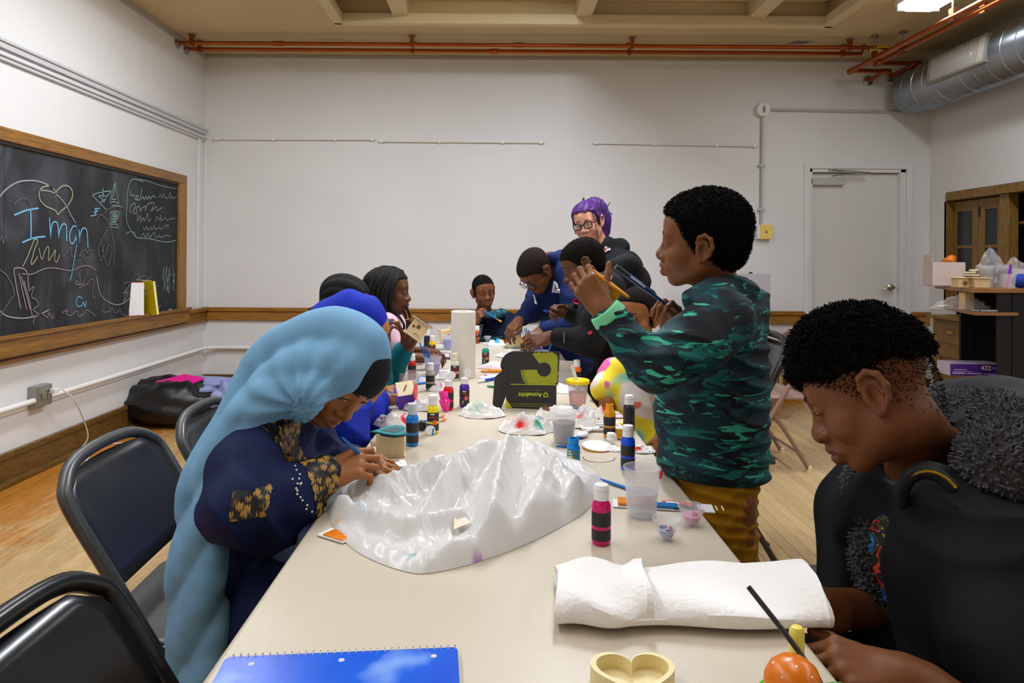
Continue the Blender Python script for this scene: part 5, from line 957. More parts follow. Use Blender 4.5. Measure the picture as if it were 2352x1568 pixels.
# markers, wrappers and papers
def marker(a, b, rgb, label, r=.0062, capc=(236, 236, 236)):
    a, b = Vector(a), Vector(b); t = empty('marker', a); d = b - a; mb = MB(); mb.tube([d * .33, d], r, 12); mb.build('barrel', paint(rgb), t, smooth=True); mb = MB(); mb.tube([d * 0, d * .04, d * .33], [r * .6, r * .95, r * 1.05], 12); mb.build('marker_cap', paint(capc), t, smooth=True); tag(t, label, 'marker', 'markers lying by the towel roll'); return t
zu = Vector((0, 0, .0068)); marker(onT(1097, 880) + zu, onT(1142, 872) + zu, (20, 76, 176), 'blue marker with white cap lying right of the towel roll'); marker(onT(1119, 889) + zu * .7, onT(1152, 893) + zu * .7, (30, 130, 70), 'green marker lying left of the mailer box', .0045, (50, 150, 90)); marker(onT(1104, 855) + zu, onT(1154, 855) + zu, (246, 150, 20), 'orange marker lying left of the mailer box flap', .007, (246, 170, 90))
def sheet(nm, quad, z, m, label, cat='paper'):
    pts = [T(u, v, TZ) for u, v in quad]; c = sum(pts, Vector()) / 4; t = empty(nm, (c.x, c.y, TZ)); mb = MB(); mb.prism([(p.x - c.x, p.y - c.y) for p in pts], .0005, z); mb.build('sheet', m, t); e = MB(); e.prism([((p.x - c.x) * .8, (p.y - c.y) * .7) for p in pts], z, z + .0004); e.build('printed_area', mat(nm + '_print', (206, 186, 190), .6, var=.5, vscale=60), t); tag(t, label, cat); return t
sheet('pink_paper', [(1096, 846), (1165, 850), (1165, 838), (1105, 834)], .003, mat('pink_sheet', (216, 180, 186), .5), 'pink printed sheet left of the mailer box'); sheet('white_paper', [(1002, 872), (1032, 868), (1032, 852), (1008, 850)], .004, mat('sheet_white', (238, 236, 232), .6), 'white folded paper left of the towel roll'); sheet('tablet', [(1010, 822), (1034, 826), (1034, 814), (1014, 812)], .008, mat('tablet_dark', (60, 56, 56), .3), 'dark flat case left of the towel roll', 'case'); sheet('yellow_packet', [(1350, 980), (1440, 976), (1436, 966), (1356, 968)], .006, mat('yellow_pack', (236, 214, 30), .4), 'yellow and violet packet behind the ochre bottle', 'packet'); sheet('violet_packet', [(1352, 968), (1440, 966), (1436, 958), (1358, 960)], .010, mat('violet_pack', (150, 100, 170), .4), 'violet wrapper behind the yellow packet', 'packet'); sheet('blue_wipe', [(958, 884), (990, 880), (990, 866), (960, 868)], .006, mat('blue_sheet', (20, 110, 176), .5), 'blue plastic sheet behind the grey bottle', 'sheet')
p = onT(1385, 992); t = empty('foam_tray', (p.x, p.y + .03, TZ)); mb = MB(); mb.prism(rrect(-.058, .058, -.03, .03, .012), .001, .005); mb.build('tray_floor', mat('foam_white', (228, 222, 218), .5), t, bevel=.001); mb = MB(); mb.tube([(x, y, .008) for x, y in rrect(-.058, .058, -.03, .03, .012)], .0035, 8, closed=True); mb.build('tray_rim', mat('foam_white', (228, 222, 218), .5), t, smooth=True); mb = MB(); mb.ball((.012, .0, .006), (.02, .012, .003), 14, 8); mb.build('black_paint', paint((30, 24, 24)), t, smooth=True); tag(t, 'white foam tray with black paint behind the ochre bottle', 'tray')
p = onT(1430, 1012); t = empty('ochre_scoop', (p.x - .004, p.y + .014, TZ), rot=(R(-12), R(18), R(25))); mb = MB(); mb.lathe([(0, .001), (.009, 0), (.016, .024), (.0165, .026), (.0152, .024), (.0085, .003), (0, .003)], 20, cap=False); mb.build('scoop_cup', paint((196, 140, 30)), t, smooth=True); mb = MB(); mb.lathe([(.006, .02), (.010, .0235), (.006, .024)], 12); mb.build('black_paint', paint((30, 24, 24)), t); tag(t, 'tilted dosing cup smeared with ochre beside the ochre bottle', 'cup')
p = onT(1340, 1010); t = empty('white_spoon', (p.x, p.y + .03, TZ), rot=(0, 0, R(-30))); mb = MB(); mb.ball((0, 0, .008), (.016, .026, .007), 16, 10); mb.build('spoon_bowl', mat('spoon_white', (226, 226, 232), .35), t, smooth=True); mb = MB(); mb.ball((.002, -.022, .004), (.010, .005, .003), 10, 6); mb.build('blue_paint', paint((20, 50, 150)), t, smooth=True); mb = MB(); mb.tube([(0, .02, .01), (0, .09, .006)], .004, 8); mb.build('spoon_handle', mat('spoon_white', (226, 226, 232), .35), t, smooth=True); tag(t, 'white plastic spoon with blue paint beside the murky cup', 'spoon')
q = onT(1329, 940) + Vector((-.004, .028, .086)); t = empty('plastic_knife', q, rot=(R(-8), R(-14), R(15))); mb = MB(); mb.prism([(-.0065, -.03), (.0065, -.03), (.006, .05), (.001, .062), (-.006, .055)], -.0015, .0015, Matrix.Rotation(R(90), 4, 'X')); mb.build('blade', mat('spoon_white', (226, 226, 232), .35), t, bevel=.0008); mb = MB(); mb.bb((-.002, -.0021, -.02), (.002, .0021, .03)); mb.build('rib', mat('spoon_white', (226, 226, 232), .35), t); tag(t, 'white plastic knife standing in the yellow cup lid', 'knife')
p = onT(1305, 880); t = empty('white_carton', (p.x, p.y + .05, TZ), R(-10)); mb = MB(); mb.bb((-.055, -.04, 0), (.03, .04, .055)); mb.build('carton', mat('card_pale', (216, 216, 214), .6), t, bevel=.001); mb = MB(); mb.add([(-.055, -.04, .055), (.03, -.04, .055), (.045, -.08, .095), (-.07, -.08, .095)], [(0, 1, 2, 3)]); mb.build('flap', mat('card_pale2', (230, 230, 228), .6), t, solid=.0015); tag(t, 'pale open carton behind the mailer box', 'box')
p = onT(858, 1078); t = empty('paint_palette', (p.x + .02, p.y + .03, TZ), R(20)); mb = MB(); mb.prism([(-.05, -.022), (.05, -.03), (.055, .02), (-.04, .03)], .0008, .004); mb.build('paper', mat('sheet_white', (238, 236, 232), .6), t); mb = MB()
rs_ = random.Random(5)
for k in range(26): x, y = rs_.uniform(-.01, .04), rs_.uniform(-.02, .015); mb.ribbon(bez([(x, y, .0044), (x + rs_.uniform(-.012, .012), y + rs_.uniform(-.008, .008), .0044), (x + rs_.uniform(-.015, .015), y + rs_.uniform(-.01, .01), .0044)], 3), .0016, (0, 0, 1))
o_ = mb.build('black_scribble', ringm, t); o_['kind'] = 'stuff'; mb = MB(); mb.ball((-.03, -.008, .004), (.014, .009, .0016), 10, 6); mb.build('teal_smear', paint((60, 150, 150)), t, smooth=True); tag(t, 'white paper palette with black and teal scribbles under the painting hand', 'palette')
t = empty('purple_lid', onT(1238, 822) + Vector((-.004, .05, .026)), rot=(R(78), 0, R(10))); mb = MB(); mb.lathe([(0, 0), (.026, 0), (.027, .004), (.024, .006), (0, .006)], 28, cap=False); mb.build('disc', paint((66, 24, 150)), t, smooth=True); mb = MB(); mb.lathe([(.018, .006), (.017, .0075), (0, .0075)], 24, cap=False); mb.build('centre', paint((80, 36, 170)), t, smooth=True); tag(t, 'round purple lid standing on edge behind the pale green cup', 'lid')
# black mailer box with yellow print
p = onT(1222, 938); t = empty('mailer_box', (p.x, p.y + .05, TZ), R(-3)); M_mail = mat('mailer_black', (44, 42, 38), .6); M_lime = mat('print_lime', (196, 204, 24), .5); Wb, Db, Hb = .084, .045, .078
def bx(nm, lo, hi, M=None, m=M_mail): mb = MB(); mb.bb(lo, hi, M); return mb.build(nm, m, t, bevel=.0006)
fp = bx('front_panel', (-Wb, -Db - .002, 0), (Wb, -Db, Hb)); bx('side_panel', (-Wb, -Db, 0), (-Wb + .002, Db, Hb)); bx('side_panel', (Wb - .002, -Db, 0), (Wb, Db, Hb)); bx('back_panel', (-Wb, Db, 0), (Wb, Db + .002, Hb)); bx('bottom_panel', (-Wb, -Db, 0), (Wb, Db, .002))
Ml = Matrix.Translation((0, -Db, Hb)) @ Matrix.Rotation(R(-6), 4, 'X')
def prx(poly, y0, y1, M): return M @ Matrix.Rotation(R(90), 4, 'X')
lw, lh = Wb + .005, .112
poly = [(-lw, .0), (lw, 0), (lw + .006, lh), (-lw * .62, lh)] + [(-lw * .62 - .05 * math.sin(R(a)), lh - .05 + .05 * math.cos(R(a))) for a in range(10, 91, 16)] + [(-lw - .012, .05)]
mb = MB(); mb.prism(poly, -.001, .001, Ml @ Matrix.Rotation(R(90), 4, 'X')); lid_ = mb.build('lid_flap', M_mail, t, bevel=.0005)
mb = MB(); mb.prism([(0, 0), (.0, .09), (-.052, .06), (-.06, -.03), (-.03, -.06)], -.001, .001, Matrix.Translation((-Wb + .002, -Db, Hb * .62)) @ Matrix.Rotation(R(40), 4, 'Z') @ Matrix.Rotation(R(90), 4, 'X')); mb.build('side_flap', mat('mailer_black2', (50, 47, 43), .6), t, bevel=.0005)
mb = MB(); mb.add([(-Wb - .001, -Db - .003, .03), (-Wb + .02, -Db - .003, 0), (-Wb - .001, -Db - .003, .0)], [(0, 2, 1)]); mb.add([(-Wb - .0012, -Db, .045), (-Wb - .0012, Db, .05), (-Wb - .0012, Db, 0), (-Wb - .0012, -Db, 0)], [(0, 1, 2, 3)]); mb.build('lime_corner', M_lime, t)
cx, cy, r0 = .042, .052, .0215; arcs = MB(); sec = MB()
def Lp(x, y, e): return Ml @ Vector((x, -e, y))
for k in range(15):
    r_ = r0 + .0038 + k * .0037; run = []
    for a in range(-178, 130, 6):
        x, y = cx + r_ * math.cos(R(a)), cy + r_ * math.sin(R(a)); ok = -.07 < x < lw and .001 < y < lh - .002
        if ok: run.append(Lp(x, y, .0013))
        if (not ok or a >= 124) and run:
            if len(run) > 2: arcs.ribbon(run, .0021 if k < 12 else .0014, (0, -1, 0))
            run = []
o_ = arcs.build('printed_rings', M_lime, lid_); o_['kind'] = 'stuff'
mb = MB(); mb.ribbon([Lp(-.07, .0016, .0015), Lp(lw, .0016, .0015)], .002, (0, -1, 0)); mb.build('fold_line', M_lime, lid_)
Mt = frame_m((.0, -Db - .0023, .046), (-1, 0, 0), (0, 0, -1)); text('print', 'Acmelight', .0195, Mt @ Matrix.Translation((.004, 0, 0)), M_lime, fp, bold=.0004); text('print', 'GLOW IN THE DARK PAINT', .0052, Mt @ Matrix.Translation((.004, -.0155, 0)), mat('print_olive', (130, 124, 60), .5), fp)
mb = MB(); [mb.box((Mt @ Vector((-.048 + .006 * math.cos(a) * (1 + .3 * (i % 2)), .006 * math.sin(a) * (1 + .3 * (i % 2)), 0))), (.0042, .0004, .0042)) for i, a in enumerate([2 * math.pi * k / 7 for k in range(7)])]; o_ = mb.build('emblem', M_lime, fp); o_['kind'] = 'stuff'
for z in (.006, .013): mb = MB(); mb.bb((-Wb + .01, -Db - .0026, z), (Wb - (.02 if z > .01 else .004), -Db - .0022, z + .0024)); mb.build('print', mat('print_olive', (130, 124, 60), .5), fp)
tag(t, 'open black mailer box with lime rings and upside down lettering', 'box')
# ---------------------------------------------------------------- the big white plastic bag
def white_bag():
    from mathutils import noise as mn
    out = [(748, 1148), (756, 1185), (775, 1225), (815, 1264), (870, 1293), (935, 1314), (985, 1317), (1060, 1302), (1120, 1284), (1200, 1254), (1290, 1210), (1352, 1168), (1388, 1122), (1378, 1090), (1330, 1060), (1280, 1035), (1230, 1015), (1170, 1012), (1100, 1025), (1030, 1050), (960, 1075), (890, 1098), (790, 1112)]
    P_ = np.array([T(u, v, TZ)[:2] for u, v in out]); cen = P_.mean(0)
    def rp(pts): return np.array([[*T(u, v, TZ + h)[:2], h] for u, v, h in pts])
    ridges = [(rp([(800, 1105, .035), (900, 1072, .07), (1000, 1035, .09), (1100, 1000, .105), (1165, 985, .105), (1205, 990, .08)]), .05),
              (rp([(1165, 985, .105), (1145, 1050, .115), (1132, 1120, .10), (1118, 1195, .065), (1010, 1250, .035), (960, 1288, .032)]), .042),
              (rp([(1205, 995, .08), (1275, 1030, .10), (1345, 1082, .085), (1368, 1112, .04)]), .05),
              (rp([(770, 1122, .05), (850, 1150, .055), (930, 1168, .062), (1000, 1166, .052), (1062, 1150, .06)]), .022),
              (rp([(762, 1175, .03), (800, 1228, .032), (880, 1280, .032), (960, 1302, .036)]), .016),
              (rp([(1250, 1050, .10), (1222, 1130, .075), (1180, 1222, .04), (1110, 1270, .03)]), .05),
              (rp([(1040, 1020, .1), (1010, 1080, .085), (985, 1130, .06), (965, 1165, .06)]), .022)]
    Cv = np.array([p[:] for p in bez([(x, y, 0) for x, y in list(P_) + [P_[0]]], 9)])[:-1, :2]; na, nr = len(Cv), 64
    qr = (np.arange(nr + 1) / nr) ** .85; Q = (cen + (Cv - cen)[None] * qr[:, None, None]).reshape(-1, 2)
    def seg(Q, a, b):
        ab = b[:2] - a[:2]; t_ = np.clip(((Q - a[:2]) @ ab) / (ab @ ab), 0, 1); d = np.linalg.norm(Q - a[:2] - t_[:, None] * ab, axis=1); return d, a[2] + (b[2] - a[2]) * t_
    H = np.full(len(Q), .010)
    for rg, wd in ridges:
        best = np.zeros(len(Q))
        for a, b in zip(rg[:-1], rg[1:]):
            d, h_ = seg(Q, a, b); best = np.maximum(best, h_ * .82 * (.7 * np.exp(-(d / wd) ** 2) + .3 * np.exp(-d / (wd * .55))))
        k = .014; H = np.maximum(H, best) + k * np.maximum(0, 1 - np.abs(H - best) / k) ** 2 / 4
    # inside test and distance to the outline
    de = np.full(len(Q), 9.0); m = len(P_)
    for i in range(m):
        a, b = P_[i], P_[(i + 1) % m]
        d, _ = seg(Q, np.append(a, 0), np.append(b, 0)); de = np.minimum(de, d)
    H *= np.clip(de / .022, 0, 1) ** .5
    cr = np.array([abs(mn.noise(Vector((x * 16, y * 11, 1)))) * .7 + abs(mn.noise(Vector((x * 38 + y * 12, y * 22, 5)))) * .45 for x, y in Q])
    H = H + (.026 * (.36 - cr)) * np.clip(de / .03, 0, 1); H = np.maximum(H, .0012)
    H = np.where(np.repeat(qr, na) > .999, .0012, H)
    V = [(x - cen[0], y - cen[1], h) for (x, y), h in zip(Q, H)]; fs = []
    for i in range(nr):
        for j in range(na): j2 = (j + 1) % na; fs.append((i * na + j, (i + 1) * na + j, (i + 1) * na + j2, i * na + j2))
    m_ = mat('white_film', (240, 238, 236), .24, spec=.5, bump=.35, bscale=26, attr=True); nt = m_.node_tree
    nt.nodes['Principled BSDF'].inputs['Transmission Weight'].default_value = 0
    tr = nt.nodes.new('ShaderNodeBsdfTranslucent'); tr.inputs[0].default_value = (.9, .9, .89, 1); mxs = nt.nodes.new('ShaderNodeMixShader'); mxs.inputs[0].default_value = .3
    nt.links.new(nt.nodes['Principled BSDF'].outputs[0], mxs.inputs[1]); nt.links.new(tr.outputs[0], mxs.inputs[2]); nt.links.new(mxs.outputs[0], nt.nodes['Material Output'].inputs[0])
    t = empty('plastic_bag', (cen[0], cen[1], TZ)); mb = MB(); mb.add(V, fs); o_ = mb.build('film', m_, t, smooth='all')
    c = np.tile(np.array(lin((240, 238, 236))), (len(V), 1)); A = np.array(V)
    for u, v, r_, rgb in ((1098, 1274, .011, (170, 50, 200)), (1106, 1270, .007, (180, 70, 206)), (945, 1278, .010, (150, 196, 190)), (930, 1270, .006, (190, 214, 210)), (850, 1190, .03, (222, 230, 244)), (900, 1200, .03, (226, 232, 244)), (1112, 1062, .004, (60, 70, 80)), (775, 1190, .012, (244, 200, 170))):
        s_ = T(u, v, TZ + .015); d = np.hypot(A[:, 0] + cen[0] - s_.x, A[:, 1] + cen[1] - s_.y); f = np.clip((r_ - d) / (r_ * .5), 0, 1)[:, None]; c = c * (1 - f) + np.array(lin(rgb)) * f
    colattr(o_.data, c)
    cs = np.array([T(u, v, TZ + .03)[:2] for u, v in ((1042, 1210), (1044, 1178), (1060, 1186), (1082, 1200))]) - cen; mb = MB(); mb.add([(*cs[0], .026), (*cs[1], .045), (*cs[2], .036), (*cs[3], .03)], [(0, 3, 2, 1)]); mb.build('paper_scrap', mat('scrap_cream', (236, 222, 200), .7), t, solid=.001)
    tag(t, 'big crinkled white plastic bag lying on the near table', 'plastic bag')
white_bag()
# ================================================================ smooth-surface modelling kit for the people and their clothes
def V3(p): return np.array([p[0], p[1], p[2]], float)
def nrm(v): v = V3(v); return v / (np.linalg.norm(v) + 1e-12)
def vnoise(P):
    i = np.floor(P).astype(np.int64); f = P - i; f = f * f * (3 - 2 * f); out = 0
    def hsh(x, y, z):
        n = (x * 73856093) ^ (y * 19349663) ^ (z * 83492791); n = (n ^ (n >> 13)) * 1274126177; n = n ^ (n >> 16)
        return (n & 0xffff) / 65535.0
    for a in (0, 1):
        wa = f[..., 0] if a else 1 - f[..., 0]
        for b in (0, 1):
            wb = f[..., 1] if b else 1 - f[..., 1]
            for c in (0, 1):
                wc = f[..., 2] if c else 1 - f[..., 2]
                out = out + wa * wb * wc * hsh(i[..., 0] + a, i[..., 1] + b, i[..., 2] + c)
    return out
class Sdf:
    def __init__(s): s.p = []; s.disp = None
    def cap(s, a, b, ra, rb=None, k=.02, op='u', ax=None, sc=1.0):
        a, b = V3(a), V3(b); rb = ra if rb is None else rb; c = (a + b) / 2; Rr = np.linalg.norm(b - a) / 2 + max(ra, rb) * (1 if ax is None else max(1, sc))
        ba = b - a; bb_ = ba @ ba + 1e-12; axn = nrm(ax) if ax is not None else None
        def f(P):
            q = P - a; t = np.clip(q @ ba / bb_, 0, 1); q = q - t[..., None] * ba
            if axn is not None: w = q @ axn; q = q + (w * (1 / sc - 1))[..., None] * axn
            d = np.sqrt((q * q).sum(-1)) - (ra + (rb - ra) * t)
            return d * min(1, sc) if axn is not None else d
        s.p.append((f, c, Rr, k, op)); return s
    def chain(s, pts, rs, k=.02, op='u'):
        for i in range(len(pts) - 1): s.cap(pts[i], pts[i + 1], rs[i], rs[i + 1], k, op)
        return s
    def ell(s, c, r, M=None, k=.02, op='u'):
        c = V3(c); r = np.array([r] * 3 if np.isscalar(r) else r, float); Q = np.eye(3) if M is None else np.array(M)
        def f(P):
            q = (P - c) @ Q; k0 = np.sqrt(((q / r) ** 2).sum(-1)); k1 = np.sqrt(((q / (r * r)) ** 2).sum(-1)) + 1e-9
            return k0 * (k0 - 1) / k1
        s.p.append((f, c, r.max(), k, op)); return s
    def plane(s, o, n, k=.01):                     # keeps only the side the normal points to
        o, n = V3(o), nrm(n)
        s.p.append((lambda P: -((P - o) @ n), o, 9.0, k, 'i')); return s
    def shell(s, fn, c, Rr, k=.0, op='i'): s.p.append((fn, V3(c), Rr, k, op)); return s
    def ev(s, P, cs=None, br=0.0, pad=0.03):       # P: (n, m, 3) blocks
        D = np.full(P.shape[:2], 1.0)
        for f, c, Rr, k, op in s.p:
            if cs is None: sel = slice(None)
            else:
                sel = np.nonzero(np.linalg.norm(cs - c, axis=1) - Rr < br + k + pad)[0]
                if len(sel) == 0: continue
            d = f(P[sel]); a = D[sel]
            if op == 'u':
                if k > 0: h = np.maximum(k - np.abs(a - d), 0) / k; r = np.minimum(a, d) - h * h * k * .25
                else: r = np.minimum(a, d)
            else:
                if op == 's': d = -d
                if k > 0: h = np.maximum(k - np.abs(a - d), 0) / k; r = np.maximum(a, d) + h * h * k * .25
                else: r = np.maximum(a, d)
            D[sel] = r
        return D
    def mesh(s, h, lo=None, hi=None, skip=()):
        us = [q for q in s.p if q[4] == 'u']
        if lo is None: lo = np.min([q[1] - q[2] for q in us], 0) - .02
        if hi is None: hi = np.max([q[1] + q[2] for q in us], 0) + .02
        lo = V3(lo); hi = V3(hi); n = 8; bs = n * h; nb = np.ceil((hi - lo) / bs).astype(int) + 1
        I = np.stack(np.meshgrid(*[np.arange(q) for q in nb], indexing='ij'), -1).reshape(-1, 3)
        cs = lo + (I + .5) * bs; br = bs * .8661
        for a, b in skip:
            m = ~(((cs - bs / 2) > V3(a)).all(1) & ((cs + bs / 2) < V3(b)).all(1)); I, cs = I[m], cs[m]
        D = s.ev(cs[:, None, :], cs, 0.0, pad=bs * 2.2)[:, 0]; m = np.abs(D) < br * 1.45 + .006; I, cs = I[m], cs[m]
        if len(I) == 0: return np.zeros((0, 3)), np.zeros((0, 4), int)
        g = np.arange(n + 1); O = np.stack(np.meshgrid(g, g, g, indexing='ij'), -1).reshape(-1, 3)
        vals = []
        for q in range(0, len(I), 700):
            Pq = lo + (I[q:q + 700, None, :] * n + O[None]) * h; d = s.ev(Pq, cs[q:q + 700], br)
            if s.disp is not None: d = d + s.disp(Pq)
            vals.append(d.astype(np.float32))
        Vv = np.concatenate(vals).reshape(-1, n + 1, n + 1, n + 1)
        cor = [Vv[:, a:n + a, b:n + b, c:n + c] for a in (0, 1) for b in (0, 1) for c in (0, 1)]
        C = np.stack(cor, -1); ins = C < 0; act = ins.any(-1) & ~ins.all(-1); bi, x, y, z = np.nonzero(act); C = C[bi, x, y, z]
        G = I[bi] * n + np.stack([x, y, z], -1)
        off = np.array([(a, b, c) for a in (0, 1) for b in (0, 1) for c in (0, 1)], float)
        E = [(0, 1), (2, 3), (4, 5), (6, 7), (0, 2), (1, 3), (4, 6), (5, 7), (0, 4), (1, 5), (2, 6), (3, 7)]
        acc = np.zeros((len(C), 3)); cnt = np.zeros(len(C))
        for a, b in E:
            va, vb = C[:, a], C[:, b]; m = (va < 0) != (vb < 0); t = np.where(m, va / (va - vb + 1e-20), 0)
            acc += np.where(m[:, None], off[a] + t[:, None] * (off[b] - off[a]), 0); cnt += m
        P = lo + (G + acc / np.maximum(cnt, 1)[:, None]) * h
        K = lambda q: (q[:, 0] + 4096) * (1 << 28) + (q[:, 1] + 4096) * (1 << 14) + (q[:, 2] + 4096)
        key = K(G); od = np.argsort(key); ks = key[od]
        def find(q):
            kk = K(q); j = np.searchsorted(ks, kk); j = np.minimum(j, len(ks) - 1); return np.where(ks[j] == kk, od[j], -1)
        F_ = []
        for ax, e1, ci in ((0, (1, 2), 4), (1, (2, 0), 2), (2, (0, 1), 1)):
            m = (C[:, 0] < 0) != (C[:, ci] < 0); g0 = G[m]; fl = C[m, 0] < 0; d1 = np.zeros(3, int); d1[e1[0]] = 1; d2 = np.zeros(3, int); d2[e1[1]] = 1
            q = np.stack([find(g0), find(g0 - d1), find(g0 - d1 - d2), find(g0 - d2)], -1); ok = (q >= 0).all(1); q = q[ok]; fl = fl[ok]
            q[~fl] = q[~fl][:, ::-1]; F_.append(q)
        Fq = np.concatenate(F_)
        # duplicate cells on shared borders cannot occur: every cell belongs to one block
        return P, Fq
def mesh_obj(name, P, Fq, material, parent=None, org=(0, 0, 0), cols=None, smooth=True):
    me = bpy.data.meshes.new(name); nv, nf = len(P), len(Fq); P = np.asarray(P) - V3(org)
    me.vertices.add(nv); me.vertices.foreach_set('co', np.ascontiguousarray(P, np.float32).ravel())
    me.loops.add(nf * 4); me.loops.foreach_set('vertex_index', np.ascontiguousarray(Fq, np.int32).ravel())
    me.polygons.add(nf); me.polygons.foreach_set('loop_start', np.arange(0, nf * 4, 4, dtype=np.int32))
    try: me.polygons.foreach_set('loop_total', np.full(nf, 4, np.int32))
    except Exception: pass
    me.polygons.foreach_set('use_smooth', np.full(nf, smooth, bool)); me.update(calc_edges=True); me.validate()
    for m in (material if isinstance(material, (list, tuple)) else [material]): me.materials.append(m)
    if cols is not None and len(me.vertices) == len(cols): colattr(me, cols)
    ob = bpy.data.objects.new(name, me); COL.objects.link(ob)
    if parent is not None: ob.parent = parent
    else: ob.location = org
    return ob
def merge(parts):
    Ps, Fs, n = [], [], 0
    for P, Fq in parts: Ps.append(P); Fs.append(Fq + n); n += len(P)
    return np.concatenate(Ps), np.concatenate(Fs)
def smooth_folds(amp, fr, st=(1, 1, 1), seed=0.0):
    """cloth: shallow swells plus sharp creases running across, in two directions"""
    st = np.array(st, float); d1 = nrm((.35, .2, .9)); d2 = nrm((.75, .3, -.55))
    def f(P):
        wp = vnoise(P * 5.3 + seed); w2 = vnoise(P * 4.1 + seed + 5.5); m1 = np.clip((vnoise(P * np.array((6, 6, 9)) + seed * 2) - .38) * 3.2, 0, 1); m2 = np.clip((w2 - .42) * 3.2, 0, 1)
        a = np.abs(np.sin((P * st @ d1) * fr * 3.4 + 9 * wp)); b = np.abs(np.sin((P * st @ d2) * fr * 2.9 + 8 * w2))
        return amp * (.62 * (a ** .6 - .7) * m1 + .50 * (b ** .6 - .7) * m2 + .55 * (wp - .5))
    return f
class Frame:                                       # the head's own axes: x to the person's right, y forward, z up
    def __init__(s, C, fwd, up, sc):
        s.c = V3(C); s.y = nrm(fwd); u = V3(up); s.z = nrm(u - s.y * (u @ s.y)); s.x = np.cross(s.y, s.z); s.s = sc; s.M = np.stack([s.x, s.y, s.z], 1)
    def __call__(s, x, y, z): return s.c + s.s * (s.x * x + s.y * y + s.z * z)
    def inv(s, P): return ((P - s.c) @ s.M) / s.s
    def m4(s):
        M = Matrix.Identity(4)
        for i in range(3): M[i][0], M[i][1], M[i][2], M[i][3] = s.x[i] * s.s, s.y[i] * s.s, s.z[i] * s.s, s.c[i]
        return M
def rx(a): c, s_ = math.cos(a), math.sin(a); return np.array([[1, 0, 0], [0, c, -s_], [0, s_, c]])
def rz(a): c, s_ = math.cos(a), math.sin(a); return np.array([[c, -s_, 0], [s_, c, 0], [0, 0, 1]])
def add_head(S_, H, ears=True, nose=1.0, lips=1.0, jaw=1.0, cheek=1.0):
    s = H.s; M = H.M
    def E(c, r, k, op='u', R3=None): r = np.array([r] * 3 if np.isscalar(r) else r) * s; S_.ell(H(*c), r, M if R3 is None else M @ R3, k * s, op)
    def Cp(a, b, ra, rb, k, op='u'): S_.cap(H(*a), H(*b), ra * s, rb * s, k * s, op)
    E((0, -.014, .040), (.073, .094, .080), .0); E((0, .030, .040), (.062, .060, .062), .02); E((0, .030, -.030), (.057 * jaw, .057, .070), .02)
    for q in (-1, 1):
        Cp((q * .043 * jaw, .0, -.052), (q * .014, .058, -.086), .021, .016, .025); E((q * .035, .054, -.028), .0235 * cheek, .02)
    E((0, .068, -.092), (.021, .017, .016), .016); Cp((-.034, .071, .024), (.034, .071, .024), .0135, .0135, .015); E((0, .078, .022), .012, .012)
    for q in (-1, 1):
        E((q * .031, .096, .006), (.0185, .013, .0115), .010, 's'); E((q * .031, .0735, .006), (.0155, .0135, .0112), .004)
    Cp((0, .081, .014), (0, .097, -.026), .0082, .0105 * nose, .012); E((0, .0985, -.030), .0135 * nose, .008)
    for q in (-1, 1): E((q * .0138 * nose, .090, -.033), (.0108 * nose, .011, .009), .006)
    E((0, .072, -.060), (.031, .020, .022), .015)
    for q in (-1, 1):
        Cp((q * .022, .081, -.0635), (0, .0945, -.0565), .005 * lips, .0078 * lips, .005); Cp((q * .0185, .081, -.0665), (0, .0925, -.0725), .0052 * lips, .0088 * lips, .005)
    E((0, .105, -.0645), (.023, .013, .0016), .003, 's')
    for q in (-1, 1): E((q * .0078, .0985, -.0405), (.0048, .0065, .004), .003, 's')
    if ears:
        T_ = rx(R(12))
        for q in (-1, 1):
            E((q * .0735, -.012, -.003), (.0085, .0195, .0325), .008, 'u', T_ @ rz(q * R(-18)))
            pts = [(.078, .004, .010), (.083, -.003, .025), (.087, -.016, .030), (.089, -.029, .020), (.088, -.032, .0), (.083, -.024, -.018), (.078, -.011, -.031)]
            for a, b in zip(pts[:-1], pts[1:]): Cp((q * a[0], a[1], a[2]), (q * b[0], b[1], b[2]), .0046, .0046, .004)
            E((q * .0865, -.012, -.004), (.0105, .0115, .0175), .003, 's', T_); Cp((q * .086, -.004, .017), (q * .087, -.021, .012), .0038, .0036, .003, 's'); Cp((q * .080, -.022, -.006), (q * .081, -.020, .012), .0034, .0034, .004); E((q * .075, -.003, -.031), (.006, .008, .009), .004); E((q * .077, .0035, -.006), (.005, .004, .007), .004)
SKIN_LIP = None
def head_cols(H, P, base, lip, lipamt=.75, dark=.0):
    q = H.inv(P); c = np.tile(np.array(lin(base)), (len(P), 1)); lp = np.array(lin(lip))
    d = np.sqrt((q[:, 0] / .026) ** 2 + ((q[:, 2] + .0648) / .0135) ** 2); f = np.clip((1.08 - d) / .3, 0, 1) * np.clip((q[:, 1] - .074) / .008, 0, 1) * lipamt
    c = c * (1 - f[:, None]) + lp * f[:, None]
    f = np.clip(1.1 - np.abs(q[:, 2] + .0648) / .0022, 0, 1) * (np.abs(q[:, 0]) < .021) * (q[:, 1] > .078); c *= (1 - .6 * f[:, None])
    return c
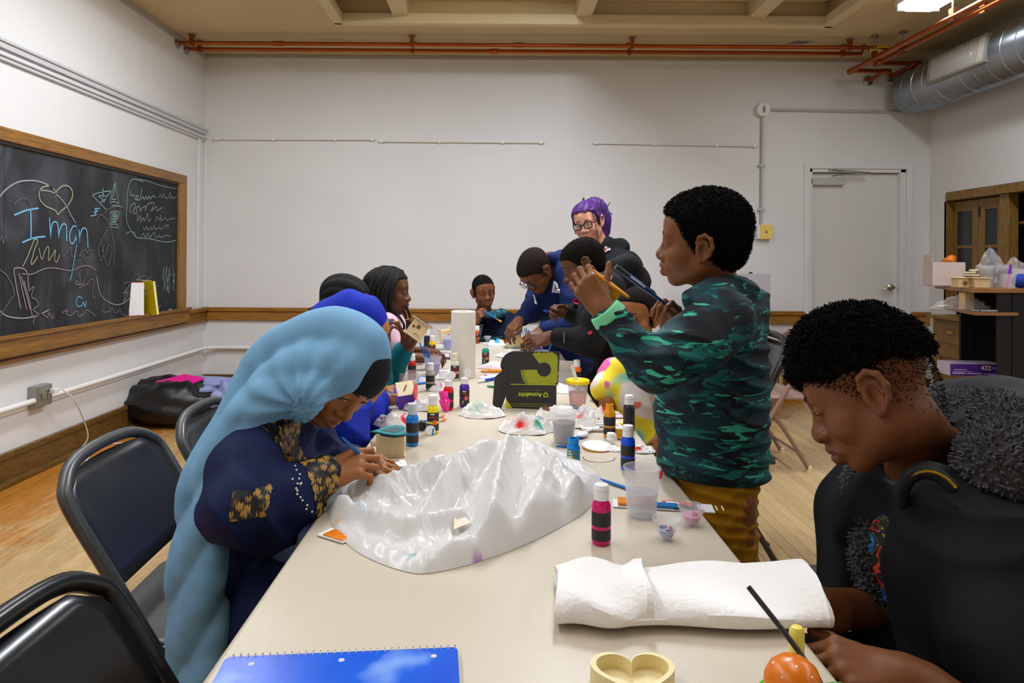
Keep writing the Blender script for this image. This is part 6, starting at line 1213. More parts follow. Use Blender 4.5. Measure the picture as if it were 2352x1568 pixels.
def add_face_parts(H, body, org, eye_open=.6, gaze=(0, -.4), iris=(40, 24, 16), brow_rgb=(18, 14, 12), lash=1.0, only=None, skin=None, brow_w=1.0):
    o = V3(org); out = []
    Mw = Matrix.Translation(Vector(-o)) @ H.m4()
    for q in (-1, 1):
        if only is not None and q != only: continue
        zc = .0055 - .0035 * (1 - eye_open); hz_ = .0058 * eye_open + .0006
        mb = MB(); mb.ball((q * .031, .0770, zc), (.0128, .0110, hz_), 18, 10); e = mb.build('eye', mat('eye_white', (206, 194, 182), .25, spec=.6), body, smooth=True)
        mb2 = MB(); mb2.ball((q * .031 + gaze[0] * .005, .0792, zc + gaze[1] * .002), (.0058, .0096, min(.0056, hz_ * 1.04)), 14, 8); i_ = mb2.build('iris', mat('iris_%d' % iris[0], iris, .12, spec=.8), e, smooth=True)
        mb3 = MB(); pts = [(q * .031 + x, .0872 - 6.5 * x * x, zc + hz_ * math.sqrt(max(0, 1 - (x / .0145) ** 2)) + .0004) for x in [(-.0142 + .0284 * k / 10) for k in range(11)]]
        mb3.tube(pts, [.0006 + .0011 * lash * math.sin(math.pi * k / 10) for k in range(11)], 6); l_ = mb3.build('eyelashes', mat('lash_dark', (14, 10, 9), .6), body, smooth=True)
        mb4 = MB(); pts = [(q * (.011 + .037 * k / 8), .0905 - .0165 * (k / 8) ** 2, .0265 + .0050 * math.sin(math.pi * k / 9)) for k in range(9)]
        mb4.tube(pts, [(.0016 + .0022 * math.sin(math.pi * (k + 1.5) / 10.5)) * brow_w for k in range(9)], 6); b_ = mb4.build('eyebrow', mat('brow_%d' % brow_rgb[0], brow_rgb, .8), body, smooth=True)
        for ob in (e, i_, l_, b_): ob.data.transform(Mw)
        out += [e, l_, b_]
    return out
def add_hand(S_, wrist, fdir, dorsal, side, s=1.0, curl=(.5, .7, .5), curls=None, pinch=None, thumb_out=.5, spread=.06):
    """side +1 right hand, -1 left; dorsal points out of the back of the hand; returns the finger tips"""
    w = V3(wrist); Y = nrm(fdir); Z = V3(dorsal); Z = nrm(Z - Y * (Z @ Y)); X = np.cross(Y, Z) * (-side)      # X towards the thumb
    def p(x, y, z): return w + s * (X * x + Y * y + Z * z)
    fx = (.0285, .0095, -.0095, -.0275); fy = (.088, .092, .087, .078); fl = ((.043, .026, .021), (.047, .030, .022), (.043, .028, .021), (.033, .021, .018)); fr = (.0088, .0090, .0085, .0074); tips = []
    S_.cap(w - Y * .03 * s, w + Y * .02 * s, .0235 * s, .024 * s, .02 * s, ax=Z, sc=.78)
    for i in range(4): S_.cap(p(fx[i] * .55, .012, 0), p(fx[i], fy[i] - .004, .001), .0125 * s, .0112 * s, .012 * s)
    S_.ell(p(.020, .032, -.010), np.array((.016, .028, .014)) * s, np.stack([X, Y, Z], 1), .012 * s); S_.ell(p(-.020, .035, -.008), np.array((.013, .03, .012)) * s, np.stack([X, Y, Z], 1), .012 * s)
    for i in range(4):
        cu = curls[i] if curls else curl; ang = 0; a = p(fx[i], fy[i] - .004, .001); sp = spread * (1.3 - i) ; dirx = X * math.sin(sp)
        for j in range(3):
            ang += cu[j]; d = nrm(dirx + Y * math.cos(ang) - Z * math.sin(ang)); b = a + d * fl[i][j] * s; S_.cap(a, b, fr[i] * (1 - .08 * j) * s, fr[i] * (.93 - .1 * j) * s, (.006 if j == 0 else .003) * s)
            if j < 2: S_.ell(b, fr[i] * (1.0 - .06 * j) * s, None, .002 * s)
            a = b
        tips.append(a)
    t0, t1 = p(.018, .018, -.008), p(.040, .050, -.016 - .01 * (1 - thumb_out)); S_.cap(t0, t1, .014 * s, .0115 * s, .012 * s)
    if pinch is not None:
        tgt = V3(pinch); mid = (t1 + tgt) / 2 + (X * .010 + Y * .006) * s; L1 = nrm(mid - t1) * .034 * s; t2 = t1 + L1; t3 = t2 + nrm(tgt - t2) * min(np.linalg.norm(tgt - t2), .032 * s)
    else:
        d = nrm(X * thumb_out + Y * .8 - Z * .35); t2 = t1 + d * .033 * s; t3 = t2 + nrm(d + Y * .25) * .026 * s
    S_.cap(t1, t2, .0108 * s, .0100 * s, .004 * s); S_.cap(t2, t3, .0102 * s, .0082 * s, .003 * s)
    return tips, t3
def skin_mat(name, rough=.5): return mat(name, (150, 100, 70), rough, attr=True, spec=.4, bump=.08, bscale=260, sss=.06)
def add_hair_cap(S_, H, t=.006, front=(.080, .066), back=(-.09, -.07), nape=True, ear=True, n_tilt=0.0, side=0.0):
    s = H.s; M = H.M
    S_.ell(H(0, -.016, .042), np.array((.073 + t, .094 + t, .080 + t)) * s, M, 0)
    S_.ell(H(0, .026, .044), np.array((.063 + t, .060 + t * .7, .060 + t)) * s, M, .02 * s)
    if nape: S_.ell(H(0, -.050, -.018), np.array((.055 + t * .8, .050 + t * .7, .056)) * s, M, .025 * s)
    ys = np.array([-.14, -.09, -.055, -.02, .012, .030, .046, .066, front[0] + .012]); zs = np.array([back[1], back[1], back[1] + .012, -.030, -.014, .020, front[1] - .020, front[1] - .006, front[1] + .002]) if nape else np.array([back[1], back[1] + .006, .038, .047, .052, .055, front[1] - .008, front[1], front[1] + .004])
    def cut(P): q = H.inv(P); return (np.interp(q[..., 1], ys, zs) + .12 * np.maximum(0, np.abs(q[..., 0]) - .035) * (q[..., 1] > .05) - q[..., 2]) * s * .7
    S_.shell(cut, H(0, 0, 0), 9, .004 * s)
    if ear:
        for q in (-1, 1): S_.ell(H(q * .082, -.006, -.006), np.array((.022, .019, .034)) * s, M, .004 * s, 's')
def tufts(name, pts, nrmls, size, material, body, org, seed=1, n=3, lean=.5, fat=.42):
    """one mesh of many little curls standing on the given points"""
    rs = np.random.RandomState(seed); N = len(pts); P = np.asarray(pts); Nn = np.asarray(nrmls)
    t1 = np.cross(Nn, rs.normal(size=(N, 3))); t1 /= np.linalg.norm(t1, axis=1, keepdims=True) + 1e-9; t2 = np.cross(Nn, t1); sz = size * rs.uniform(.6, 1.25, (N, 1)); ln = rs.uniform(-lean, lean, (N, 2))
    rings = []
    for j in range(n + 1):
        q = j / n; ph = rs.uniform(0, 6.28, (N, 1)); cen = P + Nn * sz * (q * 1.5 - .25) + (t1 * (ln[:, :1] * q + .3 * np.sin(ph)) + t2 * (ln[:, 1:] * q + .3 * np.cos(ph))) * sz * (q > 0)
        rad = sz * (fat * (1 - .7 * q)); rings.append([cen + (t1 * math.cos(a) + t2 * math.sin(a)) * rad for a in (0, 2.1, 4.2)])
    Vv = np.stack([np.stack(r, 1) for r in rings], 1).reshape(N, -1, 3); m = (n + 1) * 3; base = np.arange(N)[:, None] * m; fs = []
    for j in range(n):
        for k in range(3): k2 = (k + 1) % 3; fs.append(np.concatenate([base + j * 3 + k, base + j * 3 + k2, base + (j + 1) * 3 + k2, base + (j + 1) * 3 + k], 1))
    ob = mesh_obj(name, Vv.reshape(-1, 3), np.concatenate(fs), material, body, org); ob['kind'] = 'stuff'; return ob
def surf_samples(P, Fq, n, seed=0, keep=None):
    rs = np.random.RandomState(seed); a = P[Fq[:, 0]]; b = P[Fq[:, 1]]; c = P[Fq[:, 2]]; d = P[Fq[:, 3]]; N = np.cross(c - a, d - b); ar = np.linalg.norm(N, axis=1); N = N / (ar[:, None] + 1e-12); cen = (a + b + c + d) / 4
    w = ar.copy()
    if keep is not None: w = w * keep(cen, N)
    i = rs.choice(len(Fq), n, p=w / w.sum()); u = rs.rand(n, 1); v = rs.rand(n, 1); q = a[i] * (1 - u) * (1 - v) + b[i] * u * (1 - v) + c[i] * u * v + d[i] * (1 - u) * v
    return q, N[i]
class Person:
    def __init__(s, base, skin, lip, h=.006):
        s.base = V3(base); s.S = Sdf(); s.skin = skin; s.lip = lip; s.h = h; s.boxes = []; s.H = None
    def head(s, C, fwd, up, size=.225, neck=None, neck_r=.05, **k):
        s.H = Frame(C, fwd, up, size / .225); add_head(s.S, s.H, **k)
        if neck is not None: s.S.cap(s.H(0, -.022, -.055), neck, neck_r * s.H.s, neck_r * s.H.s * 1.12, .03)
        return s.H
    def limb(s, pts, rs, k=.02): s.S.chain(pts, rs, k)
    def arm(s, sh, el, wr, r=.036, rw=.023): s.S.cap(sh, el, r, r * .82, .02); s.S.cap(el, wr, r * .85, rw, .015)
    def finish(s, label, group=None, hh=.0032, hs=.0030, hands=(), name='person', extra=None):
        parts = []; skip = []
        if s.H is not None:
            r = .135 * s.H.s; c = s.H.c; lo, hi = c - r, c + r; lo[2] -= .03 * s.H.s; parts.append(s.S.mesh(hh, lo, hi)); skip.append((lo + .004, hi - hh * 8))
        for c, r in hands: lo, hi = V3(c) - r, V3(c) + r; parts.append(s.S.mesh(hs, lo, hi)); skip.append((lo + .002, hi - hs * 8))
        parts.append(s.S.mesh(s.h, skip=skip)); P, Fq = merge(parts)
        cols = head_cols(s.H, P, s.skin, s.lip) if s.H is not None else np.tile(np.array(lin(s.skin)), (len(P), 1))
        if extra: cols = extra(P, cols)
        s.ob = mesh_obj(name, P, Fq, skin_mat('skin'), None, s.base, cols); tag(s.ob, label, 'person', group); return s.ob
    def cloth(s, name, S_, material, h=.006, cols=None, lo=None, hi=None):
        P, Fq = S_.mesh(h, lo, hi); return mesh_obj(name, P, Fq, material, s.ob, s.base, cols(P) if cols else None)
# ================================================================ the people, nearest first
def fabric(name, rgb, rough=.85, bump=.1, bscale=700, var=.08, vscale=9, sheen=0): return mat(name, rgb, rough, bump=bump, bscale=bscale, var=var, vscale=vscale, sheen=sheen, spec=.25)
def patch(fig, name, P, Fq, mask, off, material, parent=None):
    """the faces of a garment that the mask picks, lifted off it as a piece of its own"""
    N = np.zeros_like(P); fn = np.cross(P[Fq[:, 2]] - P[Fq[:, 0]], P[Fq[:, 3]] - P[Fq[:, 1]])
    for k in range(4): np.add.at(N, Fq[:, k], fn)
    N /= np.linalg.norm(N, axis=1, keepdims=True) + 1e-12; m = mask(P); f = Fq[m[Fq].all(1)]
    if len(f) == 0: return None
    us, inv = np.unique(f, return_inverse=True); inv = inv.reshape(-1, 4)
    return mesh_obj(name, P[us] + N[us] * off, inv, material, parent or fig.ob, fig.base)
def seg_t(P, a, b):
    a, b = V3(a), V3(b); ab = b - a; t = (P - a) @ ab / (ab @ ab); q = P - a - np.clip(t, 0, 1)[:, None] * ab; return t, np.linalg.norm(q, axis=1)
def poly_d(P, pts):
    d = np.full(len(P), 9.0)
    for a, b in zip(pts[:-1], pts[1:]): d = np.minimum(d, seg_t(P, a, b)[1])
    return d
def gold_mat():
    m = bpy.data.materials.new('gold_embroidery'); m.use_nodes = True; nt = m.node_tree; N = nt.nodes; L = nt.links; P = N['Principled BSDF']
    tc = N.new('ShaderNodeTexCoord'); vo = N.new('ShaderNodeTexVoronoi'); vo.inputs['Scale'].default_value = 62; L.new(tc.outputs['Object'], vo.inputs['Vector']); wv = N.new('ShaderNodeTexWave'); wv.inputs['Scale'].default_value = 70; wv.inputs['Distortion'].default_value = 9; L.new(tc.outputs['Object'], wv.inputs['Vector'])
    cr = N.new('ShaderNodeValToRGB'); e = cr.color_ramp.elements; e[0].position = .46; e[0].color = (*lin((176, 132, 52)), 1); e[1].position = .60; e[1].color = (*lin((16, 14, 22)), 1)
    mx = N.new('ShaderNodeMath'); mx.operation = 'MULTIPLY_ADD'; mx.inputs[1].default_value = .22; L.new(wv.outputs[0], mx.inputs[0]); L.new(vo.outputs['Distance'], mx.inputs[2]); L.new(mx.outputs[0], cr.inputs[0]); L.new(cr.outputs[0], P.inputs['Base Color']); P.inputs['Roughness'].default_value = .45
    bp = N.new('ShaderNodeBump'); bp.inputs['Strength'].default_value = .5; bp.inputs['Distance'].default_value = .003; bp.invert = True; L.new(mx.outputs[0], bp.inputs['Height']); L.new(bp.outputs[0], P.inputs['Normal']); return m
M_gold = gold_mat()
# ---------------------------------------------------------------- girl in the light blue hijab
def girl_light_blue():
    f = Person((-.60, 1.5, 0), (158, 98, 52), (176, 104, 92), .007); H = f.head((-.338, 1.5, .992), (.427, -.547, -.72), (.739, -.247, .626), .218, neck=F(655, 945, 1.52), lips=1.1, cheek=1.1)
    chest, pel = F(612, 1000, 1.53), Vector((-.50, 1.52, .55)); shN, shF = F(585, 985, 1.42), F(690, 965, 1.66); elN, wrN = F(560, 1165, 1.27), F(738, 1096, 1.36); elF, wrF = F(742, 1090, 1.66), F(806, 1062, 1.60)
    f.S.cap(pel, chest, .09, .075, .05); f.S.cap(chest, F(655, 945, 1.52), .055, .045, .03); f.S.cap(shN, shF, .038, .038, .03); f.arm(shN, elN, wrN, .042, .026); f.arm(shF, elF, wrF, .04, .025)
    for y in (1.46, 1.64): f.limb([(-.50, y, .53), (-.22, y, .52), (-.24, y, .08), (-.14, y, .05)], [.075, .055, .035, .03])
    tips, th = add_hand(f.S, wrN, Vector(F(852, 1050, 1.40)) - wrN, (-.28, -.72, .62), 1, .93, curls=[(.55, .75, .35), (.62, .8, .45), (.7, .85, .5), (.8, .9, .5)], pinch=F(862, 1062, 1.42))
    add_hand(f.S, wrF, Vector(F(880, 1066, 1.56)) - wrF, (.1, -.3, .95), -1, .9, curl=(.4, .5, .4))
    ob = f.finish('girl in light blue hijab and navy gold trimmed dress bent over her painting', hands=[(Vector(F(810, 1075, 1.39)), .115), (Vector(F(850, 1060, 1.58)), .09)])
    add_face_parts(H, ob, f.base, .42, (0, -.9), brow_rgb=(44, 28, 18))
    # underscarf
    U = Sdf(); U.ell(H(0, -.014, .042), np.array((.078, .099, .083)) * H.s, H.M, 0); U.ell(H(0, .030, .044), np.array((.068, .066, .064)) * H.s, H.M, .02); U.plane(H(0, .088, .034), H.M @ np.array((0, .05, 1.0)), .002); f.cloth('underscarf', U, fabric('underscarf_black', (24, 24, 28)), .004)
    # hijab: a shell round the head and long strands of cloth falling over the shoulder to below the seat
    K = Sdf(); K.ell(H(0, -.018, .042), np.array((.082, .101, .086)) * H.s, H.M, 0); K.ell(H(0, .012, .0), np.array((.082, .068, .092)) * H.s, H.M, .03); K.ell(H(0, .0, -.06), np.array((.066, .066, .05)) * H.s, H.M, .03)
    K.shell(lambda P: (H.inv(P)[..., 1] - (.016 + .52 * H.inv(P)[..., 2])) * H.s * .85, H.c, 9, .006)
    strands = [([(835, 800, 1.47), (760, 775, 1.50), (650, 810, 1.50), (600, 862, 1.49), (535, 965, 1.45), (480, 1045, 1.41), (450, 1140, 1.37), (430, 1300, 1.33), (430, 1450, 1.31), (444, 1660, 1.30)], [.05, .062, .052, .045, .036, .030, .028, .029, .030, .034]),
               ([(800, 845, 1.43), (705, 850, 1.43), (632, 888, 1.42), (566, 955, 1.39), (508, 1055, 1.36), (474, 1170, 1.33), (458, 1320, 1.30), (458, 1480, 1.285), (470, 1680, 1.28)], [.045, .05, .042, .034, .028, .026, .026, .028, .032]),
               ([(740, 880, 1.42), (685, 900, 1.40), (615, 918, 1.385), (560, 960, 1.36), (520, 1040, 1.335), (494, 1130, 1.315), (484, 1280, 1.295), (488, 1450, 1.28), (498, 1680, 1.27)], [.036, .034, .030, .024, .022, .021, .022, .025, .03]),
               ([(698, 934, 1.40), (655, 922, 1.39), (612, 915, 1.38)], [.018, .024, .026]), ([(716, 900, 1.37), (700, 930, 1.385)], [.03, .02])]
    for pts, rs in strands:
        q = bez([F(*p) for p in pts], 3); rr2 = np.interp(np.linspace(0, 1, len(q)), np.linspace(0, 1, len(rs)), rs); K.chain(q, list(rr2), .022)
    inner = Sdf()
    a1 = nrm((.6, .1, -.35)); kn = Vector(F(706, 932, 1.385)); kn = V3(kn)
    def folds(P):
        r = P - kn; dist = np.sqrt((r * r).sum(-1)); ang = np.arctan2(r[..., 2], r[..., 0]); g = np.exp(-(dist / .16) ** 2); s1 = np.sin(ang * 13 + 3 * vnoise(P * 9)) * np.minimum(dist, .05) * .075 * g
        w = (P @ a1) * 84 + 7 * vnoise(P * np.array((5, 5, .9))); low = np.clip((.97 - P[..., 2]) / .06, 0, 1); s2 = (1 - 2 * np.abs(np.sin(w * .5))) * .0078 * low * (.4 + vnoise(P * np.array((4, 4, 1.0)) + 3)); return s1 + s2 + (vnoise(P * 14) - .5) * .003
    K.disp = folds
    K.ell(H(0, .062, -.040), np.array((.066, .072, .085)) * H.s, H.M, .004, 's')
    f.cloth('hijab', K, fabric('hijab_blue', (112, 158, 190), .8, .06, 700, .05), .0046)
    # dress
    D = Sdf(); D.cap(pel, chest, .15, .105, .05, ax=(1, 0, .3), sc=.9); D.cap(chest, F(655, 950, 1.52), .095, .055, .05); D.cap(shN, shF, .062, .06, .04)
    D.chain([shN, F(565, 1075, 1.34), elN, F(650, 1145, 1.31), wrN + (wrN - elN) * .02], [.064, .068, .066, .056, .043], .025); D.cap(F(505, 1185, 1.29), F(625, 1225, 1.30), .032, .034, .04); D.cap(F(625, 1225, 1.30), F(690, 1165, 1.34), .034, .036, .03); D.chain([shF, elF, wrF], [.075, .06, .04], .03)
    D.chain([(-.50, 1.46, .50), (-.42, 1.38, .52), (-.26, 1.42, .50)], [.15, .12, .11], .06); D.chain([(-.50, 1.62, .5), (-.28, 1.62, .5)], [.14, .11], .06); D.chain([(-.30, 1.46, .48), (-.30, 1.46, .06)], [.16, .19], .06); D.plane((0, 0, .02), (0, 0, 1), .01)
    D.ell(H(0, .04, -.03), np.array((.07, .1, .1)) * H.s, H.M, .01, 's'); D.disp = smooth_folds(.019, 14, (1.2, 1.2, .7), 2.0)
    P, Fq = D.mesh(.0062); dr = mesh_obj('dress', P, Fq, fabric('dress_navy', (13, 26, 66), .7, .08, 700, .1), ob, f.base)
    c1 = [F(626, 922, 1.40), F(668, 985, 1.40), F(700, 1050, 1.42), F(716, 1085, 1.44)]; c2 = [F(700, 935, 1.42), F(706, 1000, 1.43), F(716, 1085, 1.44)]
    patch(f, 'embroidered_collar', P, Fq, lambda Q: ((poly_d(Q, c1) < .062) | (poly_d(Q, c2) < .05)) & (Q[:, 2] > .80), .0015, M_gold)
    patch(f, 'embroidered_cuff', P, Fq, lambda Q: (seg_t(Q, elN, wrN)[0] > .74) & (seg_t(Q, elN, wrN)[1] < .075) & (seg_t(Q, elN, wrN)[0] < 1.25), .0015, M_gold)
    ep = V3(F(565, 1165, 1.20)); patch(f, 'embroidered_patch', P, Fq, lambda Q: (np.abs((Q - ep)[:, 0]) < .030) & (np.abs((Q - ep)[:, 2]) < .026) & (np.abs((Q - ep)[:, 1]) < .06), .0015, M_gold)
    # pearls along the collar and the cuff
    mb = MB(); vn = P[::1]
    for (u0, v0, u1, v1, n, d) in ((648, 975, 700, 1110, 15, 1.40), (672, 1093, 715, 1185, 10, 1.31)):
        for k in range(n):
            u, v = u0 + (u1 - u0) * k / (n - 1), v0 + (v1 - v0) * k / (n - 1); a, b = ray(u, v); r = V3((a, 1, -b)); o_ = V3((0, 0, EYE)); q = P - o_; t_ = q @ r / (r @ r); dd = np.linalg.norm(q - t_[:, None] * r, axis=1); c_ = np.nonzero(dd < .008)[0]
            if len(c_): j = c_[np.argmin(t_[c_])]; mb.ball(P[j] - f.base, .0022, 6, 5)
    pb = mb.build('pearl_beads', mat('pearl', (236, 230, 222), .25), ob, smooth=True); pb['kind'] = 'stuff'
    brush(F(785, 1004, 1.36), F(868, 1082, 1.44), 'blue brush in the hand of the girl in light blue hijab', None, r=.0038, tipm=mat('bristle_dark', (40, 36, 34), .7))
girl_light_blue()
# ---------------------------------------------------------------- boy in the camouflage jacket
def camo_mat():
    m = bpy.data.materials.new('camouflage_teal'); m.use_nodes = True; nt = m.node_tree; N = nt.nodes; L = nt.links; P = N['Principled BSDF']; P.inputs['Roughness'].default_value = .75; P.inputs['Specular IOR Level'].default_value = .3
    tc = N.new('ShaderNodeTexCoord')
    def nz(scale, st, loc, dist=.6, det=3):
        mp = N.new('ShaderNodeMapping'); mp.inputs['Scale'].default_value = st; mp.inputs['Location'].default_value = loc; mp.inputs['Rotation'].default_value = (0, R(14), 0); L.new(tc.outputs['Object'], mp.inputs[0]); n = N.new('ShaderNodeTexNoise'); n.inputs['Scale'].default_value = scale; n.inputs['Detail'].default_value = det; n.inputs['Distortion'].default_value = dist; L.new(mp.outputs[0], n.inputs['Vector']); return n.outputs[0]
    def ramp(src, stops):
        cr = N.new('ShaderNodeValToRGB'); e = cr.color_ramp.elements; e[0].position, e[0].color = stops[0][0], (*lin(stops[0][1]), 1); e[1].position, e[1].color = stops[1][0], (*lin(stops[1][1]), 1); L.new(src, cr.inputs[0]); return cr.outputs[0]
    base = ramp(nz(9, (1, 1, 2.4), (0, 0, 0)), ((.42, (15, 17, 26)), (.62, (8, 62, 70))))
    def mixin(col, src, lo, hi, rgb):
        mr = N.new('ShaderNodeMapRange'); mr.inputs[1].default_value = lo; mr.inputs[2].default_value = hi; L.new(src, mr.inputs[0]); mx = N.new('ShaderNodeMix'); mx.data_type = 'RGBA'; L.new(mr.outputs[0], mx.inputs[0]); L.new(col, mx.inputs[6]); mx.inputs[7].default_value = (*lin(rgb), 1); return mx.outputs[2]
    c = mixin(base, nz(12, (1, 1, 3.6), (3, 1, 5), 1.0), .575, .60, (20, 100, 96)); c = mixin(c, nz(13, (.9, .9, 4.2), (7, 2, 9), 1.2), .615, .63, (56, 170, 136)); c = mixin(c, nz(10, (1, 1, 3.2), (1, 8, 4), .8), .60, .63, (15, 16, 24))
    L.new(c, P.inputs['Base Color']); return m
def boy_camo():
    f = Person((.52, 1.6, 0), (128, 78, 40), (126, 74, 62), .007); H = f.head((.482, 1.6, 1.284), (-.92, .385, -.02), (-.13, -.15, .96), .215, neck=F(1652, 668, 1.62), neck_r=.046, lips=1.3, cheek=1.12, jaw=1.0, nose=1.1)
    pel, chest = F(1636, 1085, 1.6), F(1655, 800, 1.61); shN, shF = F(1662, 735, 1.47), F(1672, 725, 1.76); elN, wrN = F(1503, 842, 1.38), F(1386, 712, 1.42); elF, wrF = F(1600, 850, 1.76), F(1541, 768, 1.68)
    f.S.cap(pel, chest, .09, .085, .04); f.S.cap(chest, F(1652, 690, 1.62), .07, .045, .04); f.S.cap(shN, shF, .04, .04, .04); f.arm(shN, elN, wrN, .034, .022); f.arm(shF, elF, wrF, .034, .021)
    for y, x in ((1.53, .51), (1.69, .53)): f.limb([(x + .03, y, .70), (x + .03, y, .38), (x + .02, y, .07), (x - .10, y, .035)], [.045, .038, .028, .026])
    add_hand(f.S, wrN, Vector(F(1345, 655, 1.43)) - wrN, (-.45, -.80, .35), -1, .80, curls=[(.75, 1.0, .7), (.7, 1.0, .7), (.65, .95, .7), (.55, .85, .6)], thumb_out=.9)
    add_hand(f.S, wrF, Vector(F(1540, 708, 1.67)) - wrF, (.75, .55, .25), 1, .80, curls=[(.9, 1.0, .5), (1.0, 1.1, .6), (1.0, 1.2, .6), (1.0, 1.2, .6)], pinch=F(1506, 694, 1.63))
    ob = f.finish('boy in teal camouflage jacket standing and holding up a yellow box', hh=.0025, hands=[(Vector(F(1370, 672, 1.43)), .095), (Vector(F(1532, 715, 1.67)), .095)])
    add_face_parts(H, ob, f.base, .5, (0, -.6), brow_rgb=(30, 20, 14), brow_w=.7)
    K = Sdf(); add_hair_cap(K, H, .010, (.086, .080), (-.09, -.078)); K.disp = lambda P: -(vnoise(P * 190) - .4) * .004; hm = mat('hair_black', (17, 15, 13), .95, spec=.12, bump=.6, bscale=260); P, Fq = K.mesh(.0034); mesh_obj('hair', P, Fq, hm, ob, f.base); q, n = surf_samples(P, Fq, 7000, 3, lambda c, n: (H.inv(c)[:, 2] > -.085)); tufts('hair_curls', q, n, .0042, hm, ob, f.base, 3)
    M_camo = camo_mat(); D = Sdf(); D.chain([F(1636, 1070, 1.6), F(1632, 950, 1.6), F(1648, 840, 1.6), F(1662, 745, 1.61)], [.112, .118, .106, .088], .05); D.cap(F(1636, 1062, 1.6), F(1640, 1040, 1.6), .126, .122, .02); D.cap(shN, shF, .064, .064, .05); D.chain([shN, F(1590, 795, 1.42), elN, F(1446, 786, 1.40), F(1404, 732, 1.42)], [.066, .066, .050, .037, .036], .012); D.chain([shF, elF, F(1550, 782, 1.68)], [.062, .055, .042], .03)
    D.chain([F(1592, 690, 1.56), F(1640, 668, 1.52), F(1695, 668, 1.56), F(1712, 690, 1.66), F(1680, 690, 1.74), F(1610, 694, 1.70)], [.026, .030, .034, .034, .03, .026], .02); D.ell(F(1705, 700, 1.62), (.06, .07, .05), None, .04); D.cap(F(1652, 700, 1.62), F(1650, 600, 1.62), .042, .05, .02, 's'); D.plane(F(1636, 1082, 1.6), (0.05, 0, 1), .006); D.disp = smooth_folds(.014, 16, (.8, .8, 1.4), 5.0)
    P, Fq = D.mesh(.005); mesh_obj('jacket', P, Fq, M_camo, ob, f.base)
    C = Sdf(); a = V3(F(1404, 732, 1.42)); b = V3(F(1387, 711, 1.42)); C.cap(a, b, .039, .035, 0); C.plane(b, a - b, .003); C.plane(a, b - a, .003); f.cloth('cuff', C, fabric('cuff_mint', (128, 214, 160), .8), .0035)
    a = V3(F(1550, 784, 1.68)); b = V3(F(1541, 768, 1.68)); C = Sdf(); C.cap(a, b, .040, .034, 0); C.plane(b, a - b, .003); C.plane(a, b - a, .003); f.cloth('cuff', C, fabric('cuff_mint', (128, 214, 160), .8), .0035)
    Tq = Sdf(); Tq.cap(F(1640, 1085, 1.6), F(1640, 1050, 1.6), .098, .09, .02); Tq.chain([F(1652, 1095, 1.56), (.535, 1.545, .42), (.535, 1.545, .09)], [.080, .062, .056], .03); Tq.chain([F(1652, 1095, 1.66), (.555, 1.69, .42), (.56, 1.69, .09)], [.080, .062, .056], .03); Tq.disp = smooth_folds(.011, 19, (.8, .8, 1.6), 9.0); f.cloth('trousers', Tq, fabric('trousers_ochre', (170, 120, 14), .8), .006)
    for y in (1.545, 1.69): Sh = Sdf(); Sh.chain([(.545, y, .05), (.47, y, .042), (.40, y, .036)], [.046, .042, .034], .02); Sh.plane((0, 0, .003), (0, 0, 1), .004); f.cloth('shoe', Sh, mat('shoe_dark', (30, 30, 34), .5), .006)
    # the yellow box he paints and his brush
    c = V3(F(1394, 662, 1.46)); t = empty('yellow_box', Vector(c)); ax = V3(F(1432, 692, 1.47)) - V3(F(1352, 632, 1.45)); Mx = frame_m((0, 0, 0), ax, (-.2, -.75, .5)); L2 = np.linalg.norm(ax) / 2
    My = mat('paint_marigold', (226, 146, 10), .35); hzz = [(16 * math.sin(a) ** 3 * .0023, (13 * math.cos(a) - 5 * math.cos(2 * a) - 2 * math.cos(3 * a) - math.cos(4 * a)) * .0023) for a in [2 * math.pi * i / 50 for i in range(50)]]
    Mp = frame_m(Vector((0, 0, 0)), ax, V3((-.05, 1, .22))); nz_ = Vector((Mp[0][2], Mp[1][2], Mp[2][2])); sg = 1 if nz_.z > 0 else -1
    mb = MB(); mb.prism([(L2 * 1.05 * math.cos(a), .030 * math.sin(a)) for a in [2 * math.pi * i / 40 for i in range(40)]], .010 * sg, .015 * sg, Mp); mb.build('oval_plate', My, t, bevel=.001); mb = MB(); mb.bb((-L2 * .62, -.024, -.034 * sg), (L2 * .5, .024, .010 * sg), Mp); mb.build('box_body', My, t, bevel=.001); mb = MB(); mb.tube([Mp @ Vector((x, .0325, .0125 * sg)) for x in (-L2 * .7, L2 * .1, L2 * .7)], .0016, 6); mb.build('dark_edge', mat('edge_dark', (46, 40, 26), .5), t)  # thin dark line along one side of the oval plate
    tag(t, 'marigold yellow wooden box held up by the boy in camouflage', 'wooden box')
    a, b = V3(F(1540, 706, 1.63)), V3(F(1414, 612, 1.60)); t = empty('paint_brush', Vector(a)); d = nrm(b - a); L = np.linalg.norm(b - a); mb = MB(); mb.tube([Vector(d * L * q) for q in (0, .25, .55, .8)], [.0028, .0042, .0075, .0072], 10); mb.build('handle', mat('navy_handle', (8, 60, 116), .3), t, smooth=True); mb = MB(); mb.tube([Vector(d * L * .8), Vector(d * L)], [.0074, .0068], 10); mb.build('dark_ferrule', mat('ferrule_dark', (36, 44, 54), .4), t, smooth=True); mb = MB(); mb.tube([Vector(d * L * .48 + V3((0, -.0062, .002))), Vector(d * L * .74 + V3((0, -.0072, .002)))], .0018, 6); mb.build('white_print', M_prw, t); tag(t, 'thick navy blue brush in the far hand of the boy in camouflage', 'brush')
boy_camo()
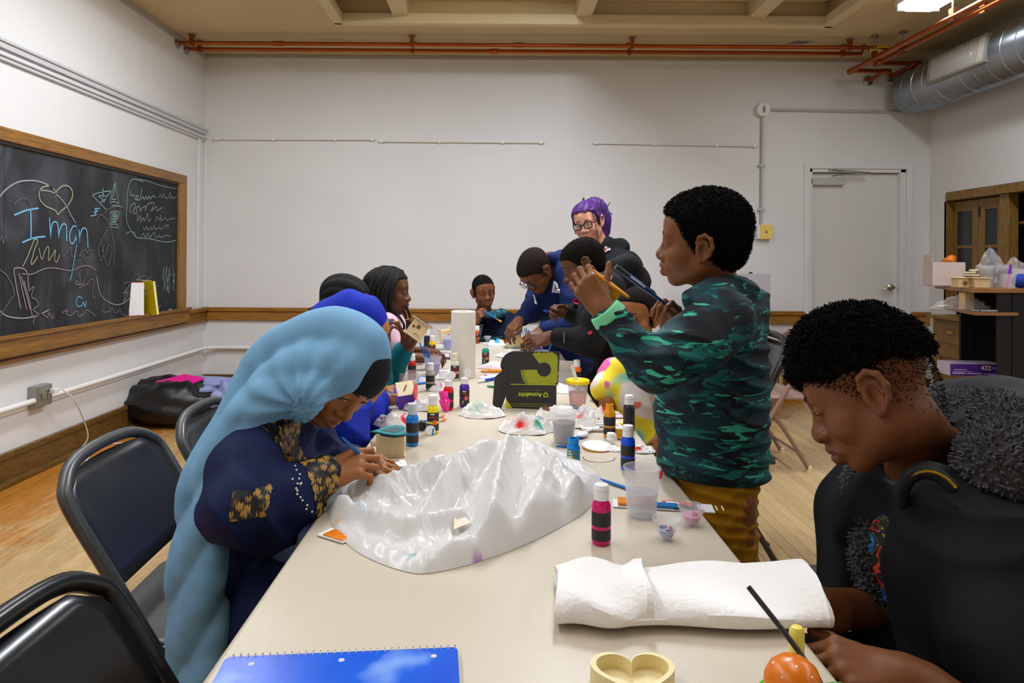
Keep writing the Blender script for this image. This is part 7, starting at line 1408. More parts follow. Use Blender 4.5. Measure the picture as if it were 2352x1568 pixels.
# ---------------------------------------------------------------- boy with the fleece lined jacket
def print_mat():
    m = bpy.data.materials.new('shirt_print'); m.use_nodes = True; nt = m.node_tree; N = nt.nodes; L = nt.links; P = N['Principled BSDF']; P.inputs['Roughness'].default_value = .8
    tc = N.new('ShaderNodeTexCoord'); n = N.new('ShaderNodeTexNoise'); n.inputs['Scale'].default_value = 13; n.inputs['Detail'].default_value = 3; n.inputs['Distortion'].default_value = 1.6; L.new(tc.outputs['Object'], n.inputs['Vector']); cr = N.new('ShaderNodeValToRGB'); cr.color_ramp.interpolation = 'CONSTANT'; e = cr.color_ramp.elements
    e[0].position, e[0].color = 0, (*lin((12, 12, 14)), 1); e[1].position, e[1].color = .9, (*lin((12, 12, 14)), 1)
    for p, c in ((.40, (190, 50, 20)), (.43, (12, 12, 14)), (.50, (190, 180, 40)), (.507, (12, 12, 14)), (.56, (20, 90, 170)), (.61, (40, 130, 200)), (.635, (12, 12, 14)), (.66, (180, 176, 170)), (.68, (12, 12, 14))): x = e.new(p); x.color = (*lin(c), 1)
    L.new(n.outputs[0], cr.inputs[0]); L.new(cr.outputs[0], P.inputs['Base Color']); return m
def boy_fleece():
    f = Person((.80, 1.0, 0), (116, 68, 36), (112, 62, 52), .006); H = f.head((.612, 1.12, 1.026), (-.77, .38, -.52), (-.39, .36, .84), .224, neck=F(2150, 1075, 1.19), neck_r=.054, lips=1.35, nose=1.15)
    chest, pel = Vector((.75, 1.14, .75)), Vector((.82, 1.04, .50)); shL, shR = Vector((.70, .955, .83)), Vector((.76, 1.30, .83)); elL, wrL = Vector((.67, .81, .64)), Vector((.512, .85, .722)); elR, wrR = F(2085, 1400, 1.20), F(1880, 1395, 1.10)
    f.S.cap(pel, chest, .11, .11, .05); f.S.cap(chest, F(2150, 1075, 1.19), .09, .058, .06); f.S.cap(shL, shR, .05, .05, .05); f.arm(shL, elL, wrL, .044, .027); f.arm(shR, elR, wrR, .042, .029)
    for y in (.96, 1.14): f.limb([(.80, y, .52), (.44, y, .53), (.46, y, .08), (.36, y, .045)], [.08, .06, .038, .034])
    add_hand(f.S, wrR, Vector(F(1775, 1338, 1.12)) - wrR, (-.1, -.3, .95), 1, .95, curls=[(.5, .7, .4)] * 4); add_hand(f.S, wrL, (-.8, .12, .12), (0, -.5, .85), -1, .9, curl=(.9, 1.0, .6))
    ob = f.finish('teenage boy with curly hair and black fleece lined jacket looking down', hh=.0021, hands=[(Vector(F(1815, 1360, 1.11)), .11), (wrL + Vector((-.07, .02, .0)), .11)])
    add_face_parts(H, ob, f.base, .24, (0, -.9), brow_rgb=(22, 15, 12))
    hm = mat('hair_curly', (16, 13, 11), .95, spec=.12, bump=.5, bscale=300)
    K = Sdf(); add_hair_cap(K, H, .009, (.090, .070), (-.08, .018), nape=False); K.ell(H(0, .0, .075), np.array((.074, .088, .072)) * H.s, H.M, .02); K.disp = lambda P: -(vnoise(P * 95) - .35) * .009; P, Fq = K.mesh(.0034); mesh_obj('hair', P, Fq, hm, ob, f.base); q, n = surf_samples(P, Fq, 9500, 4); tufts('hair_curls', q, n, .0058, hm, ob, f.base, 4, n=4, lean=.9)
    K = Sdf(); add_hair_cap(K, H, .0022, (.088, .050), (-.09, -.092)); P, Fq = K.mesh(.0034); q, n = surf_samples(P, Fq, 7500, 5, lambda c, n: np.clip((H.inv(c)[:, 2] + .085) / .11, .02, 1) ** 2); tufts('short_curls', q, n, .0027, mat('hair_fade', (44, 29, 20), .9, spec=.15), ob, f.base, 5, n=2, lean=.8)
    # shirt, jacket with its open front, fleece, hood
    D = Sdf(); D.cap(pel, chest, .145, .135, .05, ax=(1, 0, 0), sc=.85); D.cap(chest, F(2140, 1110, 1.18), .11, .06, .05); D.cap(H(0, -.022, -.055), F(2150, 1075, 1.19), .055, .060, .02, 's'); D.disp = smooth_folds(.006, 10, (1, 1, .8), 3.0); f.cloth('shirt', D, print_mat(), .006)
    J = Sdf(); J.cap(pel - Vector((0, 0, .06)), chest, .195, .175, .05, ax=(1, 0, 0), sc=.92); J.cap(shL, shR, .085, .085, .06); J.cap(chest, F(2175, 1090, 1.18), .13, .085, .06); J.chain([shL, Vector((.685, .89, .74)), elL + Vector((.03, -.01, .02))], [.088, .086, .078], .03); J.chain([shR, F(2090, 1290, 1.24), elR + Vector((.02, 0, .02))], [.085, .078, .068], .03)
    fr = Vector((-.17, -.015, 0)); J.chain([chest + fr + Vector((.0, .0, .14)), chest + fr, pel + fr + Vector((-.02, 0, -.1))], [.075, .062, .075], .012, 's'); J.cap(H(0, -.022, -.055), F(2150, 1080, 1.19), .07, .075, .02, 's'); J.plane((0, 0, .42), (0, 0, 1), .01); J.disp = smooth_folds(.014, 11, (1, 1, .8), 6.0)
    M_jk = fabric('jacket_black', (13, 13, 17), .7, .1, 700, .12)
    hood = [F(2010, 1105, 1.26), F(2080, 1020, 1.34), F(2190, 972, 1.34), F(2290, 975, 1.20), F(2330, 1020, 1.05), F(2290, 1085, .98)]
    Fl = Sdf(); q = bez(hood, 4); Fl.chain(q, [.05] * len(q), .02); ed = [F(1992, 1110, 1.22), F(2015, 1180, 1.20), F(2010, 1270, 1.17), F(2022, 1345, 1.16)]; q = bez(ed, 4); Fl.chain(q, list(np.linspace(.034, .034, len(q))), .02); Fl.cap(H(0, -.022, -.055), F(2150, 1080, 1.19), .062, .066, .01, 's'); Fl.disp = lambda P: -(vnoise(P * 120) - .4) * .006; P, Fq = Fl.mesh(.005); fm = mat('fleece_grey', (66, 64, 66), .95, spec=.1); mesh_obj('fleece_lining', P, Fq, fm, ob, f.base); q, n = surf_samples(P, Fq, 12000, 6); tufts('fleece_curls', q, n, .0062, mat('fleece_grey_light', (84, 82, 84), .95, spec=.1), ob, f.base, 6, n=3, lean=.5, fat=.62)
    Ho = Sdf(); q = bez([Vector(p) + Vector(o_) for p, o_ in zip(hood, ((.02, .02, -.02), (.05, .04, .0), (.05, .05, .012), (.07, .03, .012), (.08, -.01, -.02), (.05, -.04, -.05)))], 4); Ho.chain(q, [.055] * len(q), .03); Ho.ell(Vector((.86, 1.12, .90)), (.09, .15, .12), None, .05); Ho.disp = smooth_folds(.006, 12, (1, 1, 1), 4.0); f.cloth('hood', Ho, M_jk, .006)
    fl2 = Sdf(); q = bez([F(1968, 1085, 1.27), F(1942, 1150, 1.26), F(1925, 1190, 1.24), F(1930, 1300, 1.20), F(1925, 1400, 1.17)], 4); fl2.chain(q, [.03] * len(q), .02); q = bez([F(1945, 1150, 1.28), F(1962, 1250, 1.24), F(1965, 1380, 1.20)], 4); fl2.chain(q, [.045] * len(q), .03); f.cloth('jacket_flap', fl2, M_jk, .005)
    J.chain([F(2142, 1132, 1.0), F(2140, 1300, 1.0), F(2150, 1560, .98)], [.034, .036, .04], .04); J.cap(F(2142, 1132, 1.0), shL, .04, .06, .05); zp = bez([F(2072, 1160, .985), F(2076, 1120, .975), F(2096, 1092, .965), F(2130, 1084, .955), F(2165, 1098, .945), F(2188, 1120, .935)], 9); zb = Sdf(); zb.chain(zp, [.006] * len(zp), .006); f.cloth('collar_flap', zb, M_jk, .004); f.cloth('jacket', J, M_jk, .0066)
    mb = MB()
    for k in range(len(zp)): a = zp[k] - Vector(f.base); mb.box(a + Vector((-.002, -.007, .004)), (.0032, .0042, .0032))
    z_ = mb.build('zipper_teeth', M_brass, ob); z_['kind'] = 'stuff'
    Tq = Sdf()
    for y in (.96, 1.14): Tq.chain([(.82, y, .52), (.46, y, .53), (.47, y, .1)], [.098, .076, .058], .03)
    f.cloth('trousers', Tq, fabric('jeans_dark', (22, 26, 40), .8), .008)
    for y in (.96, 1.14): Sh = Sdf(); Sh.chain([(.49, y, .055), (.40, y, .045), (.32, y, .038)], [.05, .046, .038], .02); Sh.plane((0, 0, .003), (0, 0, 1), .004); f.cloth('shoe', Sh, mat('shoe_dark', (30, 30, 34), .5), .008)
    brush(F(1741, 1292, 1.10), F(1748, 1350, 1.10), 'blue brush tip rising behind the table edge by the seated teenager', None, r=.0045, tip=False)
boy_fleece()
def cam_depth(P, u, v, rad=.012):
    a, b = ray(u, v); r = V3((a, 1, -b)); q = P - V3((0, 0, EYE)); t = q @ r / (r @ r); d = np.linalg.norm(q - t[:, None] * r, axis=1); m = np.nonzero((d < rad) & (t > 0))[0]
    return t[m].min() if len(m) else None
def decal(fig, P, polys, material, name, lift=.006):
    """flat print laid on the garment: every corner sits on the cloth behind it"""
    mb = MB(); cd = None
    for poly in polys:
        pts = []
        for u, v in poly:
            d = cam_depth(P, u, v); d = d if d is not None else cd
            if d is None: continue
            cd = d; pts.append(F(u, v, d - lift) - Vector(fig.base))
        if len(pts) > 2: mb.add(pts, [list(range(len(pts)))])
    if mb.f:
        o = mb.build(name, material, fig.ob); md = o.modifiers.new('solid', 'SOLIDIFY'); md.thickness = .0015
        return o
def hair_short(f, H, ob, rgb=(17, 15, 13), t=.006, front=(.086, .070), back=(-.09, -.080), h=.004, n=4200, size=.0032):
    K = Sdf(); add_hair_cap(K, H, t, front, back); hm = mat('hair_%d_%d' % rgb[:2], rgb, .95, spec=.12, bump=.6, bscale=260); P, Fq = K.mesh(h); mesh_obj('hair', P, Fq, hm, ob, f.base)
    if n: q, nn = surf_samples(P, Fq, n, 3); tufts('hair_curls', q, nn, size, hm, ob, f.base, 3)
def glasses(f, H, ob, rgb=(14, 13, 14), r=.0018):
    Mw = Matrix.Translation(Vector(-f.base)) @ H.m4(); g = MB(); m_ = mat('glasses_black', rgb, .3)
    for q in (-1, 1):
        pts = [(q * .033 + .0235 * math.copysign(abs(math.cos(a)) ** .7, math.cos(a)), .104 - 7 * (abs(q * .033 + .0235 * math.cos(a)) - .03) ** 2 * (abs(q * .033 + .0235 * math.cos(a)) > .03), .003 + .0185 * math.copysign(abs(math.sin(a)) ** .7, math.sin(a))) for a in [2 * math.pi * k / 28 for k in range(28)]]
        g.tube(pts, r * 1.25, 6, closed=True); g.tube([(q * .055, .098, .010), (q * .072, .06, .010), (q * .080, .0, .012), (q * .080, -.02, .004)], r, 6)
    g.tube([(-.0095, .105, .006), (0, .108, .009), (.0095, .105, .006)], r * 1.2, 6); o = g.build('glasses', m_, ob, smooth=True); o.data.transform(Mw)
    l = MB()
    for q in (-1, 1): l.add([(q * .033 + .022 * math.cos(a), .1035, .003 + .0175 * math.sin(a)) for a in [2 * math.pi * k / 20 for k in range(20)]], [list(range(20))])
    lo = l.build('lenses', mat('lens_glass', (240, 244, 246), .03, alpha=.12, spec=.6), o); lo.data.transform(Mw)
def legs(f, x, ys, z, material, shoes=True, fwd=(-1, 0), h=.009, r=.08, seat=None):
    Tq = Sdf(); k = V3((fwd[0], fwd[1], 0))
    for x_, y in ys:
        hip = V3((x_, y, z))
        if seat: kn = hip + k * seat; an = V3((kn[0], kn[1], .09)); Tq.chain([hip, kn, an], [r, r * .78, r * .6], .03); f.S.chain([hip, kn, an, an + k * .1 - V3((0, 0, .05))], [r * .7, r * .5, r * .35, r * .3], .02)
        else: kn = V3((x_, y, z * .5)); an = V3((x_, y, .08)); Tq.chain([hip, kn, an], [r, r * .74, r * .62], .03); f.S.chain([hip, kn, an, an + k * .1 - V3((0, 0, .045))], [r * .7, r * .5, r * .35, r * .3], .02)
        Sh = Sdf(); Sh.chain([an - V3((0, 0, .035)), an + k * .09 - V3((0, 0, .042)), an + k * .15 - V3((0, 0, .047))], [.044, .04, .032], .02); Sh.plane((0, 0, .003), (0, 0, 1), .004); f._cl = getattr(f, '_cl', []) + [('shoe', Sh, mat('shoe_dark', (30, 30, 34), .5), .009)]
    Tq.disp = smooth_folds(.008, 14, (1, 1, 1.3), 3.0); f._cl = f._cl + [('trousers', Tq, material, h)]
def late(f):
    for c in getattr(f, '_cl', []): f.cloth(*c)
# ---------------------------------------------------------------- child in the tie dye shirt
def tie_dye():
    m = bpy.data.materials.new('tie_dye'); m.use_nodes = True; nt = m.node_tree; N = nt.nodes; L = nt.links; P = N['Principled BSDF']; P.inputs['Roughness'].default_value = .85; tc = N.new('ShaderNodeTexCoord'); col = None
    for k, (rgb, sc, lo, hi) in enumerate((((236, 214, 40), 5, .54, .60), ((120, 196, 176), 8, .60, .66), ((206, 90, 150), 9, .575, .62), ((224, 110, 96), 13, .66, .70))):
        mp = N.new('ShaderNodeMapping'); mp.inputs['Location'].default_value = (k * 3.3 + 1, k * 1.7, k * 5.1 + 2); L.new(tc.outputs['Object'], mp.inputs[0]); n = N.new('ShaderNodeTexNoise'); n.inputs['Scale'].default_value = sc; n.inputs['Detail'].default_value = 1.5; L.new(mp.outputs[0], n.inputs['Vector'])
        mr = N.new('ShaderNodeMapRange'); mr.inputs[1].default_value = lo; mr.inputs[2].default_value = hi; L.new(n.outputs[0], mr.inputs[0]); mx = N.new('ShaderNodeMix'); mx.data_type = 'RGBA'; L.new(mr.outputs[0], mx.inputs[0]); mx.inputs[7].default_value = (*lin(rgb), 1)
        if col is None: mx.inputs[6].default_value = (*lin((226, 218, 214)), 1)
        else: L.new(col, mx.inputs[6])
        col = mx.outputs[2]
    L.new(col, P.inputs['Base Color']); return m
def child_tie_dye():
    f = Person((.52, 2.45, 0), (150, 92, 46), (150, 88, 70), .008); H = f.head((.486, 2.36, 1.042), (-.55, -.82, -.10), (0, -.05, 1), .19, neck=F(1462, 835, 2.44), neck_r=.04, jaw=1.0, cheek=1.25)
    chest, pel = F(1458, 900, 2.46), Vector((.53, 2.47, .52)); shR, shL = F(1408, 852, 2.50), F(1516, 856, 2.36); elR, wrR = F(1394, 925, 2.40), F(1398, 985, 2.36); elL, wrL = F(1540, 940, 2.30), F(1520, 1000, 2.2)
    f.S.cap(pel, chest, .08, .075, .04); f.S.cap(chest, F(1462, 835, 2.44), .06, .04, .04); f.S.cap(shR, shL, .032, .032, .03); f.arm(shR, elR, wrR, .030, .021); f.arm(shL, elL, wrL, .030, .021); legs(f, 0, ((.47, 2.42), (.57, 2.52)), .5, fabric('leggings', (60, 60, 90), .8), fwd=(-.6, -.8), r=.06)
    add_hand(f.S, wrR, (-.1, -.1, -1), (-.8, -.5, 0), 1, .62); add_hand(f.S, wrL, (-.3, -.3, -.8), (.5, -.8, 0), -1, .62)
    ob = f.finish('small child in tie dye shirt peering past the camouflage sleeve', hh=.003, hs=.004, hands=[(wrR + Vector((0, 0, -.04)), .07)]); add_face_parts(H, ob, f.base, .85, (-1.0, -.5), brow_rgb=(30, 20, 14), brow_w=.7)
    hair_short(f, H, ob, (24, 19, 17), .005, (.084, .078), (-.09, -.07), .0036, 0); K = Sdf(); K.ell(H(0, -.10, .07), (.04, .035, .035), None, .01); f.cloth('hair_bun', K, mat('hair_24_19', (24, 19, 17), .95), .004)
    D = Sdf(); D.chain([pel + Vector((0, 0, .06)), chest, F(1462, 850, 2.44)], [.125, .10, .06], .05); D.cap(shR, shL, .044, .044, .04); D.chain([shR, F(1388, 893, 2.43)], [.046, .050], .02); D.chain([shL, F(1535, 900, 2.33)], [.046, .05], .02); D.plane(F(1458, 1012, 2.46), (0, 0, 1), .006); D.cap(F(1462, 845, 2.44), F(1462, 790, 2.42), .040, .05, .01, 's'); D.disp = smooth_folds(.008, 16, (1, 1, .8), 1.0)
    P, Fq = D.mesh(.0055); mesh_obj('shirt', P, Fq, tie_dye(), ob, f.base); late(f)
child_tie_dye()
# ---------------------------------------------------------------- boy in the black hoodie with red patches
def boy_black_hoodie():
    f = Person((.55, 3.02, 0), (98, 58, 32), (112, 68, 56), .008); H = f.head((.373, 2.92, 1.213), (-.90, .08, -.42), (-.40, .12, .90), .21, neck=F(1408, 648, 3.0), neck_r=.05)
    chest, pel = F(1398, 745, 2.98), Vector((.60, 3.08, .76)); shL, shR = F(1392, 668, 2.80), F(1372, 672, 3.16); elL, wrL = F(1352, 785, 2.70), F(1268, 773, 2.76); elR, wrR = F(1345, 735, 3.16), F(1305, 716, 3.02)
    f.S.cap(pel, chest, .10, .10, .04); f.S.cap(chest, F(1408, 648, 3.0), .08, .05, .04); f.S.cap(shL, shR, .04, .04, .04); f.arm(shL, elL, wrL, .036, .024); f.arm(shR, elR, wrR, .036, .024); legs(f, 0, ((.60, 2.98), (.62, 3.18)), .72, fabric('jeans_black', (22, 22, 26), .8))
    add_hand(f.S, wrL, (-.95, .0, -.25), (-.1, -.75, .65), -1, .86, curls=[(.6, .9, .5)] * 4, pinch=F(1232, 792, 2.74)); add_hand(f.S, wrR, (-.9, -.3, .05), (.3, .8, .2), 1, .82, curls=[(.8, 1.0, .6)] * 4, pinch=F(1270, 712, 2.94))
    ob = f.finish('boy in black hoodie with red patches leaning over the far table', hh=.0034, hs=.004, hands=[(wrL + Vector((-.06, 0, -.02)), .085), (wrR + Vector((-.05, -.02, 0)), .085)]); add_face_parts(H, ob, f.base, .5, (0, -.8), brow_rgb=(20, 14, 11)); hair_short(f, H, ob, (22, 18, 15), .005, (.084, .060), (-.09, -.082), .0042, 3000, .0026)
    M_ = fabric('hoodie_black', (20, 19, 21), .85); D = Sdf(); D.chain([pel + Vector((0, 0, -.06)), pel + Vector((-.01, 0, .06)), chest, F(1408, 665, 3.0)], [.135, .135, .13, .075], .05); D.cap(shL, shR, .066, .066, .05); D.chain([shL, F(1372, 735, 2.72), elL, F(1282, 774, 2.755)], [.068, .062, .058, .040], .025); D.chain([shR, elR, F(1310, 718, 3.03)], [.062, .054, .042], .03)
    D.chain([F(1402, 612, 2.90), F(1440, 612, 2.96), F(1464, 640, 3.02), F(1440, 668, 3.08)], [.035, .052, .048, .04], .03); D.cap(F(1412, 650, 3.0), F(1462, 664, 3.0), .075, .05, .05); D.cap(F(1410, 640, 2.98), shL, .05, .062, .05); D.cap(H(0, -.03, -.06), F(1402, 642, 3.0), .055, .055, .01, 's'); D.disp = smooth_folds(.010, 15, (1, 1, 1), 2.0); P, Fq = D.mesh(.0062); mesh_obj('hoodie', P, Fq, M_, ob, f.base)
    Mr, Mw_ = mat('patch_red', (186, 22, 48), .7), mat('patch_white', (226, 216, 216), .7)
    def E(u, v, a, b, ang, n=18): return [(u + a * math.cos(t) * math.cos(ang) - b * math.sin(t) * math.sin(ang), v + a * math.cos(t) * math.sin(ang) + b * math.sin(t) * math.cos(ang)) for t in [2 * math.pi * k / n for k in range(n)]]
    decal(f, P, [E(1392, 640, 17, 10, -.75)], Mw_, 'patch_border', .004); decal(f, P, [E(1392, 640, 15, 8.2, -.75)], Mr, 'oval_patch', .0055); decal(f, P, [[(1380, 646), (1384, 634), (1388, 643), (1393, 630), (1398, 640), (1404, 630), (1396, 648), (1390, 638), (1386, 650)]], M_, 'patch_letter', .007)
    decal(f, P, [[(1347, 622), (1353, 610), (1372, 602), (1378, 606), (1366, 614), (1350, 624)]], Mw_, 'patch_border', .004); decal(f, P, [[(1349, 620), (1355, 611), (1371, 604), (1374, 607), (1364, 613), (1352, 621)]], Mr, 'word_patch', .0055); decal(f, P, [E(1355, 764, 6, 4, -.5)], Mr, 'small_patch', .004); decal(f, P, [E(1322, 692, 8, 5, .9)], Mr, 'small_patch', .004); decal(f, P, [[(1295, 762), (1297, 762), (1297, 788), (1295, 788)]], mat('piping_grey', (120, 112, 112), .7), 'piping', .004)
    brush(F(1262, 716, 2.96), F(1250, 713, 2.90), 'thin grey brush tip in the raised hand before the navy hoodie', None, r=.004, tip=False)
boy_black_hoodie()
# ---------------------------------------------------------------- boy in the navy hoodie with glasses
def boy_navy():
    f = Person((.38, 3.72, 0), (112, 66, 38), (120, 72, 60), .008); H = f.head((.202, 3.47, 1.181), (-.46, -.336, -.822), (-.627, -.533, .568), .21, neck=F(1264, 604, 3.56), neck_r=.05)
    chest, pel = F(1284, 672, 3.62), Vector((.42, 3.82, .76)); shR, shL = F(1248, 632, 3.72), F(1306, 632, 3.46); elR, wrR = F(1224, 712, 3.56), F(1192, 736, 3.42); elL, wrL = F(1312, 748, 3.36), F(1246, 757, 3.32)
    f.S.cap(pel, chest, .10, .10, .04); f.S.cap(chest, F(1264, 604, 3.56), .08, .05, .04); f.S.cap(shR, shL, .04, .04, .04); f.arm(shR, elR, wrR, .036, .024); f.arm(shL, elL, wrL, .036, .024); legs(f, 0, ((.40, 3.74), (.46, 3.92)), .72, fabric('jeans_blue', (30, 36, 60), .8), fwd=(-.8, -.5))
    add_hand(f.S, wrR, Vector(F(1168, 762, 3.36)) - wrR, (-.3, -.6, .6), 1, .84, curls=[(.6, .7, .4)] * 4, pinch=F(1176, 770, 3.34)); add_hand(f.S, wrL, Vector(F(1218, 778, 3.26)) - wrL, (-.1, -.6, .75), -1, .84, curls=[(.5, .8, .4)] * 4)
    ob = f.finish('boy with black glasses and navy hoodie bending over the far table', hh=.0036, hs=.0042, hands=[(Vector(F(1180, 752, 3.39)), .085), (Vector(F(1230, 768, 3.29)), .085)]); add_face_parts(H, ob, f.base, .5, (0, -.8), brow_rgb=(20, 14, 11)); hair_short(f, H, ob, (40, 31, 25), .003, (.084, .062), (-.09, -.082), .0042, 2600, .0022); glasses(f, H, ob)
    M_ = fabric('hoodie_navy', (18, 34, 82), .85); D = Sdf(); D.chain([pel + Vector((0, 0, -.06)), pel + Vector((-.02, 0, .06)), chest, F(1266, 618, 3.58)], [.14, .14, .125, .075], .05); D.cap(shR, shL, .068, .068, .05); D.chain([shR, elR, F(1200, 730, 3.45)], [.066, .058, .042], .03); D.chain([shL, F(1318, 690, 3.38), elL, F(1254, 756, 3.325)], [.068, .064, .058, .04], .025); D.chain([F(1268, 592, 3.48), F(1290, 596, 3.62), F(1262, 600, 3.70)], [.03, .045, .03], .03); D.cap(H(0, -.03, -.06), F(1262, 600, 3.56), .054, .056, .01, 's'); D.disp = smooth_folds(.011, 14, (1, 1, 1), 8.0); P, Fq = D.mesh(.0066); mesh_obj('hoodie', P, Fq, M_, ob, f.base)
    Mw_ = mat('print_pale', (226, 226, 230), .6); decal(f, P, [[(1272, 645), (1278, 649), (1281, 653), (1282, 662), (1278, 662), (1277, 654), (1275, 652), (1275, 672), (1268, 669)], [(1268, 667), (1271, 669), (1271, 672), (1267, 671)], [(1277, 664), (1285, 663), (1286, 667), (1278, 669), (1279, 671), (1286, 669), (1286, 672), (1276, 673)]], Mw_, 'chest_emblem', .006); decal(f, P, [[(1224, 676), (1227, 678), (1234, 699), (1230, 698)], [(1226, 690), (1231, 694), (1229, 699)]], Mw_, 'sleeve_print', .005)
boy_navy()
# ---------------------------------------------------------------- woman with purple hair
def woman_purple():
    f = Person((.60, 4.05, 0), (214, 152, 124), (206, 120, 110), .009); H = f.head((.536, 4.0, 1.454), (-.418, -.887, -.24), (-.24, -.1, .958), .226, neck=F(1382, 580, 4.06), neck_r=.058, cheek=1.25, jaw=1.1)
    chest, pel = F(1384, 655, 4.08), Vector((.62, 4.12, .84)); shR, shL = F(1318, 604, 4.16), F(1436, 614, 3.98); elR, wrR = F(1302, 740, 4.1), F(1320, 790, 3.9); elL, wrL = F(1464, 750, 3.95), F(1430, 800, 3.85)
    f.S.cap(pel, chest, .15, .14, .05); f.S.cap(chest, F(1382, 580, 4.06), .11, .06, .05); f.S.cap(shR, shL, .055, .055, .04); f.arm(shR, elR, wrR, .045, .028); f.arm(shL, elL, wrL, .045, .028); add_hand(f.S, wrR, (.5, -.5, -.4), (0, -.7, .7), 1, .9); add_hand(f.S, wrL, (-.6, -.5, -.4), (0, -.7, .7), -1, .9); legs(f, 0, ((.54, 4.1), (.72, 4.14)), .80, fabric('trousers_black', (24, 24, 28), .8), fwd=(-.3, -.9), r=.10)
    ob = f.finish('woman with purple ponytail, black glasses and black hoodie standing', hh=.0036, hs=.006, hands=[(wrR, .05)]); add_face_parts(H, ob, f.base, .75, (-.3, -.9), iris=(80, 70, 54), brow_rgb=(60, 36, 34), brow_w=.8); glasses(f, H, ob, r=.0026)
    hm = mat('hair_purple', (68, 24, 104), .55, var=.5, vscale=30, spec=.4, stretch=(1, 1, .3), bump=.4, bscale=60)
    K = Sdf(); add_hair_cap(K, H, .013, (.094, .082), (-.08, -.03), ear=True); K.disp = lambda P: (np.sin((H.inv(P)[..., 0] * 120 + H.inv(P)[..., 2] * 60) + 4 * vnoise(P * 22)) * .0022); f.cloth('hair', K, hm, .0044)
    Kp = Sdf(); q = bez([H(.0, -.095, .085), H(-.02, -.14, .07), H(-.035, -.15, .0), H(-.03, -.135, -.07), H(-.035, -.115, -.125)], 4); Kp.chain(q, list(np.interp(np.linspace(0, 1, len(q)), (0, .25, .6, 1), (.025, .048, .046, .012))), .03); Kp.disp = lambda P: np.sin(P[..., 0] * 260 + 5 * vnoise(P * 18)) * .003; f.cloth('ponytail', Kp, hm, .0048); mb = MB(); mb.tube([H(0, -.02, .13) - f.base, H(.0, -.025, .148) - f.base], .006, 8); mb.build('hair_clip', M_black, ob, smooth=True)
    mb = MB()
    for pts in ([(-.058, .058, .07), (-.066, .062, .03), (-.062, .064, -.04), (-.056, .058, -.09)], [(.058, .06, .07), (.068, .062, .02), (.066, .062, -.04)], [(-.05, -.16, .06), (-.075, -.18, .05), (-.10, -.19, .075)], [(-.05, -.16, .05), (-.085, -.17, .02), (-.10, -.18, .0)]): mb.tube([Vector(H(*p) - f.base) for p in bez(pts, 4)], .0026, 5)
    st = mb.build('loose_strands', hm, ob, smooth=True); st['kind'] = 'stuff'
    D = Sdf(); D.chain([pel + Vector((0, 0, -.08)), pel + Vector((0, 0, .08)), chest, F(1384, 610, 4.07)], [.18, .185, .175, .10], .06); D.cap(shR, shL, .09, .085, .07); D.cap(F(1384, 592, 4.07), shL, .075, .085, .05); D.cap(F(1378, 592, 4.07), shR, .075, .085, .05); D.chain([shR, elR, wrR], [.09, .075, .05], .03); D.chain([shL, elL, wrL], [.092, .078, .05], .03); D.chain([F(1352, 588, 3.98), F(1392, 560, 4.02), F(1424, 570, 4.12), F(1400, 575, 4.2)], [.03, .042, .05, .04], .04); D.cap(H(0, -.03, -.05), F(1378, 585, 4.05), .062, .068, .01, 's'); D.disp = smooth_folds(.010, 11, (1, 1, .8), 5.0); P, Fq = D.mesh(.0075); mesh_obj('hoodie', P, Fq, fabric('hoodie_soft_black', (18, 20, 21), .85), ob, f.base)
    decal(f, P, [[(1380, 569), (1386, 571), (1391, 565), (1395, 567), (1395, 571), (1399, 570), (1397, 567), (1402, 570), (1402, 574), (1396, 575), (1393, 578), (1385, 579), (1384, 574)]], mat('patch_white', (226, 216, 216), .7), 'patch_border', .006); decal(f, P, [[(1385, 571), (1390, 568), (1393, 571), (1393, 575), (1387, 577)]], mat('patch_rust', (170, 70, 60), .7), 'chest_patch', .0085)
    late(f)
woman_purple()
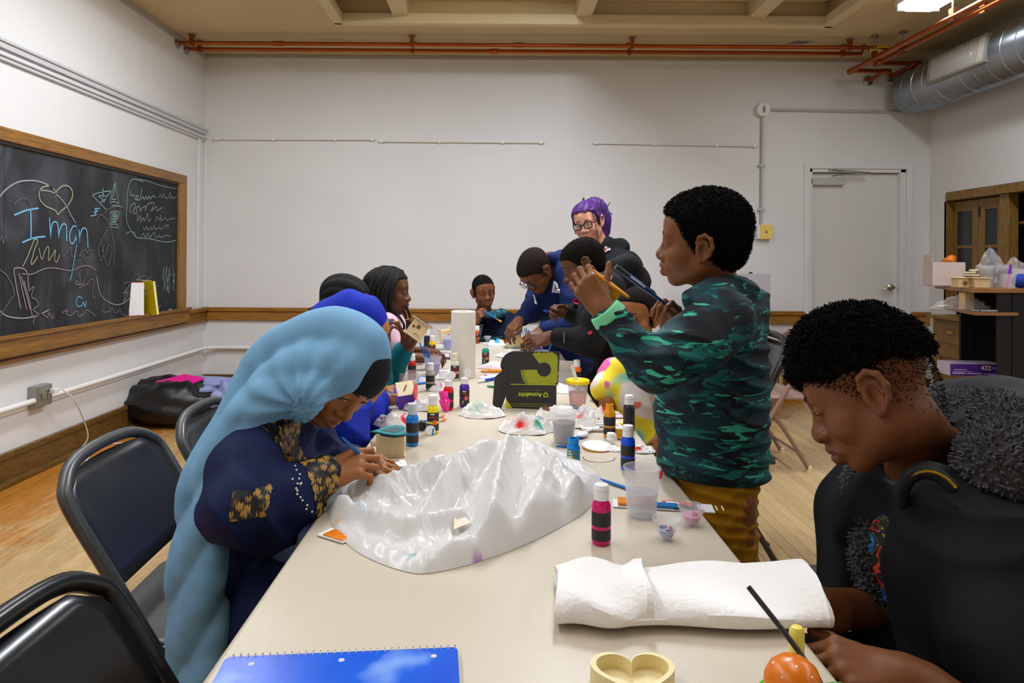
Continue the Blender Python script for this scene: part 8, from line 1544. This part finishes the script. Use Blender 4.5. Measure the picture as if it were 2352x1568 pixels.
# ---------------------------------------------------------------- small boy at the far end
def boy_far():
    f = Person((-.06, 4.5, 0), (118, 70, 40), (140, 86, 74), .008); H = f.head((-.079, 4.35, 1.028), (.28, -.95, -.12), (-.10, -.08, .99), .2, neck=F(1112, 716, 4.4), neck_r=.043)
    chest, pel = F(1122, 765, 4.44), Vector((-.05, 4.52, .52)); shR, shL = F(1080, 738, 4.42), F(1164, 738, 4.44); elR, wrR = F(1072, 785, 4.28), F(1092, 742, 4.22); elL, wrL = F(1182, 790, 4.32), F(1190, 768, 4.10)
    f.S.cap(pel, chest, .09, .09, .04); f.S.cap(chest, F(1112, 716, 4.4), .07, .042, .04); f.S.cap(shR, shL, .036, .036, .03); f.arm(shR, elR, wrR, .032, .022); f.arm(shL, elL, wrL, .032, .022); legs(f, 0, ((-.12, 4.5), (.04, 4.5)), .5, fabric('jeans_dark2', (24, 26, 40), .8), fwd=(0, -1), seat=.30, r=.065)
    add_hand(f.S, wrR, Vector(F(1104, 716, 4.2)) - wrR, (-.6, -.7, .2), 1, .78, curls=[(.7, .9, .5)] * 4, pinch=F(1116, 718, 4.15)); add_hand(f.S, wrL, (-.4, -.6, -.3), (0, -.5, .85), -1, .75)
    ob = f.finish('small boy in navy and teal hoodie painting at the far table end', hh=.0036, hs=.004, hands=[(Vector(F(1102, 726, 4.2)), .08), (wrL + Vector((-.02, -.04, 0)), .075)]); add_face_parts(H, ob, f.base, .45, (0, -.8), brow_rgb=(20, 14, 11), brow_w=.8); hair_short(f, H, ob, (19, 16, 14), .003, (.086, .074), (-.09, -.07), .0042, 2000, .0022)
    M_ = fabric('hoodie_ink', (18, 26, 52), .85); D = Sdf(); D.chain([pel, chest, F(1114, 730, 4.4)], [.13, .12, .07], .05); D.cap(shR, shL, .058, .058, .04); D.chain([shR, elR, F(1089, 750, 4.225)], [.058, .052, .038], .03); D.chain([shL, elL, F(1189, 770, 4.13)], [.058, .052, .038], .03); D.chain([F(1078, 722, 4.36), F(1100, 728, 4.28), F(1134, 726, 4.28), F(1152, 718, 4.36)], [.03, .026, .026, .03], .03); D.cap(H(0, -.03, -.05), F(1112, 718, 4.4), .044, .05, .01, 's'); D.disp = smooth_folds(.008, 14, (1, 1, 1), 3.0); P, Fq = D.mesh(.006); mesh_obj('hoodie', P, Fq, M_, ob, f.base)
    spl = ramp_mat('teal_splatter', [(0.50, (14, 60, 70)), (0.66, (40, 150, 150)), (.8, (160, 220, 216))], 42, rough=.8, detail=4); patch(f, 'splatter_print', P, Fq, lambda Q: (Q[:, 2] < F(1120, 772, 4.3).z) & (Q[:, 2] > .70) & (np.abs(Q[:, 0] + .04) < .12) & (Q[:, 1] < 4.5), .0015, spl); patch(f, 'hood_trim', P, Fq, lambda Q: (Q[:, 2] > F(1120, 729, 4.3).z) & (Q[:, 1] < 4.36), .0015, spl)
    brush(F(1110, 713, 4.15), F(1152, 739, 4.0), 'blue brush with ochre bristles held by the small far boy', None, r=.005); late(f)
boy_far()
# ---------------------------------------------------------------- girl with long braids
def braid(pts, r, n=7): 
    q = bez(pts, n); mb = MB(); rs = [r * (1 + .16 * (k % 2)) * (1 if k < len(q) - 3 else .75) for k in range(len(q))]; mb.tube(q, rs, 7); return mb
def girl_braids():
    f = Person((-.62, 3.2, 0), (100, 58, 32), (104, 60, 52), .008); H = f.head((-.491, 3.15, 1.085), (.985, -.06, -.06), (-.02, .08, .99), .205, neck=F(890, 720, 3.2), neck_r=.042, lips=1.15)
    chest, pel = F(896, 785, 3.22), Vector((-.60, 3.22, .52)); shR, shL = F(886, 745, 3.06), F(900, 742, 3.36); elR, wrR = F(908, 818, 3.04), F(965, 822, 3.06); elL, wrL = F(925, 810, 3.36), F(975, 806, 3.3)
    f.S.cap(pel, chest, .09, .09, .04); f.S.cap(chest, F(890, 720, 3.2), .07, .042, .04); f.S.cap(shR, shL, .036, .036, .03); f.arm(shR, elR, wrR, .032, .022); f.arm(shL, elL, wrL, .032, .022); add_hand(f.S, wrR, (.9, .1, .05), (0, -.4, .9), 1, .75); add_hand(f.S, wrL, (.9, -.1, 0), (0, -.1, 1), -1, .75); legs(f, 0, ((-.6, 3.14), (-.6, 3.32)), .5, fabric('leggings_dark', (30, 28, 40), .8), fwd=(1, 0), seat=.32, r=.07)
    ob = f.finish('girl with long black braids and pink shirt in profile', hh=.0034, hs=.0042, hands=[(wrR + Vector((.05, 0, 0)), .08)]); add_face_parts(H, ob, f.base, .6, (0, -.3), brow_rgb=(20, 14, 11), brow_w=.7)
    hm = mat('braid_black', (19, 17, 16), .8, spec=.3, bump=.5, bscale=200); K = Sdf(); add_hair_cap(K, H, .007, (.084, .072), (-.09, -.07), ear=False); f.cloth('hair', K, hm, .0044); rs = random.Random(9); fb = Vector(f.base)
    for side in (1, -1):
        for k in range(15):
            q = k / 14; y0 = .060 - .150 * q; top = H(side * .010, y0 * .85, .126 - .35 * max(0, abs(y0 + .015) - .03)); mid = H(side * (.078 + rs.uniform(0, .012)), .045 - .150 * q + rs.uniform(-.006, .006), .058 + rs.uniform(-.01, .01)); low = H(side * (.092 + rs.uniform(-.008, .010)), .030 - .155 * q, -.04 + rs.uniform(-.012, .012)); end = H(side * (.080 + rs.uniform(-.012, .012)), .045 - .13 * q + rs.uniform(-.015, .015), -.118 - rs.uniform(.0, .05)); braid([Vector(p) - fb for p in (top, mid, low, end)], .0092 * H.s).build('braid', hm, ob, smooth=True)
    for k in range(7): q = (k - 3) / 3; braid([Vector(p) - fb for p in (H(q * .03, -.06, .11), H(q * .055, -.112, .05), H(q * .060, -.120, -.03), H(q * .05, -.10, -.13 - rs.uniform(0, .03)))], .0092 * H.s).build('braid', hm, ob, smooth=True)
    for pts in ([(.05, .05, -.10), (.065, .085, -.135), (.06, .10, -.17), (.05, .075, -.22), (.06, .06, -.30)], [(.06, .02, -.11), (.085, .06, -.16), (.075, .10, -.20), (.08, .085, -.28)], [(.03, .085, -.09), (.03, .105, -.14), (.04, .11, -.20), (.03, .10, -.25)], [(.045, .09, -.06), (.02, .115, -.11), (.02, .112, -.17)]): braid([Vector(H(*p)) - fb for p in pts], .0055 * H.s, 6).build('braid', hm, ob, smooth=True)
    D = Sdf(); D.chain([pel, chest, F(892, 735, 3.2)], [.125, .105, .065], .05); D.cap(shR, shL, .052, .052, .04); D.chain([shR, F(900, 786, 3.04)], [.054, .052], .02); D.chain([shL, F(915, 785, 3.36)], [.052, .05], .02); D.cap(H(0, -.03, -.06), F(892, 722, 3.2), .042, .052, .01, 's'); D.disp = smooth_folds(.007, 16, (1, 1, .8), 3.0); P, Fq = D.mesh(.006); mesh_obj('shirt', P, Fq, fabric('shirt_pink', (226, 184, 200), .85), ob, f.base); late(f)
girl_braids()
# ---------------------------------------------------------------- girl with cornrows and teal sleeves
def girl_teal():
    f = Person((-.66, 2.68, 0), (104, 60, 34), (110, 66, 56), .008); H = f.head((-.597, 2.7, 1.060), (.97, .10, -.22), (.20, .05, .97), .205, neck=F(772, 745, 2.74), neck_r=.042)
    chest, pel = F(790, 845, 2.72), Vector((-.64, 2.72, .52)); shR, shL = F(800, 790, 2.56), F(800, 785, 2.86); elR, wrR = F(866, 872, 2.46), F(880, 800, 2.46); elL, wrL = F(892, 868, 2.66), F(934, 798, 2.58)
    f.S.cap(pel, chest, .09, .09, .04); f.S.cap(chest, F(772, 745, 2.74), .07, .042, .04); f.S.cap(shR, shL, .036, .036, .03); f.arm(shR, elR, wrR, .034, .022); f.arm(shL, elL, wrL, .034, .023); legs(f, 0, ((-.64, 2.62), (-.64, 2.80)), .5, fabric('leggings_black', (22, 22, 26), .8), fwd=(1, 0), seat=.32, r=.07)
    add_hand(f.S, wrR, Vector(F(884, 752, 2.46)) - wrR, (-.55, -.70, .1), 1, .78, curls=[(.55, 1.0, .7)] * 4, pinch=F(892, 738, 2.44)); add_hand(f.S, wrL, Vector(F(962, 742, 2.56)) - wrL, (.35, .9, .0), -1, .82, curls=[(.45, .7, .5)] * 4, thumb_out=1.0)
    ob = f.finish('girl with cornrows and teal sleeves holding a raw wooden box', hh=.0036, hs=.0034, hands=[(Vector(F(883, 765, 2.46)), .09), (Vector(F(955, 760, 2.57)), .10)]); add_face_parts(H, ob, f.base, .5, (0, -.6), brow_rgb=(20, 14, 11), brow_w=.7)
    hm = mat('braid_black', (19, 17, 16), .8, spec=.3, bump=.5, bscale=200); K = Sdf(); add_hair_cap(K, H, .007, (.084, .070), (-.09, -.05), ear=True); K.disp = lambda P: -np.abs(np.sin(np.arctan2(H.inv(P)[..., 0], H.inv(P)[..., 2] + .02) * 9)) * .0045 + .002; f.cloth('cornrows', K, hm, .0036); Kb = Sdf(); Kb.chain([H(.0, -.095, -.045), H(.0, -.12, -.075), H(.01, -.115, -.115)], [.022, .026, .014], .01); Kb.disp = lambda P: (vnoise(P * 120) - .5) * .006; f.cloth('hair_knot', Kb, hm, .0036)
    D = Sdf(); D.chain([pel, chest, F(776, 765, 2.74)], [.125, .11, .065], .05); D.cap(shR, shL, .054, .054, .04); D.chain([shR, F(848, 835, 2.5), elR, F(879, 806, 2.46)], [.058, .054, .05, .036], .03); D.chain([shL, F(860, 845, 2.74), elL, F(926, 806, 2.59)], [.056, .052, .05, .037], .03); D.disp = smooth_folds(.008, 15, (1, 1, 1), 6.0); f.cloth('sweater', D, fabric('sweater_teal', (10, 104, 116), .85), .006)
    t = bird_house('wooden_box', F(948, 772, 2.50), (R(-12), R(34), R(-4)), 'raw wood box with red spot held up by the girl in teal', 1.0); mb = MB(); mb.lathe([(.005, 0), (.005, .0008), (0, .001)], 10, aim((-.016, -.0242, .032), (0, -1, 0))); mb.build('red_spot', paint((150, 24, 24)), t); mb = MB(); mb.bb((-.041, -.034, .0655), (.041, .034, .0668)); mb.build('red_roof_edge', paint((130, 20, 24)), t)
    brush(F(880, 736, 2.42), F(910, 738, 2.43), 'thin orange brush in the raised hand of the girl in teal', None, r=.003); late(f)
girl_teal()
# ---------------------------------------------------------------- girl in the royal blue hijab
def girl_royal():
    f = Person((-.58, 2.08, 0), (176, 116, 70), (176, 104, 92), .008); H = f.head((-.425, 2.1, 1.010), (.80, -.22, -.56), (.52, -.16, .84), .205, neck=F(765, 830, 2.12), neck_r=.042)
    chest, pel = F(762, 930, 2.08), Vector((-.56, 2.08, .52)); shR, shL = F(738, 900, 1.94), F(775, 885, 2.22); elR, wrR = F(795, 1000, 1.90), F(832, 925, 1.99); elL, wrL = F(850, 965, 2.26), F(872, 918, 2.32)
    f.S.cap(pel, chest, .09, .09, .04); f.S.cap(chest, F(765, 830, 2.12), .07, .042, .04); f.S.cap(shR, shL, .036, .036, .03); f.arm(shR, elR, wrR, .032, .022); f.arm(shL, elL, wrL, .032, .022)
    for y in (2.0, 2.18): f.limb([(-.56, y, .5), (-.24, y, .5), (-.25, y, .08), (-.16, y, .04)], [.055, .042, .03, .026])
    add_hand(f.S, wrR, Vector(F(862, 888, 2.02)) - wrR, (.0, -.85, .4), 1, .74, curls=[(.4, .9, .6)] * 4, pinch=F(868, 892, 2.03)); add_hand(f.S, wrL, Vector(F(908, 892, 2.36)) - wrL, (-.3, -.75, .6), -1, .74, curls=[(.4, .6, .4)] * 4)
    ob = f.finish('girl in royal blue hijab painting the purple box behind the light blue hijab', hh=.0036, hs=.0034, hands=[(Vector(F(852, 905, 2.0)), .085), (Vector(F(895, 905, 2.34)), .08)]); add_face_parts(H, ob, f.base, .4, (0, -.9), brow_rgb=(44, 28, 18))
    K = Sdf(); K.ell(H(0, -.018, .042), np.array((.084, .106, .090)) * H.s, H.M, 0); K.ell(H(0, .012, .0), np.array((.080, .068, .092)) * H.s, H.M, .03); K.shell(lambda P: (H.inv(P)[..., 1] - (.034 + .50 * H.inv(P)[..., 2])) * H.s * .85, H.c, 9, .005); q = bez([H(.02, -.06, .02), H(.03, -.06, -.06), Vector(F(752, 850, 2.08)), Vector(F(745, 900, 2.06))], 4); K.chain(q, list(np.linspace(.07, .09, len(q))), .04); K.chain([H(0, .0, -.07), Vector(F(790, 850, 2.1)), Vector(F(780, 900, 2.08))], [.055, .07, .08], .03); K.disp = lambda P: np.sin(P[..., 0] * 75 + 4 * vnoise(P * 9)) * .0032 + (vnoise(P * 20) - .5) * .004; f.cloth('hijab', K, fabric('hijab_royal', (8, 38, 166), .75), .005)
    mb = MB(); gq = F(768, 726, 1.985)
    for k in range(9): mb.ball(Vector(gq - Vector(f.base)) + Vector((.010 * math.cos(k * .9), 0, .006 * math.sin(k * .9))), .0045, 6, 5)
    g_ = mb.build('hair_pin', mat('gem_teal', (70, 200, 190), .15), ob, smooth=True)
    D = Sdf(); D.chain([pel, chest, F(768, 850, 2.1)], [.14, .12, .08], .05); D.cap(shR, shL, .062, .062, .04); D.chain([shR, F(765, 960, 1.90), elR, F(824, 938, 1.97)], [.066, .064, .06, .042], .03); D.chain([shL, elL, F(868, 922, 2.32)], [.062, .056, .042], .03); D.chain([(-.56, 2.0, .5), (-.26, 2.04, .5)], [.13, .11], .05); D.chain([(-.56, 2.18, .5), (-.26, 2.16, .5)], [.13, .11], .05); D.chain([(-.30, 2.1, .46), (-.30, 2.1, .06)], [.15, .18], .05); D.plane((0, 0, .02), (0, 0, 1), .01); D.disp = smooth_folds(.011, 14, (1, 1, .7), 5.0); f.cloth('dress', D, fabric('dress_royal', (8, 34, 150), .75), .0066)
    brush(F(862, 888, 2.02), F(914, 908, 2.15), 'thin blue brush of the girl in royal blue hijab', None, r=.003)
girl_royal()
for x, y, rz_, lb in ((-.66, 2.08, 0, 'grey folding chair under the girl in royal blue'), (-.72, 2.7, 0, 'grey folding chair under the girl in teal'), (-.70, 3.22, 0, 'grey folding chair under the girl with braids'), (-.04, 4.56, -90, 'grey folding chair under the small boy at the far end')): chair(x, y, R(rz_), lb, (M_ch_grey, M_ch_dark, M_ch_grey), top=.78, w=.40)
